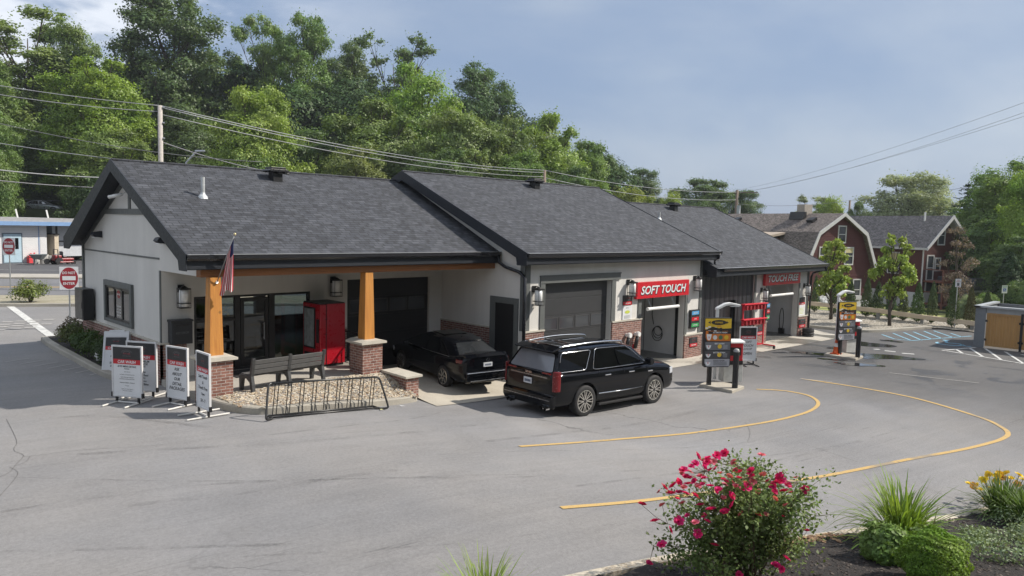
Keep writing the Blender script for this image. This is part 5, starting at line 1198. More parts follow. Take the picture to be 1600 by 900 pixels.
def make_sedan(paint, lab, rim, detail=True):
    t = thing('sedan', lab, 'sedan', (0, 0, 0))
    st = [(-2.38, .74, .46, .98, 1.03), (-2.35, .82, .34, 1.06, 1.11), (-2.12, .885, .26, 1.06, 1.12), (-1.6, .90, .22, 1.03, 1.09), (-.7, .905, .20, .99, 1.03), (.3, .90, .22, .94, .98), (1.0, .90, .22, .92, .97),
          (1.4, .895, .24, .86, .95), (1.9, .87, .26, .78, .87), (2.2, .80, .28, .70, .78), (2.33, .68, .34, .6, .66)]
    hull(t, st, paint, (-1.34, 1.34), .36)
    cols = [(-2.02, -1.28, .79, .55, -.075), (-1.35, -.9, .85, .62, -.01), (-.45, -.35, .87, .65, .03), (.45, .20, .86, .62, .015), (1.42, .52, .77, .54, -.06)]
    zb, zt = .97, 1.41
    cabin(t, cols, zb, zt, .03, paint); S = surf(cols, (zb, zt))
    for s_ in (-1, 1):
        for nm, q in (('rear_quarter_window', [(.19, .08), (.29, .08), (.31, .85), (.26, .7)]), ('rear_door_window', [(.31, .06), (.55, .06), (.555, .88), (.335, .86)]), ('front_door_window', [(.57, .06), (.90, .06), (.80, .84), (.575, .88)])):
            pane_on(t, [S(s_, a, c, .016) for a, c in rounded(q, .12)], CGLASS, nm)
        if detail:
            b = MB(); b.tube([S(s_, a, c, .018) for a, c in ((.17, .02), (.5, .01), (.92, .02))], .008, 5); b.build('window_trim', mk('dull chrome', (.3, .3, .3), .3, .9), t)
            for x in (-.55, .42): b = MB(); b.box(x-.1, x+.1, s_*.895-.012, s_*.895+.02, .84, .865); b.build('door_handle', paint, t, bevel=.008)
            b = MB(); b.prism([(.80, .96), (.93, .97), (.94, 1.06), (.82, 1.08)], 'y', s_*.9, s_*1.07); b.build('mirror', paint, t, bevel=.02)
            b = MB(); b.lathe([(.055, 0), (.055, .1), (.042, .1), (.042, 0)], (-2.38, s_*.55, .33), 14, axis='x', caps=False); b.build('exhaust_tip', CHROME, t)
        b = MB(); b.prism([(-2.375, s_*.46), (-2.36, s_*.72), (-2.24, s_*.862), (-2.02, s_*.893), (-2.08, s_*.80), (-2.3, s_*.46)], 'z', .87, .98); b.build('tail_lamp', TAILD, t, bevel=.02)
        b = MB(); b.prism([(2.27, s_*.5), (2.2, s_*.76), (1.95, s_*.86), (1.95, s_*.7), (2.15, s_*.5)], 'z', .58, .69); b.build('headlight', mk('lamp glass', (.5, .52, .55), .1, var=.05), t, bevel=.01)
        for x in (-1.34, 1.34): wheel(t, x, s_*.80, .338, .225, s_, rim, 7, False)
    a, a2 = cols[-1], cols[0]
    W = lambda u, v: V3(a[0]+(a[1]-a[0])*v+.01, u*(a[2]+(a[3]-a[2])*v-.04), zb+(zt+a[4]-zb)*v+.016)
    pane_on(t, [W(u, v) for u, v in rounded([(-.97, .05), (.97, .05), (.95, .95), (-.95, .95)], .08)], CGLASS, 'windscreen')
    Rr = lambda u, v: V3(a2[0]+(a2[1]-a2[0])*v-.008, u*(a2[2]+(a2[3]-a2[2])*v-.06), zb+(zt+a2[4]-zb)*v+.016)
    pane_on(t, [Rr(u, v) for u, v in rounded([(-.98, .16), (.98, .16), (.94, .92), (-.94, .92)], .1)], SGLASS, 'rear_window')
    if detail:
        b = MB(); b.box(-.62, .12, -.44, .44, 1.468, 1.476); b.build('sunroof', CGLASS, t, bevel=.003)
        b = MB(); b.prism([(-.98, 1.40), (-.82, 1.415), (-.94, 1.46)], 'y', -.02, .02); b.build('aerial', paint, t, bevel=.006)
        b = MB(); b.prism([(-2.42, 1.06), (-2.24, 1.125), (-2.1, 1.12), (-2.3, 1.03)], 'y', -.74, .74); b.build('spoiler', paint, t, bevel=.012)
        b = MB(); b.lathe([(.055, 0), (.055, .012), (.042, .014), (.042, 0)], (-2.40, 0, .96), 16, axis='x', caps=False); b.build('badge', CHROME, t)
        b = MB(); b.box(-2.42, -2.39, -.15, .15, .76, .88, 0); b.box(-2.422, -2.42, -.11, .11, .79, .845, 1); b.build('licence_plate', [PLATE, mk('plate marks', (.12, .14, .18), .6, var=.9, vs=28)], t)
        b = MB(); b.prism([(-2.42, .36), (-2.43, .58), (-2.38, .64), (-2.28, .64), (-2.28, .28), (-2.36, .28)], 'y', -.74, .74); b.build('rear_bumper', paint, t, bevel=.04, seg=3)
        b = MB(); b.tube([(-2.425, -.72, .60), (-2.438, 0, .60), (-2.425, .72, .60)], .01, 6); b.tube([(-2.42, -.6, .36), (-2.43, 0, .36), (-2.42, .6, .36)], .012, 6); b.build('bumper_strip', CHROME, t)
        for y in (-.3, .3): b = MB(); b.box(-1.45, -1.38, y-.1, y+.1, 1.0, 1.17); b.build('headrest', mk('seat grey', (.3, .3, .3), .8), t, bevel=.03)
    return t
suv = make_suv()
# wheel contacts read from the photograph: right side rear and front
ra, rb = GD(909, 650), GD(1020, 629); hd = math.atan2((rb-ra)[1], (rb-ra)[0]); d_ = V3(math.cos(hd), math.sin(hd), 0); nl = V3(-d_[1], d_[0], 0)
c_ = (ra+rb)/2+nl*.98
suv.location = (c_[0], c_[1], zg(c_[0], c_[1])); suv.rotation_euler = (0, math.asin(max(-.1, min(.1, (ra[2]-rb[2])/3.07))), hd)
sed = make_sedan(PAINTB, 'black sedan parked nose in beside the porch before the dark garage door', mk('two tone alloy', (.55, .53, .5), .25, .9, var=.15, vs=14))
A_, B_ = PZ(692, 605, .36), PZ(618, 575, .42); hd = math.atan2((B_-A_)[1], (B_-A_)[0]); d_ = V3(math.cos(hd), math.sin(hd), 0)
c_ = A_+d_*1.34-V3(-d_[1], d_[0], 0)*.88
sed.location = (c_[0], c_[1], .385); sed.rotation_euler = (.0, -.02, hd)
print('SUV', suv.location[:], suv.rotation_euler[:], 'SEDAN', sed.location[:], hd)
# ---------------------------------------------------------------- street side
def dne(px, py, size, lab, azim, hgt=2.15):
    base = PZ(px, py, .78); t = thing('street_sign', lab, 'road sign', base, 'DO NOT ENTER signs')
    b = MB(); b.tube([base, base+V3(0, 0, hgt+size*1.05)], .03, 8); b.build('post', GALV, t)
    u = V3(math.cos(azim), math.sin(azim), 0); n = V3(u[1], -u[0], 0); c = base+V3(0, 0, hgt+size/2)+n*.035
    b = MB(); s = size/2; b.ob(c, u*s*.8, n*.003, Z_*s*1.12, 0); b.disc(c+n*.006, u, Z_, s*.76, s*1.05, 28, 1)
    b.poly([c+n*.008+u*i*s*.56+Z_*j*s*.2 for i, j in ((-1, -1), (1, -1), (1, 1), (-1, 1))], 0)
    b.text('DO NOT', c+n*.009+Z_*s*.52, u, Z_, s*.26, s*1.1, 0, .02); b.text('ENTER', c+n*.009-Z_*s*.52, u, Z_, s*.26, s*1.0, 0, .02)
    b.build('sign_plate', [SIGNW, mk('road sign red', (.28, .02, .03), .5)], t, fix=False); return t
dne(110, 515, .80, 'DO NOT ENTER sign on a post behind the gable wall corner', -.35, 1.62)
dne(17, 470, .80, 'DO NOT ENTER sign on the street island in front of the white shop', -.75, 2.4)
# white shop across the street
t = thing('white_shop', 'long low white sided shop with blue roof edge across the street', 'shop', PZ(20, 411, .78))
A, B = PZ(-60, 414, .78), PZ(74, 410, .78); u = (B-A); u[2] = 0; L = np.linalg.norm(u); u /= L; n = V3(u[1], -u[0], 0)
if n[1] > 0: n = -n
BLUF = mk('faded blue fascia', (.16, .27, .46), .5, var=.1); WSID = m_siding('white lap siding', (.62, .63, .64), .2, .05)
def sb(b, s0, s1, d0, d1, z0, z1, mi=0):
    c = A+u*(s0+s1)/2-n*(d0+d1)/2+V3(0, 0, (z0+z1)/2-.0); b.ob(c, u*(s1-s0)/2, n*(d1-d0)/2, Z_*(z1-z0)/2, mi)
def sx(px): return float(np.dot(PZ(px, 409, .78)-A, u))
b = MB(); sb(b, -4, L, 0, 9, 0, 3.45); w = b.build('wall', WSID, t)
b = MB(); sb(b, -.5, L+7.6, -1.0, 9.5, 3.45, 3.8); sb(b, -.4, L+3.6, -.9, 9.4, 3.8, 4.15, 1); sb(b, -.4, L+8, 1, 9.4, 3.8, 4.0, 1); b.build('roof', [BLUF, mk('grey flat roof', (.3, .3, .31), .8)], t)
b = MB(); dx = np.dot(PZ(10, 411, .78)-A, u); sb(b, dx-.75, dx+.95, -.05, .05, 0, 2.75, 0); sb(b, dx-.65, dx+.85, -.07, -.04, .1, 2.65, 1); sb(b, dx-.4, dx+.6, -.085, -.06, 1.3, 2.3, 2); b.build('door', [mk('dark door frame', (.1, .13, .16), .5), mk('pale blue door', (.35, .47, .55), .5), CGLASS], t)
b = MB(); q0 = sx(44); sb(b, q0-.03, q0+.03, -.03, .01, 0, 3.4, 0); sb(b, q0+.1, L-.15, -.03, 0, .1, 3.1, 1); b.build('double_door', [BLUF, WSID], t)
b = MB(); dx = np.dot(PZ(25, 411, .78)-A, u); sb(b, dx-.2, dx+.2, -.05, 0, 1.8, 2.4, 0); b.build('wall_plate', mk('pale pink plate', (.55, .45, .46), .6), t)
b = MB()
for k in (.5, 3.2): p = A+u*(L-3+k*1.0)+V3(0, 0, 4.1); b.bar(p, p+V3(-.15, 0, .8), .12, .12)
b.build('roof_stub', WHITEP, t)
t = thing('storage_shed', 'pale tan shed standing beside the white shop behind the red mower', 'shed', PZ(82, 407, .78))
b = MB(); sb(b, sx(75), sx(84), -.2, 3, 0, 2.6, 0); b.build('wall', mk('tan shed wall', (.5, .43, .33), .8), t); b = MB(); sb(b, sx(74.6), sx(84.4), -.35, 3.2, 2.6, 2.7, 0); b.build('roof', BLK, t)
t = thing('box_trailer', 'pale enclosed trailer with dark framed rear door behind the red mower', 'trailer', PZ(95, 404, .78))
b = MB(); E0 = sx(84); sb(b, E0, E0+5.2, .8, 6, .5, 3.9, 0); b.build('body', mk('trailer grey white', (.45, .47, .5), .5), t); b = MB(); sb(b, E0+.3, E0+.45, .72, .82, .6, 3.6); sb(b, E0+3.0, E0+3.15, .72, .82, .6, 3.6); sb(b, E0+.45, E0+3.0, .72, .82, 3.45, 3.6); sb(b, E0+.45, E0+3., .72, .82, 1.9, 2.0); b.build('door_frame', BLK, t)
b = MB(); c = A+u*(E0+2.5)-n*3; [b.lathe([(0, -.15), (.4, -.15), (.4, .15), (0, .15)], c+u*k-n*0+V3(0, 0, .4), 14, axis='y', caps=False) for k in (-1, 1)]; b.build('wheel', RUBB, t)
# red ride-on mower
t = thing('ride_on_mower', 'red ride-on mower with black seat parked beside the white shop', 'mower', PZ(98, 405, .78))
c = PZ(99, 413, .78); MR = mk('mower red', (.2, .012, .016), .4)
MS = .68
def mo(b, x0, x1, y0, y1, z0, z1, mi=0): b.ob(c+(u*(x0+x1)/2+n*(y0+y1)/2+Z_*(z0+z1)/2)*MS, u*(x1-x0)/2*MS, n*(y1-y0)/2*MS, Z_*(z1-z0)/2*MS, mi)
b = MB(); mo(b, -1.3, 1.2, -.5, .5, .5, .85); mo(b, -1.3, -.4, -.45, .45, .85, 1.25); mo(b, -.9, 1.0, -.8, .8, .25, .45); b.build('body', MR, t, bevel=.08)
b = MB(); mo(b, -.2, .4, -.35, .35, .9, 1.15); mo(b, -.35, -.15, -.35, .35, 1.1, 1.75); b.build('seat', BLK, t, bevel=.06)
for x, r in ((-.9, .48), (1.0, .3)):
    for s_ in (-.62, .62): b = MB(); b.tube([c+(u*x+n*(s_-.13)+Z_*r)*MS, c+(u*x+n*(s_+.13)+Z_*r)*MS], r*MS, 16); b.build('wheel', RUBB, t)
b = MB(); b.tube([c+(q)*MS for q in (-u*.9+n*.5+Z_*.9, -u*1.0+n*.5+Z_*2.0, -u*1.0-n*.5+Z_*2.0, -u*.9-n*.5+Z_*.9)], .04, 6); b.build('roll_bar', BLK, t)
# clutter in front of the shop
t = thing('fuel_can', 'bright red fuel can on the ground before the white shop wall', 'fuel can', PZ(51, 411, .78)); c = PZ(52, 411, .78)
b = MB(); b.ob(c+Z_*.35, u*.45, n*.2, Z_*.35); b.tube([c+Z_*.7, c+u*.15+Z_*.95], .07, 8); b.tube([c-u*.35+Z_*.7, c-u*.2+Z_*.9, c+u*.1+Z_*.72], .04, 6); b.build('body', mk('fuel can red', (.62, .05, .06), .5), t, bevel=.05)
t = thing('wheelbarrow', 'grey wheelbarrow leaning before the white shop doors', 'wheelbarrow', PZ(61, 410, .78)); c = PZ(60, 414, .78)
b = MB(); b.lathe([(.0, 0), (.4, .02), (.75, .45), (.7, .45), (.38, .08), (0, .06)], c+Z_*.5, 14, caps=False); b.build('tray', mk('dull grey tray', (.2, .22, .22), .5), t)
b = MB(); b.tube([c-u*1.0+Z_*.75, c+u*.7+Z_*.35], .03, 6); b.tube([c+u*.75+n*.06+Z_*.3, c+u*.75-n*.06+Z_*.3], .25, 14); b.tube([c-u*.3+Z_*.6, c-u*.4], .03, 6); b.build('handle', BLK, t)
t = thing('bucket_stack', 'pale buckets and bags heaped by the shop corner', 'buckets', PZ(74, 408, .78)); c = PZ(73, 412, .78)
for k, (q, r) in enumerate(((-.9, .3), (-.2, .4), (.5, .34), (1.1, .28))): b = MB(); b.lathe([(0, 0), (r*.8, 0), (r, .7+.15*(k % 2)), (r*.9, .7), (0, .6)], c+u*q-n*.1*k, 12, caps=False); b.build('bucket', mk('bucket grey white', (.45, .44, .42), .6, var=.25), t)
# hillside car and its parking ledge
car = make_sedan(PAINTS, 'silver sedan parked on the wooded bank above the white shop', mk('plain alloy', (.4, .4, .42), .3, .8), False)
p = PD(66, 331, 96); car.location = tuple(p); car.rotation_euler.z = 2.75+math.pi
b = MB(); q = p+V3(0, 0, -.02); e = V3(math.cos(-.35), math.sin(-.35), 0); f = V3(-e[1], e[0], 0)
b.poly([q-e*18-f*3, q+e*9-f*3, q+e*9+f*4, q-e*18+f*4]); b.poly([q-e*18-f*3, q+e*9-f*3, q+e*9-f*6-Z_*2.6, q-e*18-f*6-Z_*2.6])
b.build('dirt_track', m_ground('pale dirt', (.34, .31, .25), (.26, .25, .18), (.14, .15, .08), .8, .5, 15), kind='structure')
b = MB()
for k in range(7):
    w_ = q-e*16+e*4*k-f*3.4; b.tube([w_-Z_*1.2, w_+Z_*1.5], .04, 6)
for z in (1.45, .2): b.tube([q-e*16-f*3.4+Z_*z, q+e*8-f*3.4+Z_*z], .02, 4)
tag(b.build('wire_fence', mk('fence grey', (.2, .2, .2), .6)), 'thin grey wire fence along the bank above the white shop', 'fence')
# utility poles, street lamp, wires
PWOOD = mk('weathered pole timber', (.40, .37, .34), .9, var=.2, vs=9)
PWD2 = mk('brown pole timber', (.2, .15, .115), .9, var=.2, vs=9)
def pole(px, py, D, r, lab, mat, arm=0, trans=False):
    top = PD(px, py, D); zb = hill(top[0], top[1])-.3; base = V3(top[0], top[1], zb)
    t = thing('utility_pole', lab, 'utility pole', base); b = MB(); b.tube([base, top], [r*1.25, r], 12); b.build('pole', mat, t, smooth=True)
    if arm: b = MB(); a = CR*arm; b.bar(top-Z_*.35-a*.15, top-Z_*.35+a, .12, .14); b.build('crossarm', PWD2, t)
    b = MB()
    for k in range(3): b.tube([top-Z_*(.1+.9*k)-CR*.02, top-Z_*(.1+.9*k)+CR*(r+.12)], .05, 6)
    b.build('insulator', GALV, t)
    if trans: b = MB(); b.tube([top-Z_*3.4+CR*.25, top-Z_*2.2+CR*.25], .34, 14); b.build('transformer', mk('transformer grey', (.4, .42, .43), .5), t)
    return top
TA = pole(250, 165, 44, .13, 'pale grey utility pole rising behind the left roof ridge', PWOOD)
TB = pole(851, 266, 81, .16, 'distant utility pole top just over the middle roof ridge', PWD2)
TC = pole(1152, 297, 108, .2, 'brown utility pole with crossarm and grey transformer beyond the right roof', PWD2, 3.0, True)
TD_ = pole(1328, 313, 110, .14, 'bare utility pole standing between the red houses', PWD2)
WIRE = mk('wire grey', (.16, .16, .17), .5)
def wire(a, c, sag, lab, r=.022, mat=WIRE):
    a, c = np.array(a), np.array(c); pts = [a+(c-a)*t-Z_*sag*4*t*(1-t) for t in np.linspace(0, 1, 18)]
    b = MB(); b.tube(pts, r, 5); return tag(b.build('power_line', mat, None, smooth=True), lab, 'power line', 'overhead power lines')
LW = mk('pale bundled cable', (.27, .28, .29), .5)
wire(PD(-30, 129, 40), TA, .1, 'top wire from the left picture edge to the grey utility pole', mat=LW); wire(PD(-30, 143, 40), TA-Z_*.35, .15, 'second wire below the top one running to the grey utility pole', mat=LW)
wire(PD(-30, 186, 52), PD(410, 253, 60), .5, 'thin wire crossing the trees behind the grey utility pole')
wire(PD(-30, 219, 42), PD(345, 262, 46), .2, 'lone wire above the roof peak passing the grey pole', mat=LW)
wire(PD(-30, 262, 40), PD(190, 278, 46), .12, 'thick twin cable left of the roof peak', .032, mat=LW); wire(PD(-30, 279, 40), PD(190, 294, 46), .1, 'dark cable just below the twin cable left of the roof peak', .03)
wire(TA, TB, .75, 'long top wire from the grey pole to the middle pole', .028, LW); wire(TA-Z_*.12+CR*.1, TB-Z_*.25, .8, 'long second wire from the grey pole to the middle pole', .028, LW); wire(TA-Z_*.5, TB-Z_*.7, .8, 'long third wire from the grey pole to the middle pole', .026, LW)
wire(TA-Z_*2.1, PD(470, 275, 60), .3, 'low cable from the grey pole down behind the left ridge', .035)
wire(TB, TC-Z_*.3, .7, 'top wire from the middle pole to the crossarm pole', .035, LW); wire(TB-Z_*.8, TC-Z_*1.4, .8, 'lower wire from the middle pole to the crossarm pole', .035, LW)
wire(TC, PD(1640, 146, 46), .6, 'highest thin wire across the grey sky at right', .013, LW); wire(TC+CR*2.6, PD(1640, 162, 46), .6, 'middle thin wire across the grey sky at right', .013, LW); wire(TC-Z_*.4, PD(1640, 169, 46), .6, 'lowest thin wire across the grey sky at right', .013, LW)
wire(TC-Z_*2.0, TD_, .5, 'wire from the crossarm pole over the red house roof'); wire(TC-Z_*3.6, PD(1000, 336, 100), .6, 'low cable dipping behind the right roof ridge', .04, LW); wire(TD_, PD(1640, 268, 75), .5, 'wire rising right over the second red house')
p0, p1 = PD(291, 254, 60), PD(304, 240, 60); p2 = PD(317, 236, 60)
t = thing('street_lamp', 'grey cobra head street lamp behind the left roof', 'street lamp', (p0[0], p0[1], .8)); b = MB(); b.tube([(p0[0], p0[1], .78), p0, p1, p2-CR*.5], .08, 8); b.build('pole', GALV, t, smooth=True); b = MB(); b.bar(p2-CR*.6, p2+CR*.15, .3, .14); b.build('lamp_head', GALV, t, bevel=.04)

# ---------------------------------------------------------------- right side: houses
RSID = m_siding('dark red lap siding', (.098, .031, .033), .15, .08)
BSHI = m_shingle('brown grey shingles', (.125, .105, .095), (.17, .145, .13), .8, 'y')
GSHI = m_shingle('grey shingles', (.10, .095, .098), (.14, .132, .135), .9, 'y')
WTRM = mk('white house trim', (.50, .50, .50), .55, var=.08)
FOUND = mk('whitewashed foundation', (.55, .56, .58), .8, var=.1)
WGL = mk('house window glass', (.05, .055, .065), .05, var=.4, vs=1.5)
HD = V3(-.30902, -.95106, 0); HE = V3(.95106, -.30902, 0)   # houses: gable faces HD, HE runs to its right
class House:
    def __init__(s, A, th, k=1.): s.A = np.array((A[0], A[1], 0)); s.t = th; s.k = k
    def P(s, u, d, z): return s.A+(HE*u+HD*d)*s.k+Z_*(CAMH+(z-CAMH)*s.k)   # d > 0 towards the viewer
    def prism(s, b, poly, d0, d1, mi=0):
        n = len(poly); b.add([s.P(u, d0, z) for u, z in poly]+[s.P(u, d1, z) for u, z in poly], [(i, (i+1) % n, n+(i+1) % n, n+i) for i in range(n)]+[tuple(range(n))[::-1], tuple(range(n, 2*n))], mi)
    def box(s, b, u0, u1, d0, d1, z0, z1, mi=0): b.ob(s.P((u0+u1)/2, (d0+d1)/2, (z0+z1)/2), HE*(u1-u0)/2*s.k, HD*(d1-d0)/2*s.k, Z_*(z1-z0)/2*s.k, mi)
    def win(s, u, z, w, h, d=0, side=None, ac=False, blind=0):
        b = MB(); g = MB(); f = .11
        def bx(bb, a, c, e0, e1, z0, z1, mi=0):
            if side is None: s.box(bb, u+a, u+c, d+e0, d+e1, z0, z1, mi)
            else: s.box(bb, side[0]+side[1]*e0 if side[1] > 0 else side[0]-e1, side[0]+e1 if side[1] > 0 else side[0]-e0, u+a, u+c, z0, z1, mi)
        for q in ((-w/2-f, -w/2, z-h/2-f, z+h/2+f), (w/2, w/2+f, z-h/2-f, z+h/2+f), (-w/2, w/2, z+h/2, z+h/2+f), (-w/2, w/2, z-h/2-f, z-h/2), (-w/2, w/2, z-.03, z+.03)): bx(b, q[0], q[1], 0, .06, q[2], q[3])
        if ac: bx(b, -w/2+.05, w/2-.05, .02, .3, z-h/2, z-h/2+.35)
        o = b.build('window', WTRM, s.t); bx(g, -w/2, w/2, .004, .02, z-h/2, z+h/2, 0)
        if blind: bx(g, -w/2, w/2, .02, .024, z+h/2-h*blind, z+h/2, 1)
        g.build('pane', [WGL, mk('cream blind', (.5, .45, .25), .7)], o)
# gambrel house
A1 = V3(67.387, 26.4986, 7.0935)
h1 = thing('red_gambrel_house', 'dark red gambrel roofed house behind the rail fence', 'house', (A1[0], A1[1], -1.5)); H = House(A1, h1); LEN = -14.
b = MB(); H.prism(b, [(-4.35, -2.2), (4.35, -2.2), (4.35, 2.3), (3.0, 5.2), (0, 6.85), (-3.0, 5.2), (-4.35, 2.3)], 0, LEN); wl = b.build('wall', RSID, h1)
b = MB(); H.box(b, -4.4, 4.4, LEN, .03, -2.2, -.75); b.build('foundation', FOUND, wl)
b = MB()
gam = [(-4.85, 2.02), (-4.5, 2.45), (-3.08, 5.38), (0, 7.09), (3.08, 5.38), (4.5, 2.45), (5.15, 1.98)]
inn = [(u*.99, z-.16) for u, z in gam[::-1]]
H.prism(b, gam+inn, .45, LEN); rf = b.build('roof', BSHI, h1)
b = MB()
H.prism(b, [(u*1.005, z+.03) for u, z in gam]+[(u*.955, z-.27) for u, z in gam[::-1]], .45, .52); H.box(b, 4.5, 5.2, .0, .5, 1.85, 2.1); H.box(b, -5.0, -4.4, .0, .5, 1.9, 2.1); b.build('rake_board', WTRM, rf)
b = MB()   # dormer ell with white eave at the left
H.box(b, -5.0, -3.2, -10.6, -3.6, 2.0, 4.75); b.build('dormer', RSID, h1)
b = MB(); H.prism(b, [(-5.4, 4.72), (-3.2, 5.1), (-3.2, 5.3), (-5.4, 4.95)], -11.0, -3.2); b.build('dormer_roof', mk('tan dormer roof', (.36, .3, .24), .8), h1)
b = MB(); H.box(b, -5.46, -5.38, -11.0, -3.2, 4.66, 4.9); b.tube([H.P(-5.1, -5.0, 4.7), H.P(-5.1, -5.0, 2.0)], .06, 6); b.build('gutter', WTRM, h1)
b = MB(); H.box(b, -.6, .4, -4.4, -3.5, 6.0, 7.9, 0); b.build('chimney', mk('pale tan chimney', (.36, .32, .27), .9, var=.15, vs=8), rf)
b = MB()
H.prism(b, [(-1.2, 6.5), (-.76, 6.7), (-.76, 7.2), (-1.0, 7.2)], -4.8, -3.1); b.build('flashing', BLK, rf)
for d in (-11.2, -1.9): b = MB(); H.prism(b, [(-1.6, 6.2), (-1.1, 6.5), (-1.2, 6.7), (-1.8, 6.42)], d-.35, d+.35); b.build('roof_vent', BLK, rf)
H.win(0.28, 5.22, .85, 1.35); H.win(1.33, 3.3, .95, 1.4, blind=.3); H.win(-1.9, 3.35, .95, 1.3); H.win(2.6, .25, .85, 1.75, ac=True); H.win(-1.4, .3, .85, 1.6)
b = MB(); H.box(b, -4.36, 4.37, .0, .02, 1.48, 1.56); b.build('band_board', mk('dark red trim', (.09, .025, .026), .6), wl)
b = MB()
for k in range(7): H.box(b, -2.9+.0*k, -1.9, .5+.28*k, .78+.28*k, -2.2, -.2-.2*k)
b.build('steps', FOUND, h1)
b = MB()
for u in (-2.9, -1.9): b.tube([H.P(u, .4, .9), H.P(u, 2.5, -.7)], .04, 6); b.tube([H.P(u, .4, .4), H.P(u, 2.5, -1.2)], .03, 6); b.tube([H.P(u, 2.5, -.7), H.P(u, 2.5, -2)], .04, 6)
b.build('hand_rail', WTRM, h1)
# gable house with balcony
KH = 1.10; A2 = EYE+(V3(71.9477, 19.0968, 7.0455)-EYE)*KH
h2 = thing('red_gable_house', 'dark red house with grey gable roof and wooden balcony', 'house', (A2[0], A2[1], -1.5)); H = House(A2, h2, KH); LEN = -10.2
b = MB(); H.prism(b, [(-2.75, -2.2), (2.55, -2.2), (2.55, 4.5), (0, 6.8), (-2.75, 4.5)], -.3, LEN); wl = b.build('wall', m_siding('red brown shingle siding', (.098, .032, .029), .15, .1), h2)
b = MB(); H.box(b, -2.8, 2.6, LEN, -.26, -2.4, .42); b.build('foundation', FOUND, wl)
b = MB(); rp = [(-3.2, 4.28), (0, 7.05), (3.25, 4.22)]; H.prism(b, rp+[(u, z-.16) for u, z in rp[::-1]], .35, LEN-.3); rf = b.build('roof', GSHI, h2)
b = MB(); H.prism(b, [(-3.25, 4.3), (0, 7.09), (3.3, 4.24), (3.3, 3.95), (0, 6.76), (-3.25, 4.02)], .35, .42); H.prism(b, [(.0, 6.74), (3.2, 4.0), (3.2, 3.92), (0, 6.66)], -.3, .35); H.box(b, -3.3, -3.18, LEN, .35, 4.08, 4.26); b.build('rake_board', WTRM, rf)
b = MB(); b.tube([H.P(-.5, -1.9, 6.4), H.P(-.5, -1.9, 7.35)], .09, 8); b.build('flue_pipe', WHITEP, rf)
b = MB(); b.tube([H.P(-2.88, -.2, 4.1), H.P(-2.88, -.2, -.3)], .07, 6); b.build('downpipe', WTRM, h2)
H.win(-.5, 5.35, .8, 1.5, d=-.3); H.win(-1.75, 2.55, .75, 2.0, d=-.3); H.win(-.75, 2.85, .55, .95, d=-.3); H.win(-1.7, -.1+.55, .9, 1.9, d=-.3)
for dd in (-3.0, -6.6): H.win(dd, 2.85, .95, 1.7, side=(-2.75, -1), blind=.45); H.win(dd+.1, .1, .95, 1.75, side=(-2.75, -1))
H.win(-9.3, 2.95, .9, 1.3, side=(-2.75, -1))
DECK = mk('red brown deck timber', (.16, .062, .045), .7, var=.15)
b = MB(); H.box(b, -2.5, 2.4, -.3, 1.5, 1.35, 1.5); H.box(b, -2.5, 2.4, -.3, 1.6, -.55, -.4)
for u in (-2.45, -.1, 2.3): H.box(b, u-.07, u+.07, 1.35, 1.5, -2.4, 2.4)
b.build('balcony', DECK, h2)
b = MB()
for z0 in (1.5, -.4):
    H.box(b, -2.5, 2.4, 1.42, 1.5, z0+.9, z0+.98)
    for k in range(33): H.box(b, -2.45+k*.148, -2.40+k*.148, 1.44, 1.48, z0, z0+.9)
    H.box(b, -2.5, -2.42, -.3, 1.5, z0+.9, z0+.98)
b.build('balcony_rail', DECK, h2)
b = MB()
for k in range(8): H.box(b, 2.4+.3*k, 2.7+.3*k, .4, 1.5, -2.4, -.45-.22*k)
b.build('steps', DECK, h2); b = MB()
for d in (.4, 1.5): b.tube([H.P(2.4, d, .45), H.P(4.8, d, -1.35)], .05, 6)
b.build('hand_rail', WTRM, h2)
b = MB(); H.box(b, -1.0, .5, -.28, -.24, -.4, 1.35); b.build('porch_shade_panel', BLK, h2)  # flat black panel painted in for the shade under the balcony
# pale house and low dark garage further back
A3 = PD(1530, 420, 84); h3 = thing('pale_house', 'pale sided house half hidden behind the dark trees', 'house', (A3[0], A3[1], -1.5)); H = House(A3, h3)
b = MB(); H.prism(b, [(-4, -2.5), (4, -2.5), (4, 3.5), (0, 6.2), (-4, 3.5)], 0, -9); b.build('wall', m_siding('pale grey siding', (.45, .46, .47), .15, .05), h3); b = MB(); H.prism(b, [(-4.4, 3.3), (0, 6.4), (4.4, 3.3), (4.4, 3.1), (0, 6.2), (-4.4, 3.1)], .4, -9.3); b.build('roof', GSHI, h3); H.win(1.5, 1.6, .9, 1.5)
A4 = PD(1560, 452, 70); h4 = thing('garage_building', 'low dark roofed garage behind the signposts', 'garage', (A4[0], A4[1], -1.5)); H = House(A4, h4)
b = MB(); H.box(b, -4, 7, -6, 0, -2.5, .3); b.build('wall', mk('garage grey wall', (.2, .21, .22), .8), h4); b = MB(); H.prism(b, [(-4.5, .35), (7.5, .35), (7.2, 1.5), (-4.2, 1.5)], .4, -6.4); b.build('roof', mk('dark roof felt', (.055, .06, .068), .8), h4); b = MB(); H.box(b, -4.5, 7.5, .4, .46, .25, .42); b.build('eave_board', mk('grey eave', (.3, .31, .32), .6), h4)

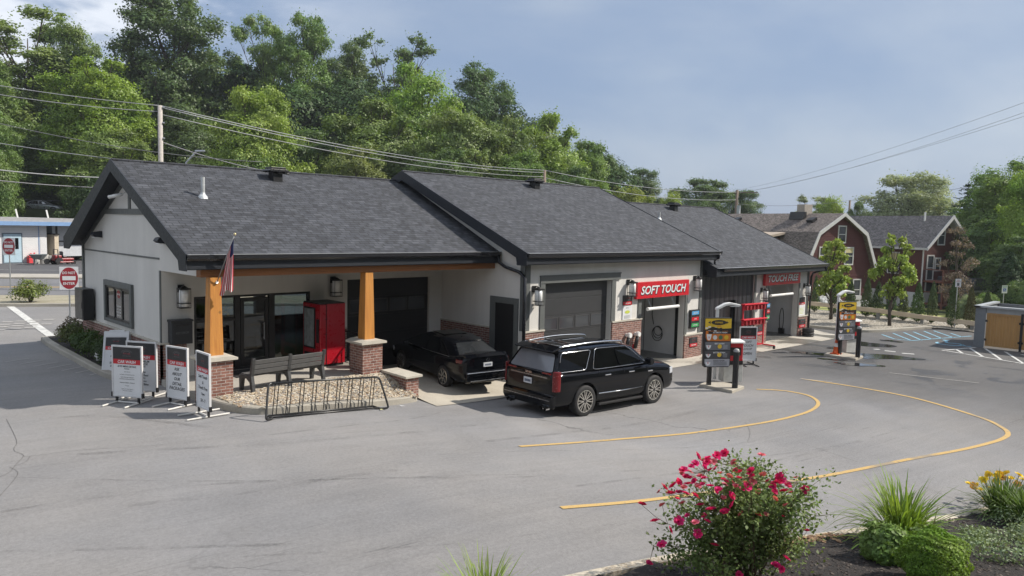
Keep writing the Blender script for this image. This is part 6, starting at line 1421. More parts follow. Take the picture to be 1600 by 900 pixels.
# rail fence, signposts, enclosure
t = thing('rail_fence', 'single rail timber fence before the row of small evergreens', 'fence', (48.3, 16, 0)); RAILM = m_wood('weathered rail', (.66, .54, .40), (.5, .41, .3), (2, 1.5, 20), .85, False)
fp = [(49.6, 27.0, .62), (48.9, 21.5, .62), (48.3, 16.4, .60), (48.3, 13.9, .46), (47.9, 11.2, .42), (47.5, 8.2, .42)]
for a, c in zip(fp, fp[1:]):
    b = MB(); b.bar(a, c, .14, .26); b.build('rail', RAILM, t, bevel=.01)
for x, y, z in fp: b = MB(); b.box(x+.0, x+.16, y-.09, y+.09, -.2, z+.06); b.build('post', mk('grey fence post', (.25, .25, .24), .85, var=.15), t)
kerb('gravel_bed_kerb', [(40.7, 27), (40.85, 20), (40.98, 17.3), (41.35, 15.1), (42.4, 14.25), (44.5, 13.6), (46.8, 12.9), (47.0, 12.4), (46.8, 11.5)][::-1][::-1] if False else [(46.8, 12.9), (44.5, 13.6), (42.4, 14.25), (41.35, 15.1), (40.98, 17.3), (40.85, 20), (40.7, 27)][::-1], KERB, .2, .15)
patch('gravel_bed', [(40.9, 27), (41.05, 20), (41.2, 17.3), (41.55, 15.25), (42.5, 14.45), (44.5, 13.8), (46.7, 13.1), (47.0, 12.4), (46.9, 8), (50.5, 8), (50.5, 27)], .06, m_ground('pale tan gravel', (.36, .31, .24), (.3, .26, .2), (.45, .42, .36), 1.5, .8, 40, 9.), step=2)
def postsign(px, py, D, w, h, lab, kind, zb=-.2):
    c = PD(px, py, D); u = CR.copy(); u[2] = 0; u /= np.linalg.norm(u); n = V3(u[1], -u[0], 0); t = thing('parking_sign', lab, 'parking sign', (c[0], c[1], zb), 'parking signs by the fence')
    b = MB(); b.bar((c[0], c[1], zb), (c[0], c[1], c[2]+h*.45), .06, .04, up=(0, 1, 0)); b.build('post', GALV, t)
    c = c+n*.05; b = MB(); b.ob(c, u*w/2, n*.004, Z_*h/2, 0); f = c+n*.006
    if kind: 
        b.poly([f+u*i*w*.28+Z_*(j*h*.2-h*.08) for i, j in ((-1, -1), (1, -1), (1, 1), (-1, 1))], 1); b.text('RESERVED', f+Z_*h*.36, u, Z_, h*.1, w*.85, 2, .02); b.text('PARKING', f+Z_*h*.24, u, Z_, h*.09, w*.8, 2, .02)
        g = f+n*.004-Z_*h*.08; b.disc(g+Z_*h*.13, u, Z_, w*.05, mi=0)
        for k in range(12):
            a0, a1 = 1.9+k*.36, 1.9+(k+1)*.36; b.poly([g-Z_*h*.04+(u*math.cos(q)+Z_*math.sin(q))*r for q, r in ((a0, w*.13), (a1, w*.13), (a1, w*.17), (a0, w*.17))], 0)
        b.poly([g+u*x*w+Z_*y*h for x, y in ((-.03, .09), (.03, .09), (.03, 0), (.13, 0), (.2, -.14), (.15, -.15), (.09, -.04), (-.03, -.04))], 0)
    else:
        b.text('NO', f+Z_*h*.33, u, Z_, h*.13, w*.7, 3, .02); b.text('PARKING', f+Z_*h*.15, u, Z_, h*.1, w*.85, 3, .02); b.poly([f+u*i*w*.2+Z_*(j*h*.17-h*.17) for i, j in ((-1, -1), (1, -1), (1, 1), (-1, 1))], 4)
        b.text('ANY TIME', f-Z_*h*.42, u, Z_, h*.07, w*.8, 3, .02)
    b.build('sign_plate', [SIGNW, mk('sign blue', (.05, .13, .42), .5), mk('sign green ink', (.05, .25, .15), .5), mk('sign red ink', (.4, .05, .06), .5), GREYT], t, fix=False)
postsign(1496.5, 442, 42.6, .33, .47, 'white NO PARKING sign on a grey post by the end of the rail fence', 0); postsign(1569, 452, 50, .37, .53, 'blue and white wheelchair RESERVED PARKING sign above the enclosure', 1)
t = thing('dumpster_enclosure', 'grey walled enclosure with golden timber gates at the right edge of the lot', 'enclosure', (41.5, 7.5, 0))
EG = mk('enclosure grey panel', (.15, .165, .18), .6, var=.08); GW = m_wood('golden gate boards', (.44, .25, .085), (.34, .18, .055), (20, 20, 1.2), .6); GW2 = m_wood('gate frame boards', (.40, .23, .08), (.33, .18, .06), (3, 3, 3), .6, False)
b = MB(); b.box(40.9, 41.05, 9.02, 9.45, -.05, 1.92); b.box(41.05, 44.5, 9.3, 9.45, -.05, 1.92); b.box(44.4, 44.5, 1.5, 9.3, -.05, 1.92); b.box(40.95, 41.1, 1.5, 2.0, -.05, 1.92); b.build('wall', EG, t)
b = MB(); b.box(40.82, 41.2, 1.4, 9.52, 1.92, 2.0); b.box(40.82, 44.6, 9.25, 9.52, 1.92, 1.999); b.box(40.98, 41.04, 2.0, 9.02, 1.68, 1.92); b.build('coping', mk('pale grey coping', (.33, .35, .36), .5), t)
for y0, y1 in ((7.62, 8.98), (6.1, 7.5)):
    g = MB(); n = 10
    for k in range(n): a = y0+.08+(y1-y0-.16)*k/n; g.box(40.96, 41.0, a+.004, a+(y1-y0-.16)/n-.004, .14, 1.62)
    gt = g.build('gate', GW, t); g = MB()
    for q in ((y0, y0+.1, .1, 1.68), (y1-.1, y1, .1, 1.68), (y0+.1, y1-.1, .1, .2), (y0+.1, y1-.1, 1.58, 1.68)): g.box(40.93, 40.985, q[0], q[1], q[2], q[3])
    g.build('gate_frame', GW2, gt); g = MB()
    for z in (.4, 1.3): g.box(40.91, 40.96, y1-.05, y1+.12, z-.05, z+.05); g.box(40.91, 40.96, y0-.12, y0+.05, z-.05, z+.05); g.tube([(40.92, y0-.06, z-.16), (40.92, y0-.06, z+.16)], .03, 6)
    g.build('hinge', BLK, gt)
b = MB(); b.box(40.92, 40.99, 7.51, 7.61, 0, 1.75); b.build('gate_post', BLK, t)
# ---------------------------------------------------------------- vegetation
LEAF = m_leaf('broad leaves', .42); LEAFN = m_leaf('conifer foliage', .12, .3, .04)
BARK = mk('grey brown bark', (.06, .048, .038), .95, var=.25, vs=3, bump=.3, bs=20)
def leaves_mesh(name, P, Nn, size, rnd, mat, aspect=.62, jit=.32, curl=.0):
    """many small leaf faces: P centres, Nn facing directions (numpy arrays)"""
    n = len(P); N = Nn+rnd.normal(0, jit, (n, 3)); N /= np.linalg.norm(N, axis=1)[:, None]+1e-9
    T = np.cross(N, rnd.normal(0, 1, (n, 3))); T /= np.linalg.norm(T, axis=1)[:, None]+1e-9; B = np.cross(N, T)
    s = (size*rnd.uniform(.6, 1.35, n))[:, None]
    V = np.stack([P-T*s, P+B*s*aspect-N*s*curl, P+T*s, P-B*s*aspect-N*s*curl], 1).reshape(-1, 3)
    me = bpy.data.meshes.new(name); me.vertices.add(4*n); me.vertices.foreach_set('co', V.ravel())
    me.loops.add(4*n); me.loops.foreach_set('vertex_index', np.arange(4*n, dtype=np.int32)); me.polygons.add(n)
    me.polygons.foreach_set('loop_start', np.arange(0, 4*n, 4, dtype=np.int32)); me.polygons.foreach_set('loop_total', np.full(n, 4, np.int32))
    me.materials.append(mat); me.update(calc_edges=True); return me
def clump_cloud(rnd, centers, radii, per, squash=.72, hollow=.55):
    P, N = [], []
    for c, r in zip(centers, radii):
        n = int(per*(r**2)/np.mean(np.array(radii)**2)); d = rnd.normal(0, 1, (n, 3)); d[:, 2] = np.abs(d[:, 2])*np.where(rnd.random(n) < .74, 1, -1)
        d /= np.linalg.norm(d, axis=1)[:, None]; ph = rnd.uniform(0, 6.28, 6)
        lump = 1+.22*np.sin(d[:, 0]*4+ph[0])*np.sin(d[:, 1]*4+ph[1])+.16*np.sin(d[:, 2]*7+d[:, 0]*6+ph[2])
        rr = r*lump*(1-(1-hollow)*rnd.random(n)**2.2); q = d*rr[:, None]; q[:, 2] *= squash
        P.append(c+q); N.append(d+np.array((0, 0, .35)))
    return np.concatenate(P), np.concatenate(N)
def proto(seed, H, R, base, nb, nl, leaf, shape='round', mat=LEAF, rb=(.26, .4), ns=9, sub=.46, core=0., trunk=True, sq=.8, hollow=.35, name='tree', ragged=.0):
    """a tree: big limbs' masses, each broken into many small sprays of leaves"""
    rnd = np.random.default_rng(seed); C, rad, big = [], [], []
    for i in range(nb):
        h = base+(1-base)*((i+rnd.random())/nb); f = (h-base)/(1-base)
        env = {'round': math.sqrt(max(.02, 1-(2*f-.85)**2/1.35)), 'tall': (1-.5*abs(f-.45)*2)*.92, 'vase': .42+.68*f-.6*max(0, f-.72)*2, 'cone': (1-f)*.95+.06}[shape]
        a = i*2.4+rnd.normal(0, .5); r = R*rnd.uniform(*rb)*(1.12-.45*f); q = max(0, R*env-r*.75)*rnd.uniform(.35, 1.)**.6
        c = np.array((q*math.cos(a), q*math.sin(a), min(H-r*.7, H*h))); big.append((c, r))
        for j in range(ns):
            d = rnd.normal(0, 1, 3); d[2] = abs(d[2])*.9-.25; d /= np.linalg.norm(d); k = r*rnd.uniform(.45, 1.05)
            C.append(c+d*np.array((k, k, k*.8))); rad.append(r*sub*rnd.uniform(.6, 1.35))
    if core:   # the shaded heart of the crown, so that it closes to one rounded mass
        for f in np.linspace(.08, .82, 9):
            env = {'round': math.sqrt(max(.02, 1-(2*f-.85)**2/1.35)), 'tall': (1-.5*abs(f-.45)*2)*.92, 'vase': .42+.68*f-.6*max(0, f-.72)*2, 'cone': (1-f)*.95+.06}[shape]
            a = rnd.uniform(0, 6.28); C.append(np.array((.22*R*math.cos(a), .22*R*math.sin(a), H*(base+(1-base)*f)))); rad.append(R*env*core)
    P, N = clump_cloud(rnd, C, rad, nl/len(C), sq, hollow)
    n2 = int(nl*.2); idx = rnd.integers(0, len(P), n2); P = np.concatenate([P, P[idx]+rnd.normal(0, 1, (n2, 3))*R*.06]); N = np.concatenate([N, rnd.normal(0, .6, (n2, 3))+np.array((0, 0, .6))])
    crown = leaves_mesh(name+'_crown', P, N, leaf, rnd, mat)
    b = MB(); r0 = R*.04+.05; lean = rnd.normal(0, .03, 2)*H; top = np.array((lean[0], lean[1], H*.86)); tk = [np.array((0, 0, -.6))]+[top*t+np.array((rnd.normal(0, .01*H), rnd.normal(0, .01*H), 0)) for t in (.2, .42, .65, 1.)]
    b.tube(tk, [r0*1.4, r0, r0*.8, r0*.5, r0*.12], 8)
    for c, r in big:
        t = min(.95, max(.16, (c[2]/H-.15)*.95)); p0 = np.array((lean[0]*t, lean[1]*t, H*.86*t)); m = (p0+c)/2+np.array((0, 0, -.02*H)); b.tube([p0, m, c, c+np.array((0, 0, r*.5))], [r0*.36, r0*.24, r0*.12, r0*.04], 5)
        for j in range(3): d = rnd.normal(0, 1, 3); d[2] = abs(d[2]); b.tube([(m+c)/2, c+d/np.linalg.norm(d)*r*.8], [r0*.12, r0*.03], 4)
    tm = b.build(name+'_trunk', BARK, None, smooth=True); tmesh = tm.data; bpy.data.objects.remove(tm)
    return dict(crown=crown, trunk=tmesh, H=H, R=R)
PR = dict(
    maple=proto(1, 20, 7.5, .14, 17, 64000, .14, 'round', core=.55), maple2=proto(2, 20, 7.5, .10, 22, 64000, .14, 'round', rb=(.2, .33), ns=10, core=.55),
    oak=proto(3, 26, 7.5, .22, 26, 64000, .145, 'tall', rb=(.30, .44), core=.4), oak2=proto(4, 26, 7, .28, 20, 48000, .145, 'vase', rb=(.28, .42)),
    locust=proto(5, 24, 6, .26, 26, 30000, .15, 'vase', rb=(.26, .4), hollow=.1, sq=.6, sub=.5), bush=proto(6, 9, 5.5, .02, 16, 36000, .12, 'round', rb=(.25, .4), core=.6),
    dense=proto(7, 20, 7, .03, 26, 72000, .145, 'round', rb=(.22, .34), ns=11, core=.62))
def tree(pr, loc, H, W, col, label, cat='tree', group=None, name='tree', rz=None, rnd=random, trunkcol=None):
    p = PR[pr] if isinstance(pr, str) else pr
    t = thing(name, label, cat, loc, group); t.scale = (W/(2*p['R']), W/(2*p['R'])*rnd.uniform(.9, 1.1), H/p['H']); t.rotation_euler.z = rnd.uniform(0, 6.28) if rz is None else rz
    for nm in ('trunk', 'crown'):
        o = bpy.data.objects.new(nm, p[nm]); COL.objects.link(o); o.parent = t; o.color = (*(np.array(col)*1.0), 1)
    return t
rt_ = random.Random(11)
G_DARK, G_MID, G_BRIGHT, G_YEL, G_OLIVE, G_PALE = (.115, .185, .062), (.17, .26, .066), (.25, .37, .062), (.29, .375, .08), (.21, .275, .085), (.31, .37, .22)
# (photo x, photo y of the top, distance, width in photo px, kind, colour, label)
TR = [
 (45, 22, 112, 190, 'locust', G_OLIVE, 'tall feathery olive tree at the far left of the wood'),
 (-40, 90, 100, 150, 'maple', G_MID, 'mid green tree cut by the left picture edge'),
 (150, 92, 96, 175, 'maple2', G_BRIGHT, 'bright green leafy tree left of the grey utility pole'),
 (105, 38, 118, 120, 'maple', G_MID, 'mid green tree rising between feathery olive and bright green crowns'),
 (262, -12, 116, 205, 'oak', G_DARK, 'tallest dark green tree behind the grey utility pole'),
 (350, 82, 128, 110, 'oak2', G_DARK, 'dark tree at the right shoulder of the tallest tree'),
 (408, 26, 126, 95, 'oak2', G_MID, 'slim tree with open sky gaps right of the tallest one'),
 (478, 28, 124, 120, 'oak', G_MID, 'tall rounded green tree right of the slim open tree'),
 (545, 72, 132, 110, 'oak', G_DARK, 'dark green tree between two tall crowns on the skyline'),
 (615, 58, 140, 130, 'locust', G_DARK, 'airy dark tree with feathery top on the skyline'),
 (395, 138, 84, 175, 'maple', G_YEL, 'yellow green tree right of the grey utility pole'),
 (655, 104, 104, 165, 'maple2', G_BRIGHT, 'bright green spreading tree below the airy skyline tree'),
 (590, 160, 92, 190, 'dense', G_MID, 'broad mid green tree behind the left roof ridge'),
 (755, 106, 134, 135, 'oak', G_DARK, 'dark rounded tree standing alone against the grey sky'),
 (715, 176, 90, 170, 'maple', G_OLIVE, 'olive green tree above the middle roof gable'),
 (790, 182, 92, 130, 'maple2', G_OLIVE, 'smaller olive tree before the dark lone tree'),
 (860, 180, 98, 130, 'dense', G_BRIGHT, 'sunlit dense tree above the middle roof ridge'),
 (915, 222, 104, 100, 'dense', G_MID, 'green tree stepping down right of the sunlit dense tree'),
 (955, 246, 128, 66, 'oak', G_DARK, 'small dark tree peeping beyond the stepping tree'),
 (1003, 265, 150, 80, 'dense', G_DARK, 'far dark tree right of the main wood'),
 (985, 296, 108, 95, 'bush', G_YEL, 'low yellow green tree just above the right roof'),
 (1050, 303, 108, 50, 'bush', G_YEL, 'little yellow green tree beside the dark spreading tree'),
 (1098, 281, 146, 120, 'dense', G_DARK, 'dark spreading tree behind the crossarm pole'),
 (1158, 297, 150, 85, 'maple', G_DARK, 'dark tree right behind the crossarm pole'),
 (-35, 168, 84, 110, 'maple', G_MID, 'low green tree at the left picture edge above the white shop'),
 (95, 200, 104, 150, 'dense', G_DARK, 'dark tree above the silver car'),
 (185, 205, 90, 150, 'dense', G_MID, 'mid green tree before the tallest dark tree, left of the roof peak'),
 (300, 190, 98, 150, 'dense', G_DARK, 'dark tree low behind the left roof ridge'),
 (480, 205, 96, 160, 'dense', G_DARK, 'dark tree low between yellow green and broad trees'),
 (700, 235, 84, 150, 'dense', G_DARK, 'low dark tree just over the middle roof peak'),
 (820, 240, 88, 130, 'dense', G_MID, 'low mid green tree over the middle roof ridge'),
 (900, 262, 92, 110, 'dense', G_DARK, 'low dark tree at the right end of the middle ridge'),
 (560, 232, 84, 150, 'dense', G_OLIVE, 'low olive tree behind the left ridge near the middle gable'),
 (395, 245, 80, 120, 'bush', G_MID, 'low bushy tree behind the first roof vent'),
 (-12, 235, 82, 80, 'bush', G_MID, 'round bushy tree left of the silver car'),
 (150, 268, 88, 110, 'bush', G_DARK, 'shaded bushy tree right of the silver car'),
 (-30, 205, 92, 150, 'dense', G_DARK, 'dark tree behind the left edge low tree'),
 # right-hand side
 (1275, 306, 128, 70, 'locust', G_PALE, 'thin pale tree behind the tan chimney'),
 (1300, 310, 118, 56, 'bush', G_BRIGHT, 'small bright tree right of the tan chimney'),
 (1342, 317, 104, 46, 'dense', G_DARK, 'small dark tree between the two red houses'),
 (1425, 272, 112, 140, 'maple', G_PALE, 'pale silvery tree rising behind the grey gable roof'),
 (1455, 290, 116, 90, 'maple2', G_PALE, 'second pale silvery tree nearer the conifer'),
 (1545, 290, 84, 110, 'maple', G_DARK, 'dark broadleaf tree right of the conifer'),
 (1580, 252, 74, 150, 'maple2', G_MID, 'large mid green tree at the right picture edge'),
 (1625, 262, 66, 130, 'maple', G_BRIGHT, 'bright green tree cut by the right picture edge'),
 (1545, 345, 70, 110, 'dense', G_DARK, 'dark spreading tree behind the wheelchair sign'),
 (1605, 370, 62, 120, 'dense', G_DARK, 'dark low tree at the right edge above the enclosure'),
]
hz_ = lambda x, y: hill(x, y)
for px, py, D, wpx, kind, col, lab in TR:
    top = PD(px, py, D); zb = hz_(top[0], top[1])
    rr = rt_.uniform(.88, 1.12); c = tuple(a*rr*rt_.uniform(.95, 1.05) for a in col)
    tree(kind, (top[0], top[1], zb), max(3, top[2]-zb), wpx/F_PX*D*1.12, c, lab, group='trees behind the car wash' if px < 1200 else 'trees behind the red houses', rnd=rt_, name='bushy_tree' if kind == 'bush' else 'tree')
# trees deeper in the wood closing the view, one mass
rnd = np.random.default_rng(5); P, N = [], []
for i in range(230):
    px = rnd.uniform(-60, 960); D = rnd.uniform(112, 165); lim = np.interp(px, [0, 250, 480, 640, 800, 900, 960], [120, 110, 120, 150, 190, 240, 275]); py = rnd.uniform(lim, 330)
    c = PD(px, py, D); r = rnd.uniform(2.5, 5); p, n = clump_cloud(rnd, [c], [r], 1300, .8, .5); P.append(p); N.append(n)
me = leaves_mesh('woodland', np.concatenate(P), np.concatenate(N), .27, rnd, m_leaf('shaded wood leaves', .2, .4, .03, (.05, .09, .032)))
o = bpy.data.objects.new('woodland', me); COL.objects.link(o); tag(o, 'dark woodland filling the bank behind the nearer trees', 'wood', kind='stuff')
# undergrowth along the foot of the wood and behind the houses
P, N = [], []
for i in range(110):
    if i < 70: px = rnd.uniform(-60, 900); D = rnd.uniform(80, 100); c = PD(px, 330, D)
    else: px = rnd.uniform(1150, 1700); D = rnd.uniform(88, 125); c = PD(px, 370, D)
    c[2] = hill(c[0], c[1])+.8; r = rnd.uniform(1.5, 3.2)
    if 5 < px < 115 and D < 100: continue
    p, n = clump_cloud(rnd, [c], [r], 900, .8, .5); P.append(p); N.append(n)
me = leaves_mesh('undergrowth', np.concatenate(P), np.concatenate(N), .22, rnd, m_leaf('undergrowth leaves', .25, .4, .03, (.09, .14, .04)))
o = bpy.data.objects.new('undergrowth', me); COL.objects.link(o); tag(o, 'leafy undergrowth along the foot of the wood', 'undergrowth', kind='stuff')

# conifer behind the gable house
def conifer(seed, H, R, n, leaf, col):
    rnd = np.random.default_rng(seed); P, N = [], []
    for k in range(26):
        f = k/26; z = H*(.1+.88*f); m = max(4, int(9*(1-f)+3)); a0 = rnd.uniform(0, 6)
        for j in range(m):
            a = a0+6.283*j/m+rnd.normal(0, .15); L = R*(1-f)**.8*rnd.uniform(.75, 1.1)+.2; q = int(n*L/R/26/6)+6; t = rnd.random(q)
            d = np.array((math.cos(a), math.sin(a), 0)); P.append(d*(t*L)[:, None]+np.array((0, 0, z))+np.stack([rnd.normal(0, .12*L, q), rnd.normal(0, .12*L, q), -.25*t*L+rnd.normal(0, .1, q)+.12*t*t*L], 1)); N.append(np.tile((0, 0, 1.), (q, 1)))
    return leaves_mesh('conifer_crown', np.concatenate(P), np.concatenate(N), leaf, rnd, LEAFN, .35, .45)
b = MB(); b.tube([(0, 0, -.5), (0, 0, 17.5)], [.3, .03], 8); tk = b.build('conifer_trunk', BARK, None); tm = tk.data; bpy.data.objects.remove(tk)
top = PD(1514, 280, 92); tree(dict(crown=conifer(3, 18, 4.4, 9000, .26, None), trunk=tm, H=18, R=4.4), (top[0], top[1], -1.7), top[2]+1.7, 10.5, (.024, .05, .026), 'dark tiered conifer rising behind the grey gable roof', 'conifer', name='conifer_tree', rnd=rt_)
# small columnar evergreens along the fence
def columnar(seed, H, R, n, leaf, mat=LEAFN):
    rnd = np.random.default_rng(seed); f = rnd.random(n)**.9; a = rnd.uniform(0, 6.283, n); lump = 1+.12*np.sin(a*5+f*20)+.1*np.sin(a*3-f*33)
    r = R*np.minimum(1, (f*9)**.5)*(1-f**1.7)**.75*lump*(1-.35*rnd.random(n)**3)+.02; d = np.stack([np.cos(a), np.sin(a), np.full(n, .5)], 1)
    return leaves_mesh('columnar_crown', np.stack([r*np.cos(a), r*np.sin(a), H*(.04+.96*f)], 1), d, leaf, rnd, mat, .45, .5)
b = MB(); b.tube([(0, 0, -.2), (0, 0, 1.7)], [.05, .01], 6); tk = b.build('evergreen_trunk', BARK, None); atm = tk.data; bpy.data.objects.remove(tk)
AR = [dict(crown=columnar(20+k, 2.2, .5, 2600, .06), trunk=atm, H=2.2, R=.5) for k in range(3)]
ar = [((1272, 497), 2.5, 'columnar evergreen at the far left end of the fence by the car wash corner'), ((1302, 494), 2.3, 'columnar evergreen left of the far menu board'), ((1327, 492), 2.4, 'columnar evergreen right behind the far menu board'),
      ((1353, 497), 2.6, 'tall columnar evergreen right of the far menu board'), ((1370, 498), 2.4, 'columnar evergreen left of the second young tree'), ((1391, 503), 2.0, 'columnar evergreen behind the second young tree trunk'), ((1410, 505), 2.1, 'columnar evergreen right of the second young tree'),
      ((1432, 506), 2.5, 'columnar evergreen before the white foundation corner'), ((1455, 507), 2.6, 'slender columnar evergreen before the house stairs'), ((1487, 512), 2.8, 'broad based columnar evergreen left of the NO PARKING sign'), ((1514, 515), 2.5, 'brown tinged columnar evergreen left of the enclosure'), ((1540, 512), 2.3, 'columnar evergreen just behind the enclosure corner')]
for k, ((px, py), h, lab) in enumerate(ar):
    p = PX(px, py, 48.9 if k < 9 else 48.4); brown = k == 10
    p = V3(49.15-(.9 if k > 8 else 0), PX(px, py, 49.15-(.9 if k > 8 else 0))[1], .02)
    tree(AR[k % 3], p, h*.97, .64*rt_.uniform(.85, 1.15), (.10, .095, .04) if brown else tuple(x*rt_.uniform(.85, 1.15) for x in (.075, .118, .042)), lab, 'evergreen', 'columnar evergreens along the rail fence', 'columnar_evergreen', rnd=rt_)
p = PD(1575, 470, 60); tree(dict(crown=columnar(29, 2.2, .5, 5200, .05), trunk=atm, H=2.2, R=.5), (p[0], p[1], -1.3), 5.4, 2.9, (.036, .066, .026), 'big dark columnar evergreen behind the wheelchair sign', 'evergreen', None, 'columnar_evergreen', rnd=rt_)
p = PD(1600, 470, 58); tree(PR['bush'], (p[0], p[1], -1.3), 3.2, 4.5, G_DARK, 'dark bush behind the enclosure at the right edge', 'bush', None, 'bush', rnd=rt_)
# bare reddish tree before the balcony house
p = PD(1492, 470, 60); tree(proto(41, 8.5, 2.4,   .18, 16, 3600, .07, 'tall', m_leaf('dry russet twigs', .2, .4, .03, (.25, .195, .16)), hollow=.1, name='russet'), (p[0], p[1], -1.4), 7.4, 3.7, (.2, .13, .1), 'sparse russet brown tree before the balcony', 'tree', None, 'bare_tree', rnd=rt_)
for px, py, h, w, lab in ((1515, 492, 2.0, 2.2, 'pale flowering shrub by the house stairs'), (1540, 486, 2.2, 2.6, 'green shrub behind the enclosure corner')):
    p = PD(px, py, 57); tree(PR['bush'], (p[0], p[1], -1.2), h, w, G_PALE if 'pale' in lab else G_MID, lab, 'shrub', None, 'shrub', rnd=rt_)
# two staked young trees in the gravel bed
YT = [proto(50+k, 4.4, 1.25, .30, 22, 5600, .085, 'round', rb=(.24, .38), hollow=.2, name='young') for k in range(2)]
for k, (px, py, tp, w, lab) in enumerate(((1298, 505, 375, 2.3, 'young light green tree at the right corner of the car wash'), (1391, 509, 368, 2.2, 'young light green tree behind the far menu board'))):
    b_ = V3(45.6, PX(px, py, 45.6)[1], .05); top = PX(px, tp, 45.6)
    t = tree(YT[k], b_, top[2]-.05, w*1.0, (.32, .42, .09), lab, 'young tree', 'young trees in the gravel bed', 'young_tree', rnd=rt_)
# shrubs in the mulch bed and on the street island
SH = [dict(crown=columnar(60+k, 1.0, .5, 3000, .035, LEAF), trunk=atm, H=1.0, R=.5) for k in range(2)]
def shrub(seed, n=2600, leaf=.035):
    rnd = np.random.default_rng(seed); C = [np.array((rnd.normal(0, .22), rnd.normal(0, .22), rnd.uniform(.25, .62))) for _ in range(12)]; P, N = clump_cloud(rnd, C, [rnd.uniform(.2, .34) for _ in C], n/12, .9, .6); return leaves_mesh('shrub_crown', P, N, leaf, rnd, LEAF)
b = MB()
for k in range(7): b.tube([(0, 0, -.05), (.25*math.cos(k), .25*math.sin(k), .55)], [.02, .008], 5)
tk = b.build('shrub_stem', BARK, None); sst = tk.data; bpy.data.objects.remove(tk)
SHP = [dict(crown=shrub(70+k), trunk=sst, H=.9, R=.5) for k in range(3)]
for k, (y, h, w, c, lab) in enumerate(((29.2, .95, 1.3, (.13, .095, .06), 'reddish brown shrub at the far end of the mulch bed'), (27.6, 1.0, 1.25, (.10, .13, .04), 'olive shrub second from the far end of the mulch bed'), (26.4, 1.0, 1.2, (.06, .11, .03), 'green shrub in the middle of the mulch bed below the cabinet'),
                                      (25.2, 1.0, 1.2, (.058, .105, .028), 'green shrub below the gable window'), (24.0, .95, 1.2, (.058, .105, .028), 'green shrub under the right edge of the gable window'), (23.0, .9, 1.1, (.06, .11, .03), 'nearest green shrub beside the folding sign'))):
    t = tree(SHP[k % 3], (7.02+.06*(k % 2)+(.5 if k == 0 else 0), y, .88), h*.86, w*.70, c, lab, 'shrub', 'shrubs along the gable wall', 'shrub', rnd=rt_)
p = PZ(48, 472, .92); tree(SHP[0], p, 1.15, 1.55, (.17, .22, .05), 'round yellow green bush on the street island', 'bush', None, 'bush', rnd=rt_)

# ---------------------------------------------------------------- foreground bed
RL = m_leaf('rose leaves', .3, .4, .04, (.15, .21, .065), 2.5); ROSE = m_leaf('rose petals', .35, .2, .03, (.75, .028, .19), 3.); ROSEF = m_leaf('faded rose petals', .35, .2, .03, (.74, .19, .26), 3.); STEM = mk('rose stem', (.10, .075, .04), .8, var=.3, vs=9)
rnd = np.random.default_rng(77)
base = V3(8.32, 4.22, bedz(8.32, 4.22))
t = thing('rose_bush', 'large rose bush covered in pink red flowers in the foreground', 'rose bush', base)
b = MB(); tips = []
fan = CR.copy(); fan[2] = 0; fan /= np.linalg.norm(fan); dep = V3(-fan[1], fan[0], 0)
for k in range(62):
    a = rnd.normal(-.12, .5) if k < 46 else rnd.uniform(.12, .58); dd = rnd.normal(0, .45); L = rnd.uniform(.8, 1.72)*(1-.12*abs(a)); 
    if k >= 46: L *= .92
    dirn = fan*math.sin(a)*.85+dep*math.sin(dd)*.6+Z_*math.cos(a)*.95; dirn /= np.linalg.norm(dirn)
    p0 = base+V3(rnd.normal(0, .14), rnd.normal(0, .12), -.03); mid = p0+dirn*L*.5+Z_*.1*L; tip = p0+dirn*L+Z_*(-.05*abs(a)*L)
    b.tube(smooth_line([p0, mid, tip], 4), np.linspace(.011, .003, 9), 5); tips.append((p0, mid, tip))
    for j in range(4):
        f = rnd.uniform(.45, .95); q = p0+(tip-p0)*f+Z_*.1*L*(1-abs(2*f-1)); e = q+rnd.normal(0, 1, 3)*np.array((.14, .14, .1))+Z_*.08; b.tube([q, e], [.004, .0018], 4); tips.append((q, (q+e)/2, e))
STEMB = b
P, N = [], []
for p0, m, e in tips:
    L = np.linalg.norm(e-p0); n = int(18+L*64)
    f = rnd.random(n)**.6; 
    if L > .5: f = .16+.84*f
    q = ((1-f)**2)[:, None]*p0+(2*f*(1-f))[:, None]*m+(f*f)[:, None]*e; s_ = .045+.05*f; q = q+rnd.normal(0, 1, (n, 3))*s_[:, None]; P.append(q); N.append(np.tile((-.2, -.3, 1.), (n, 1)))
P = np.concatenate(P); N = np.concatenate(N); keep = P[:, 2] > base[2]+.05
me = leaves_mesh('rose_foliage', P[keep], N[keep], .026, rnd, RL, .6, .8, .25); o = bpy.data.objects.new('foliage', me); COL.objects.link(o); o.parent = t; me.transform(Matrix.Translation(Vector(tuple(-base))))
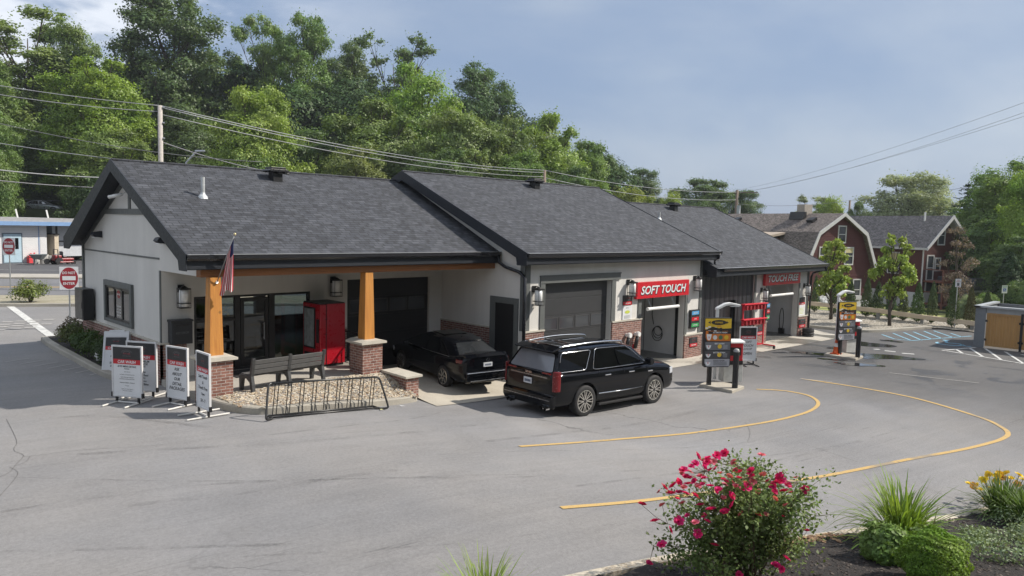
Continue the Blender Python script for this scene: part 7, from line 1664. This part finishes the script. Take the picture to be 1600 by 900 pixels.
def flower(r, seed, mat):
    rn = np.random.default_rng(seed); b = MB()
    for lay, (n, rad, tl) in enumerate(((6, 1., .35), (6, .8, .75), (5, .55, 1.15), (3, .3, 1.4))):
        for k in range(n):
            a = 6.283*k/n+lay*.5+rn.normal(0, .12); u = V3(math.cos(a), math.sin(a), 0); w = V3(-u[1], u[0], 0); R0 = r*rad*rn.uniform(.85, 1.12); up = math.sin(tl); out = math.cos(tl)
            pts = [V3(0, 0, 0), u*R0*out*.5+w*R0*.36+Z_*R0*(up*.5+.05), u*R0*out*.95+w*R0*.33+Z_*R0*(up*.9), u*R0*out*1.02+Z_*R0*(up*.86-.05), u*R0*out*.95-w*R0*.33+Z_*R0*(up*.9), u*R0*out*.5-w*R0*.36+Z_*R0*(up*.5+.05), u*R0*out*.55+Z_*R0*up*.4]
            n0 = len(b.v); b.v += [tuple(p) for p in pts]; b.f += [(n0, n0+1, n0+6), (n0+1, n0+2, n0+3, n0+6), (n0+6, n0+3, n0+4, n0+5), (n0, n0+6, n0+5)]; b.m += [0]*4
    o = b.build('flower', mat, None, fix=False, smooth=True); m = o.data; bpy.data.objects.remove(o); return m
FL = [flower(.074, 1, ROSE), flower(.066, 2, ROSE), flower(.062, 3, ROSEF), flower(.070, 4, ROSE)]
ft = []
ppx = [(1100, 730), (1118, 733), (1072, 745), (1052, 760), (1062, 770), (1090, 760), (1100, 748), (1140, 745), (1160, 765), (1176, 752), (1110, 760), (1130, 778), (1085, 775), (1058, 780), (1150, 735), (1120, 712), (1078, 738), (1215, 755), (1236, 770), (1200, 752), (1185, 770), (1095, 790), (1060, 815), (1105, 815), (1145, 790), (1068, 735), (1190, 712), (1132, 709), (1107, 716), (1065, 740), (1087, 725), (1147, 723), (1173, 737), (1156, 748), (1125, 740), (1192, 742), (1168, 761), (1155, 738), (1105, 722), (1080, 729), (1090, 714), (1115, 722), (1060, 753), (1075, 757), (1085, 752), (1068, 762), (1078, 748), (1038, 763), (1030, 769), (1048, 772), (1003, 789), (1066, 787), (1035, 790), (1023, 815), (1072, 772), (1098, 757), (1123, 765), (1132, 758), (1118, 768), (1145, 757), (1150, 760), (1165, 755), (1143, 776), (1175, 745), (1244, 747), (1230, 758), (1208, 759), (1210, 768), (1226, 768), (1258, 765), (1211, 780), (1228, 790), (1197, 804), (1223, 808), (1183, 805), (1158, 804), (1133, 800), (1111, 797), (1101, 806), (1086, 817), (1074, 806), (1047, 829), (1090, 835), (1034, 852), (1014, 880), (1117, 853), (1261, 830), (1228, 873), (1212, 884), (1222, 889), (1155, 898), (1219, 746), (1220, 752), (1095, 745), (1110, 735), (1132, 752)]
for i, (px, py) in enumerate(ppx):
    q = PD(px, py, 8.55+rnd.normal(0, .12)); o = bpy.data.objects.new('flower', FL[int(rnd.integers(0, 4))]); COL.objects.link(o); o.parent = t; o.location = tuple(q-base)
    o.rotation_euler = (rnd.normal(.35, .35), rnd.normal(-.3, .35), rnd.uniform(0, 6.28)); s_ = rnd.uniform(.58, .95); o.scale = (s_,)*3
    # the short twig that carries it
    near = min(tips, key=lambda k: np.linalg.norm(k[2]-q)); ft.append((near[2], q))
[STEMB.tube([a, (a+c)/2-Z_*.02, c], [.0035, .003, .0025], 4) for a, c in ft]; STEMB.build('stem', STEM, t, smooth=True)
def blades(name, loc, n, L, w, spread, lab, cat, mat, seed, droop=.55, kids=None):
    rnd = np.random.default_rng(seed); t = thing(name, lab, cat, loc); b = MB(); loc = V3(*loc)
    for k in range(n):
        a = rnd.uniform(0, 6.283); e = abs(rnd.normal(0, spread)); l = L*rnd.uniform(.6, 1.1); d = V3(math.cos(a), math.sin(a), 0); s_ = V3(-d[1], d[0], 0); p = loc+d*rnd.uniform(0, .13)+s_*rnd.normal(0, .06); N = 7; vs = []
        dr = droop*rnd.uniform(.3, 1.5)*(.4+e)
        for i in range(N+1):
            f = i/N; q = p+d*l*(math.sin(e)*f+.15*f*f)+Z_*l*(math.cos(e)*f-dr*f**2.6); ww = w*(1-.15*abs(f-.4))*(1-f**4)+.0008; tw = s_*math.cos(.4*f)+Z_*math.sin(.3*f)*.3
            vs += [q-tw*ww/2, q-Z_*.0+d*.0+Z_*(-ww*.22), q+tw*ww/2]
        b.add(vs, [(3*i+j, 3*i+j+1, 3*i+j+4, 3*i+j+3) for i in range(N) for j in (0, 1)])
    b.build('foliage', mat, t, fix=False, smooth=True); return t
DL = m_leaf('daylily blades', .4, .4, .05, (.21, .31, .06), 2.); DL2 = m_leaf('dark lily blades', .4, .4, .05, (.11, .175, .045), 2.)
blades('daylily_clump', (11.72, 3.45, bedz(11.72, 3.45)), 460, 1.28, .024, .66, 'big fountain shaped clump of green daylily leaves by the kerb', 'daylily', DL, 5, .62)
b = MB(); p = V3(11.6, 3.25, bedz(11.6, 3.25)); [b.tube([p+V3(.1*k, -.05*k, 0), p+V3(.08+.13*k, -.08*k, .3), p+V3(.1+.12*k, -.1*k, .5+.06*k)], [.014, .012, .003], 5) for k in range(3)]
tag(b.build('dry_stalk', mk('dry straw', (.42, .33, .18), .9)), 'dry straw coloured stalks in the middle of the daylily clump', 'dry stalks')
blades('grass_clump', (5.55, 5.85, bedz(5.55, 5.85)-.05), 150, .78, .014, .5, 'grass tips poking up at the bottom edge of the picture', 'grass clump', DL, 6, .3)
yl = blades('daylily_clump', (15.6, 2.95, bedz(15.6, 2.95)), 420, .85, .022, .62, 'daylily clump with yellow orange flowers at the right edge', 'daylily', DL2, 8, .4)
blades('daylily_clump', (15.15, 2.45, bedz(15.15, 2.45)), 360, .9, .022, .62, 'leafy green daylily clump in front of the yellow flowered one', 'daylily', DL2, 10, .5)
yl2 = blades('daylily_clump', (16.5, 2.3, bedz(16.5, 2.3)), 300, .9, .022, .6, 'green daylily clump cut by the right picture edge', 'daylily', DL2, 9, .5)
YF_ = [flower(.075, 11, m_leaf('yellow petals', .3, .15, .04, (.85, .60, .04), 3.)), flower(.07, 12, m_leaf('dull orange petals', .3, .2, .04, (.68, .36, .08), 3.))]
b = MB(); yb = V3(*yl.location)
for i, (px, py) in enumerate(((1515, 757), (1528, 758), (1545, 742), (1566, 746), (1580, 748), (1549, 764), (1572, 765), (1590, 757), (1555, 786), (1598, 750), (1520, 760), (1523, 764), (1532, 766), (1538, 750), (1558, 744), (1563, 741), (1572, 740), (1556, 752), (1559, 773), (1540, 780), (1592, 743), (1535, 748))):
    q = PD(px, py, 14.6+rnd.normal(0, .25)); o = bpy.data.objects.new('flower', YF_[int(i in (3, 10, 11, 7))]); COL.objects.link(o); o.parent = yl; o.location = tuple(q-yb); o.rotation_euler = (rnd.normal(.4, .4), rnd.normal(-.5, .4), rnd.uniform(0, 6)); o.scale = (rnd.uniform(.9, 1.3),)*3
    b.tube([V3(q[0]*.6+yb[0]*.4, q[1]*.6+yb[1]*.4, yb[2]+.1), q], [.008, .005], 4)
b.build('flower_stalk', STEM, yl)
def ball(seed, loc, rx, rz, n, leaf, col, lab, cat, name, stemmed=True, jit=.5):
    rnd = np.random.default_rng(seed); d = rnd.normal(0, 1, (n, 3)); d /= np.linalg.norm(d, axis=1)[:, None]; d[:, 2] = np.where(d[:, 2] < -.75, -d[:, 2], d[:, 2]); ph = rnd.uniform(0, 6, 4)
    lump = 1+.07*np.sin(d[:, 0]*6+ph[0])+.07*np.sin(d[:, 1]*7+ph[1])+.06*np.sin(d[:, 2]*9+ph[2])+.05*np.sin(d[:, 0]*17+d[:, 2]*13+ph[3]); rr = lump*(1-.3*rnd.random(n)**2.5)
    P = d*rr[:, None]*np.array((rx, rx, rz))+np.array((0, 0, rz*.85)); me = leaves_mesh('ball_foliage', P, d+np.array((0, 0, .5)), leaf, rnd, m_leaf('clipped leaves '+name+str(seed), .3, .4, .03, col, 4.), .55, jit, .2)
    t = thing(name, lab, cat, loc); o = bpy.data.objects.new('foliage', me); COL.objects.link(o); o.parent = t
    b = MB(); [b.tube([(.03*math.cos(k), .03*math.sin(k), -.05), (rx*.5*math.cos(k*1.3), rx*.5*math.sin(k*1.3), rz*1.1)], [.014, .005], 5) for k in range(6)]; o = b.build('stem', STEM, None); o.parent = t; return t
ball(3, (10.06, 2.58, bedz(10.06, 2.58)-.02), .385, .37, 16000, .015, (.15, .25, .032), 'dark green clipped round boxwood in the foreground mulch', 'boxwood', 'boxwood_bush')
ball(4, (10.62, 3.30, bedz(10.6, 3.3)-.02), .33, .27, 2600, .034, (.15, .235, .06), 'low light green sedum mound left of the clipped boxwood', 'sedum', 'sedum_mound')
ball(5, (10.95, 2.86, bedz(10.95, 2.86)-.02), .30, .27, 2000, .034, (.15, .225, .065), 'pale green mound behind the clipped boxwood', 'sedum', 'sedum_mound')
# ground cover: silver green mats
P, N = [], []
for i in range(95):
    x = rnd.uniform(12.0, 16.5); y = rnd.uniform(.9, 3.0)-.10*(x-12)
    if x < 13.0 and y > 2.7: continue
    r = rnd.uniform(.16, .34); c = V3(x, y, bedz(x, y)+.06); p, n = clump_cloud(rnd, [c], [r], 240, .75, .5); P.append(p); N.append(n)
me = leaves_mesh('ground_cover', np.concatenate(P), np.concatenate(N), .026, rnd, m_leaf('silver green leaves', .25, .4, .06, (.24, .31, .17), 2.), .45, .7)
o = bpy.data.objects.new('ground_cover', me); COL.objects.link(o); tag(o, 'silver green ground cover spreading over the mulch', 'ground cover', kind='stuff')
# bark chips, dead leaves and gravel stones as real pieces
def scatter(name, n, fn, size, mats, lab, cat, seed, flat=.35):
    rnd = np.random.default_rng(seed); b = MB(); k = 0
    while k < n:
        x, y, z = fn(rnd)
        if z is None: continue
        s_ = size*rnd.uniform(.5, 1.4); R3_ = Matrix.Rotation(rnd.uniform(0, 6.28), 3, 'Z') @ Matrix.Rotation(rnd.normal(0, .4), 3, 'X'); mi = int(rnd.integers(0, len(mats)))
        vs = [Vector((i*s_*rnd.uniform(.6, 1), j*s_*rnd.uniform(.35, .75), h*s_*flat)) for h in (-.5, .5) for i, j in ((-1, -1), (1, -1), (1, 1), (-1, 1))]
        b.add([tuple(np.array(R3_ @ v)+V3(x, y, z+s_*flat*.3)) for v in vs], [(4, 5, 6, 7), (0, 1, 5, 4), (1, 2, 6, 5), (2, 3, 7, 6), (3, 0, 4, 7)], mi); k += 1
    o = b.build(name, mats, None, fix=False); return tag(o, lab, cat, kind='stuff')
def fb(r):
    x, y = r.uniform(7.5, 16), r.uniform(1.0, 5.2); return (x, y, bedz(x, y) if y < kerbline(x)-.2 else None)
scatter('bark_chips', 5200, fb, .022, [mk('bark chip dark', (.02, .016, .014), .95), mk('bark chip brown', (.045, .033, .026), .95), mk('bark chip grey', (.075, .062, .052), .95)], 'loose dark bark chips over the foreground bed', 'bark chips', 21)
def fd_(r):
    x = r.uniform(9.2, 11.6); y = kerbline(x)-.12-abs(r.normal(0, .16)); return (x, y, bedz(x, y)+.012)
scatter('dead_leaves', 260, fd_, .035, [mk('dead leaf tan', (.3, .19, .1), .9), mk('dead leaf brown', (.14, .075, .04), .9)], 'dry brown leaves caught along the old kerb', 'dead leaves', 22, .12)
def fg_(r):
    x, y = r.uniform(7.55, 12.45), r.uniform(15.98, 17.7); return (x, y, gravz(x, y)+.02 if not (x < 7.95 and y < 16.4) else None)
ST = [mk('stone tan', (.42, .34, .24), .85, var=.2), mk('stone pale', (.46, .42, .35), .85, var=.2), mk('stone grey', (.27, .25, .23), .85, var=.2), mk('stone cream', (.5, .44, .34), .85), mk('stone brown', (.3, .22, .15), .85)]
scatter('gravel_stones', 7500, fg_, .03, ST, 'loose tan river stones between kerb and sidewalk', 'gravel', 23, .8)

SKX = 1.
# ---------------------------------------------------------------- sky, sun, camera
AZ, EL = R_(128), R_(42)
w = bpy.data.worlds.new('World'); scene.world = w; w.use_nodes = True; nt = w.node_tree; bg = nt.nodes['Background']
def wn_(typ, **p):
    x = nt.nodes.new(typ)
    for k, v in p.items(): setattr(x, k, v)
    return x
L_ = nt.links.new
sky = wn_('ShaderNodeTexSky', sky_type='NISHITA', sun_disc=False, sun_elevation=EL, sun_rotation=AZ, altitude=100, air_density=1.2, dust_density=2.0, ozone_density=1.5)
tc = wn_('ShaderNodeTexCoord')
mp = wn_('ShaderNodeMapping'); mp.inputs['Scale'].default_value = (1, 1, 2.2); mp.inputs['Location'].default_value = (SKX, .3, .2); L_(tc.outputs['Generated'], mp.inputs[0])
n1 = wn_('ShaderNodeTexNoise'); n1.inputs['Scale'].default_value = 1.35; n1.inputs['Detail'].default_value = 7; n1.inputs['Roughness'].default_value = .5; n1.inputs['Distortion'].default_value = .25; L_(mp.outputs[0], n1.inputs[0])
def rng_(v, a, b, c, d):
    x = wn_('ShaderNodeMapRange', interpolation_type='SMOOTHSTEP'); L_(v, x.inputs[0])
    for i, q in enumerate((a, b, c, d)): x.inputs[i+1].default_value = q
    return x.outputs[0]
def mixc(f, a, b):
    x = wn_('ShaderNodeMix', data_type='RGBA')
    for s, v in ((x.inputs[0], f), (x.inputs[6], a), (x.inputs[7], b)):
        if isinstance(v, bpy.types.NodeSocket): L_(v, s)
        else: s.default_value = v if isinstance(v, float) else (*v, 1)
    return x.outputs[2]
# thin grey-blue storm deck over most of the sky; a brighter break with white cloud towards the north (far left)
SKYK = .09
deck = mixc(rng_(n1.outputs[0], .40, .64, 0., 1.), (2.15, 2.9, 4.35), (3.95, 4.45, 5.25))
c1 = mixc(.84, sky.outputs[0], deck)
sp = wn_('ShaderNodeSeparateXYZ'); L_(tc.outputs['Generated'], sp.inputs[0])
n2 = wn_('ShaderNodeTexNoise'); n2.inputs['Scale'].default_value = 5.5; n2.inputs['Detail'].default_value = 8; n2.inputs['Distortion'].default_value = .4; L_(mp.outputs[0], n2.inputs[0])
north = rng_(sp.outputs[0], .62, .22, 0., 1.)
brk = wn_('ShaderNodeMath', operation='MULTIPLY'); L_(north, brk.inputs[0]); L_(rng_(n2.outputs[0], .40, .56, 0., 1.), brk.inputs[1])
c2 = mixc(brk.outputs[0], c1, (6.6, 7.0, 7.7))
L_(c2, bg.inputs[0]); bg.inputs[1].default_value = SKYK
sl = bpy.data.lights.new('sun', 'SUN'); sl.energy = 4.1; sl.angle = R_(1.2); sl.color = (1., .93, .83)
so = bpy.data.objects.new('sun', sl); COL.objects.link(so); so.rotation_euler = (math.pi/2-EL, 0, math.pi-AZ)
hz = MB(); hz.box(-165, 425, -65, 425, -3.2, 47.0)
vm = bpy.data.materials.new('summer haze'); vm.use_nodes = True; vt = vm.node_tree; vt.nodes.remove(vt.nodes['Principled BSDF'])
pv = vt.nodes.new('ShaderNodeVolumePrincipled'); pv.inputs['Color'].default_value = (.86, .92, 1, 1); pv.inputs['Density'].default_value = .00025; pv.inputs['Anisotropy'].default_value = .2
vt.links.new(pv.outputs[0], vt.nodes['Material Output'].inputs['Volume']); ho = hz.build('haze', vm, None); ho['kind'] = 'stuff'; ho['label'] = 'thin pale summer haze over the whole place'
cam = bpy.data.cameras.new('camera'); cam.sensor_width = 36; cam.lens = F_PX/1600*36; cam.clip_end = 1500; cam.clip_start = .1
co = bpy.data.objects.new('camera', cam); COL.objects.link(co)
M = Matrix(((CR[0], -CD[0], -CF[0], 0), (CR[1], -CD[1], -CF[1], 0), (CR[2], -CD[2], -CF[2], CAMH), (0, 0, 0, 1))); co.matrix_world = M
scene.camera = co
vs = scene.view_settings; scene.display_settings.display_device = 'sRGB'; vs.view_transform = 'Standard'; vs.look = 'None'; vs.exposure = .58; vs.gamma = 1; vs.use_curve_mapping = False
scene.cycles.max_bounces = 6; scene.cycles.transparent_max_bounces = 8; scene.cycles.diffuse_bounces = 3; scene.cycles.glossy_bounces = 3; scene.cycles.transmission_bounces = 4
scene.cycles.use_denoising = True; scene.cycles.use_adaptive_sampling = True; scene.cycles.adaptive_threshold = .02; scene.cycles.sample_clamp_indirect = 6
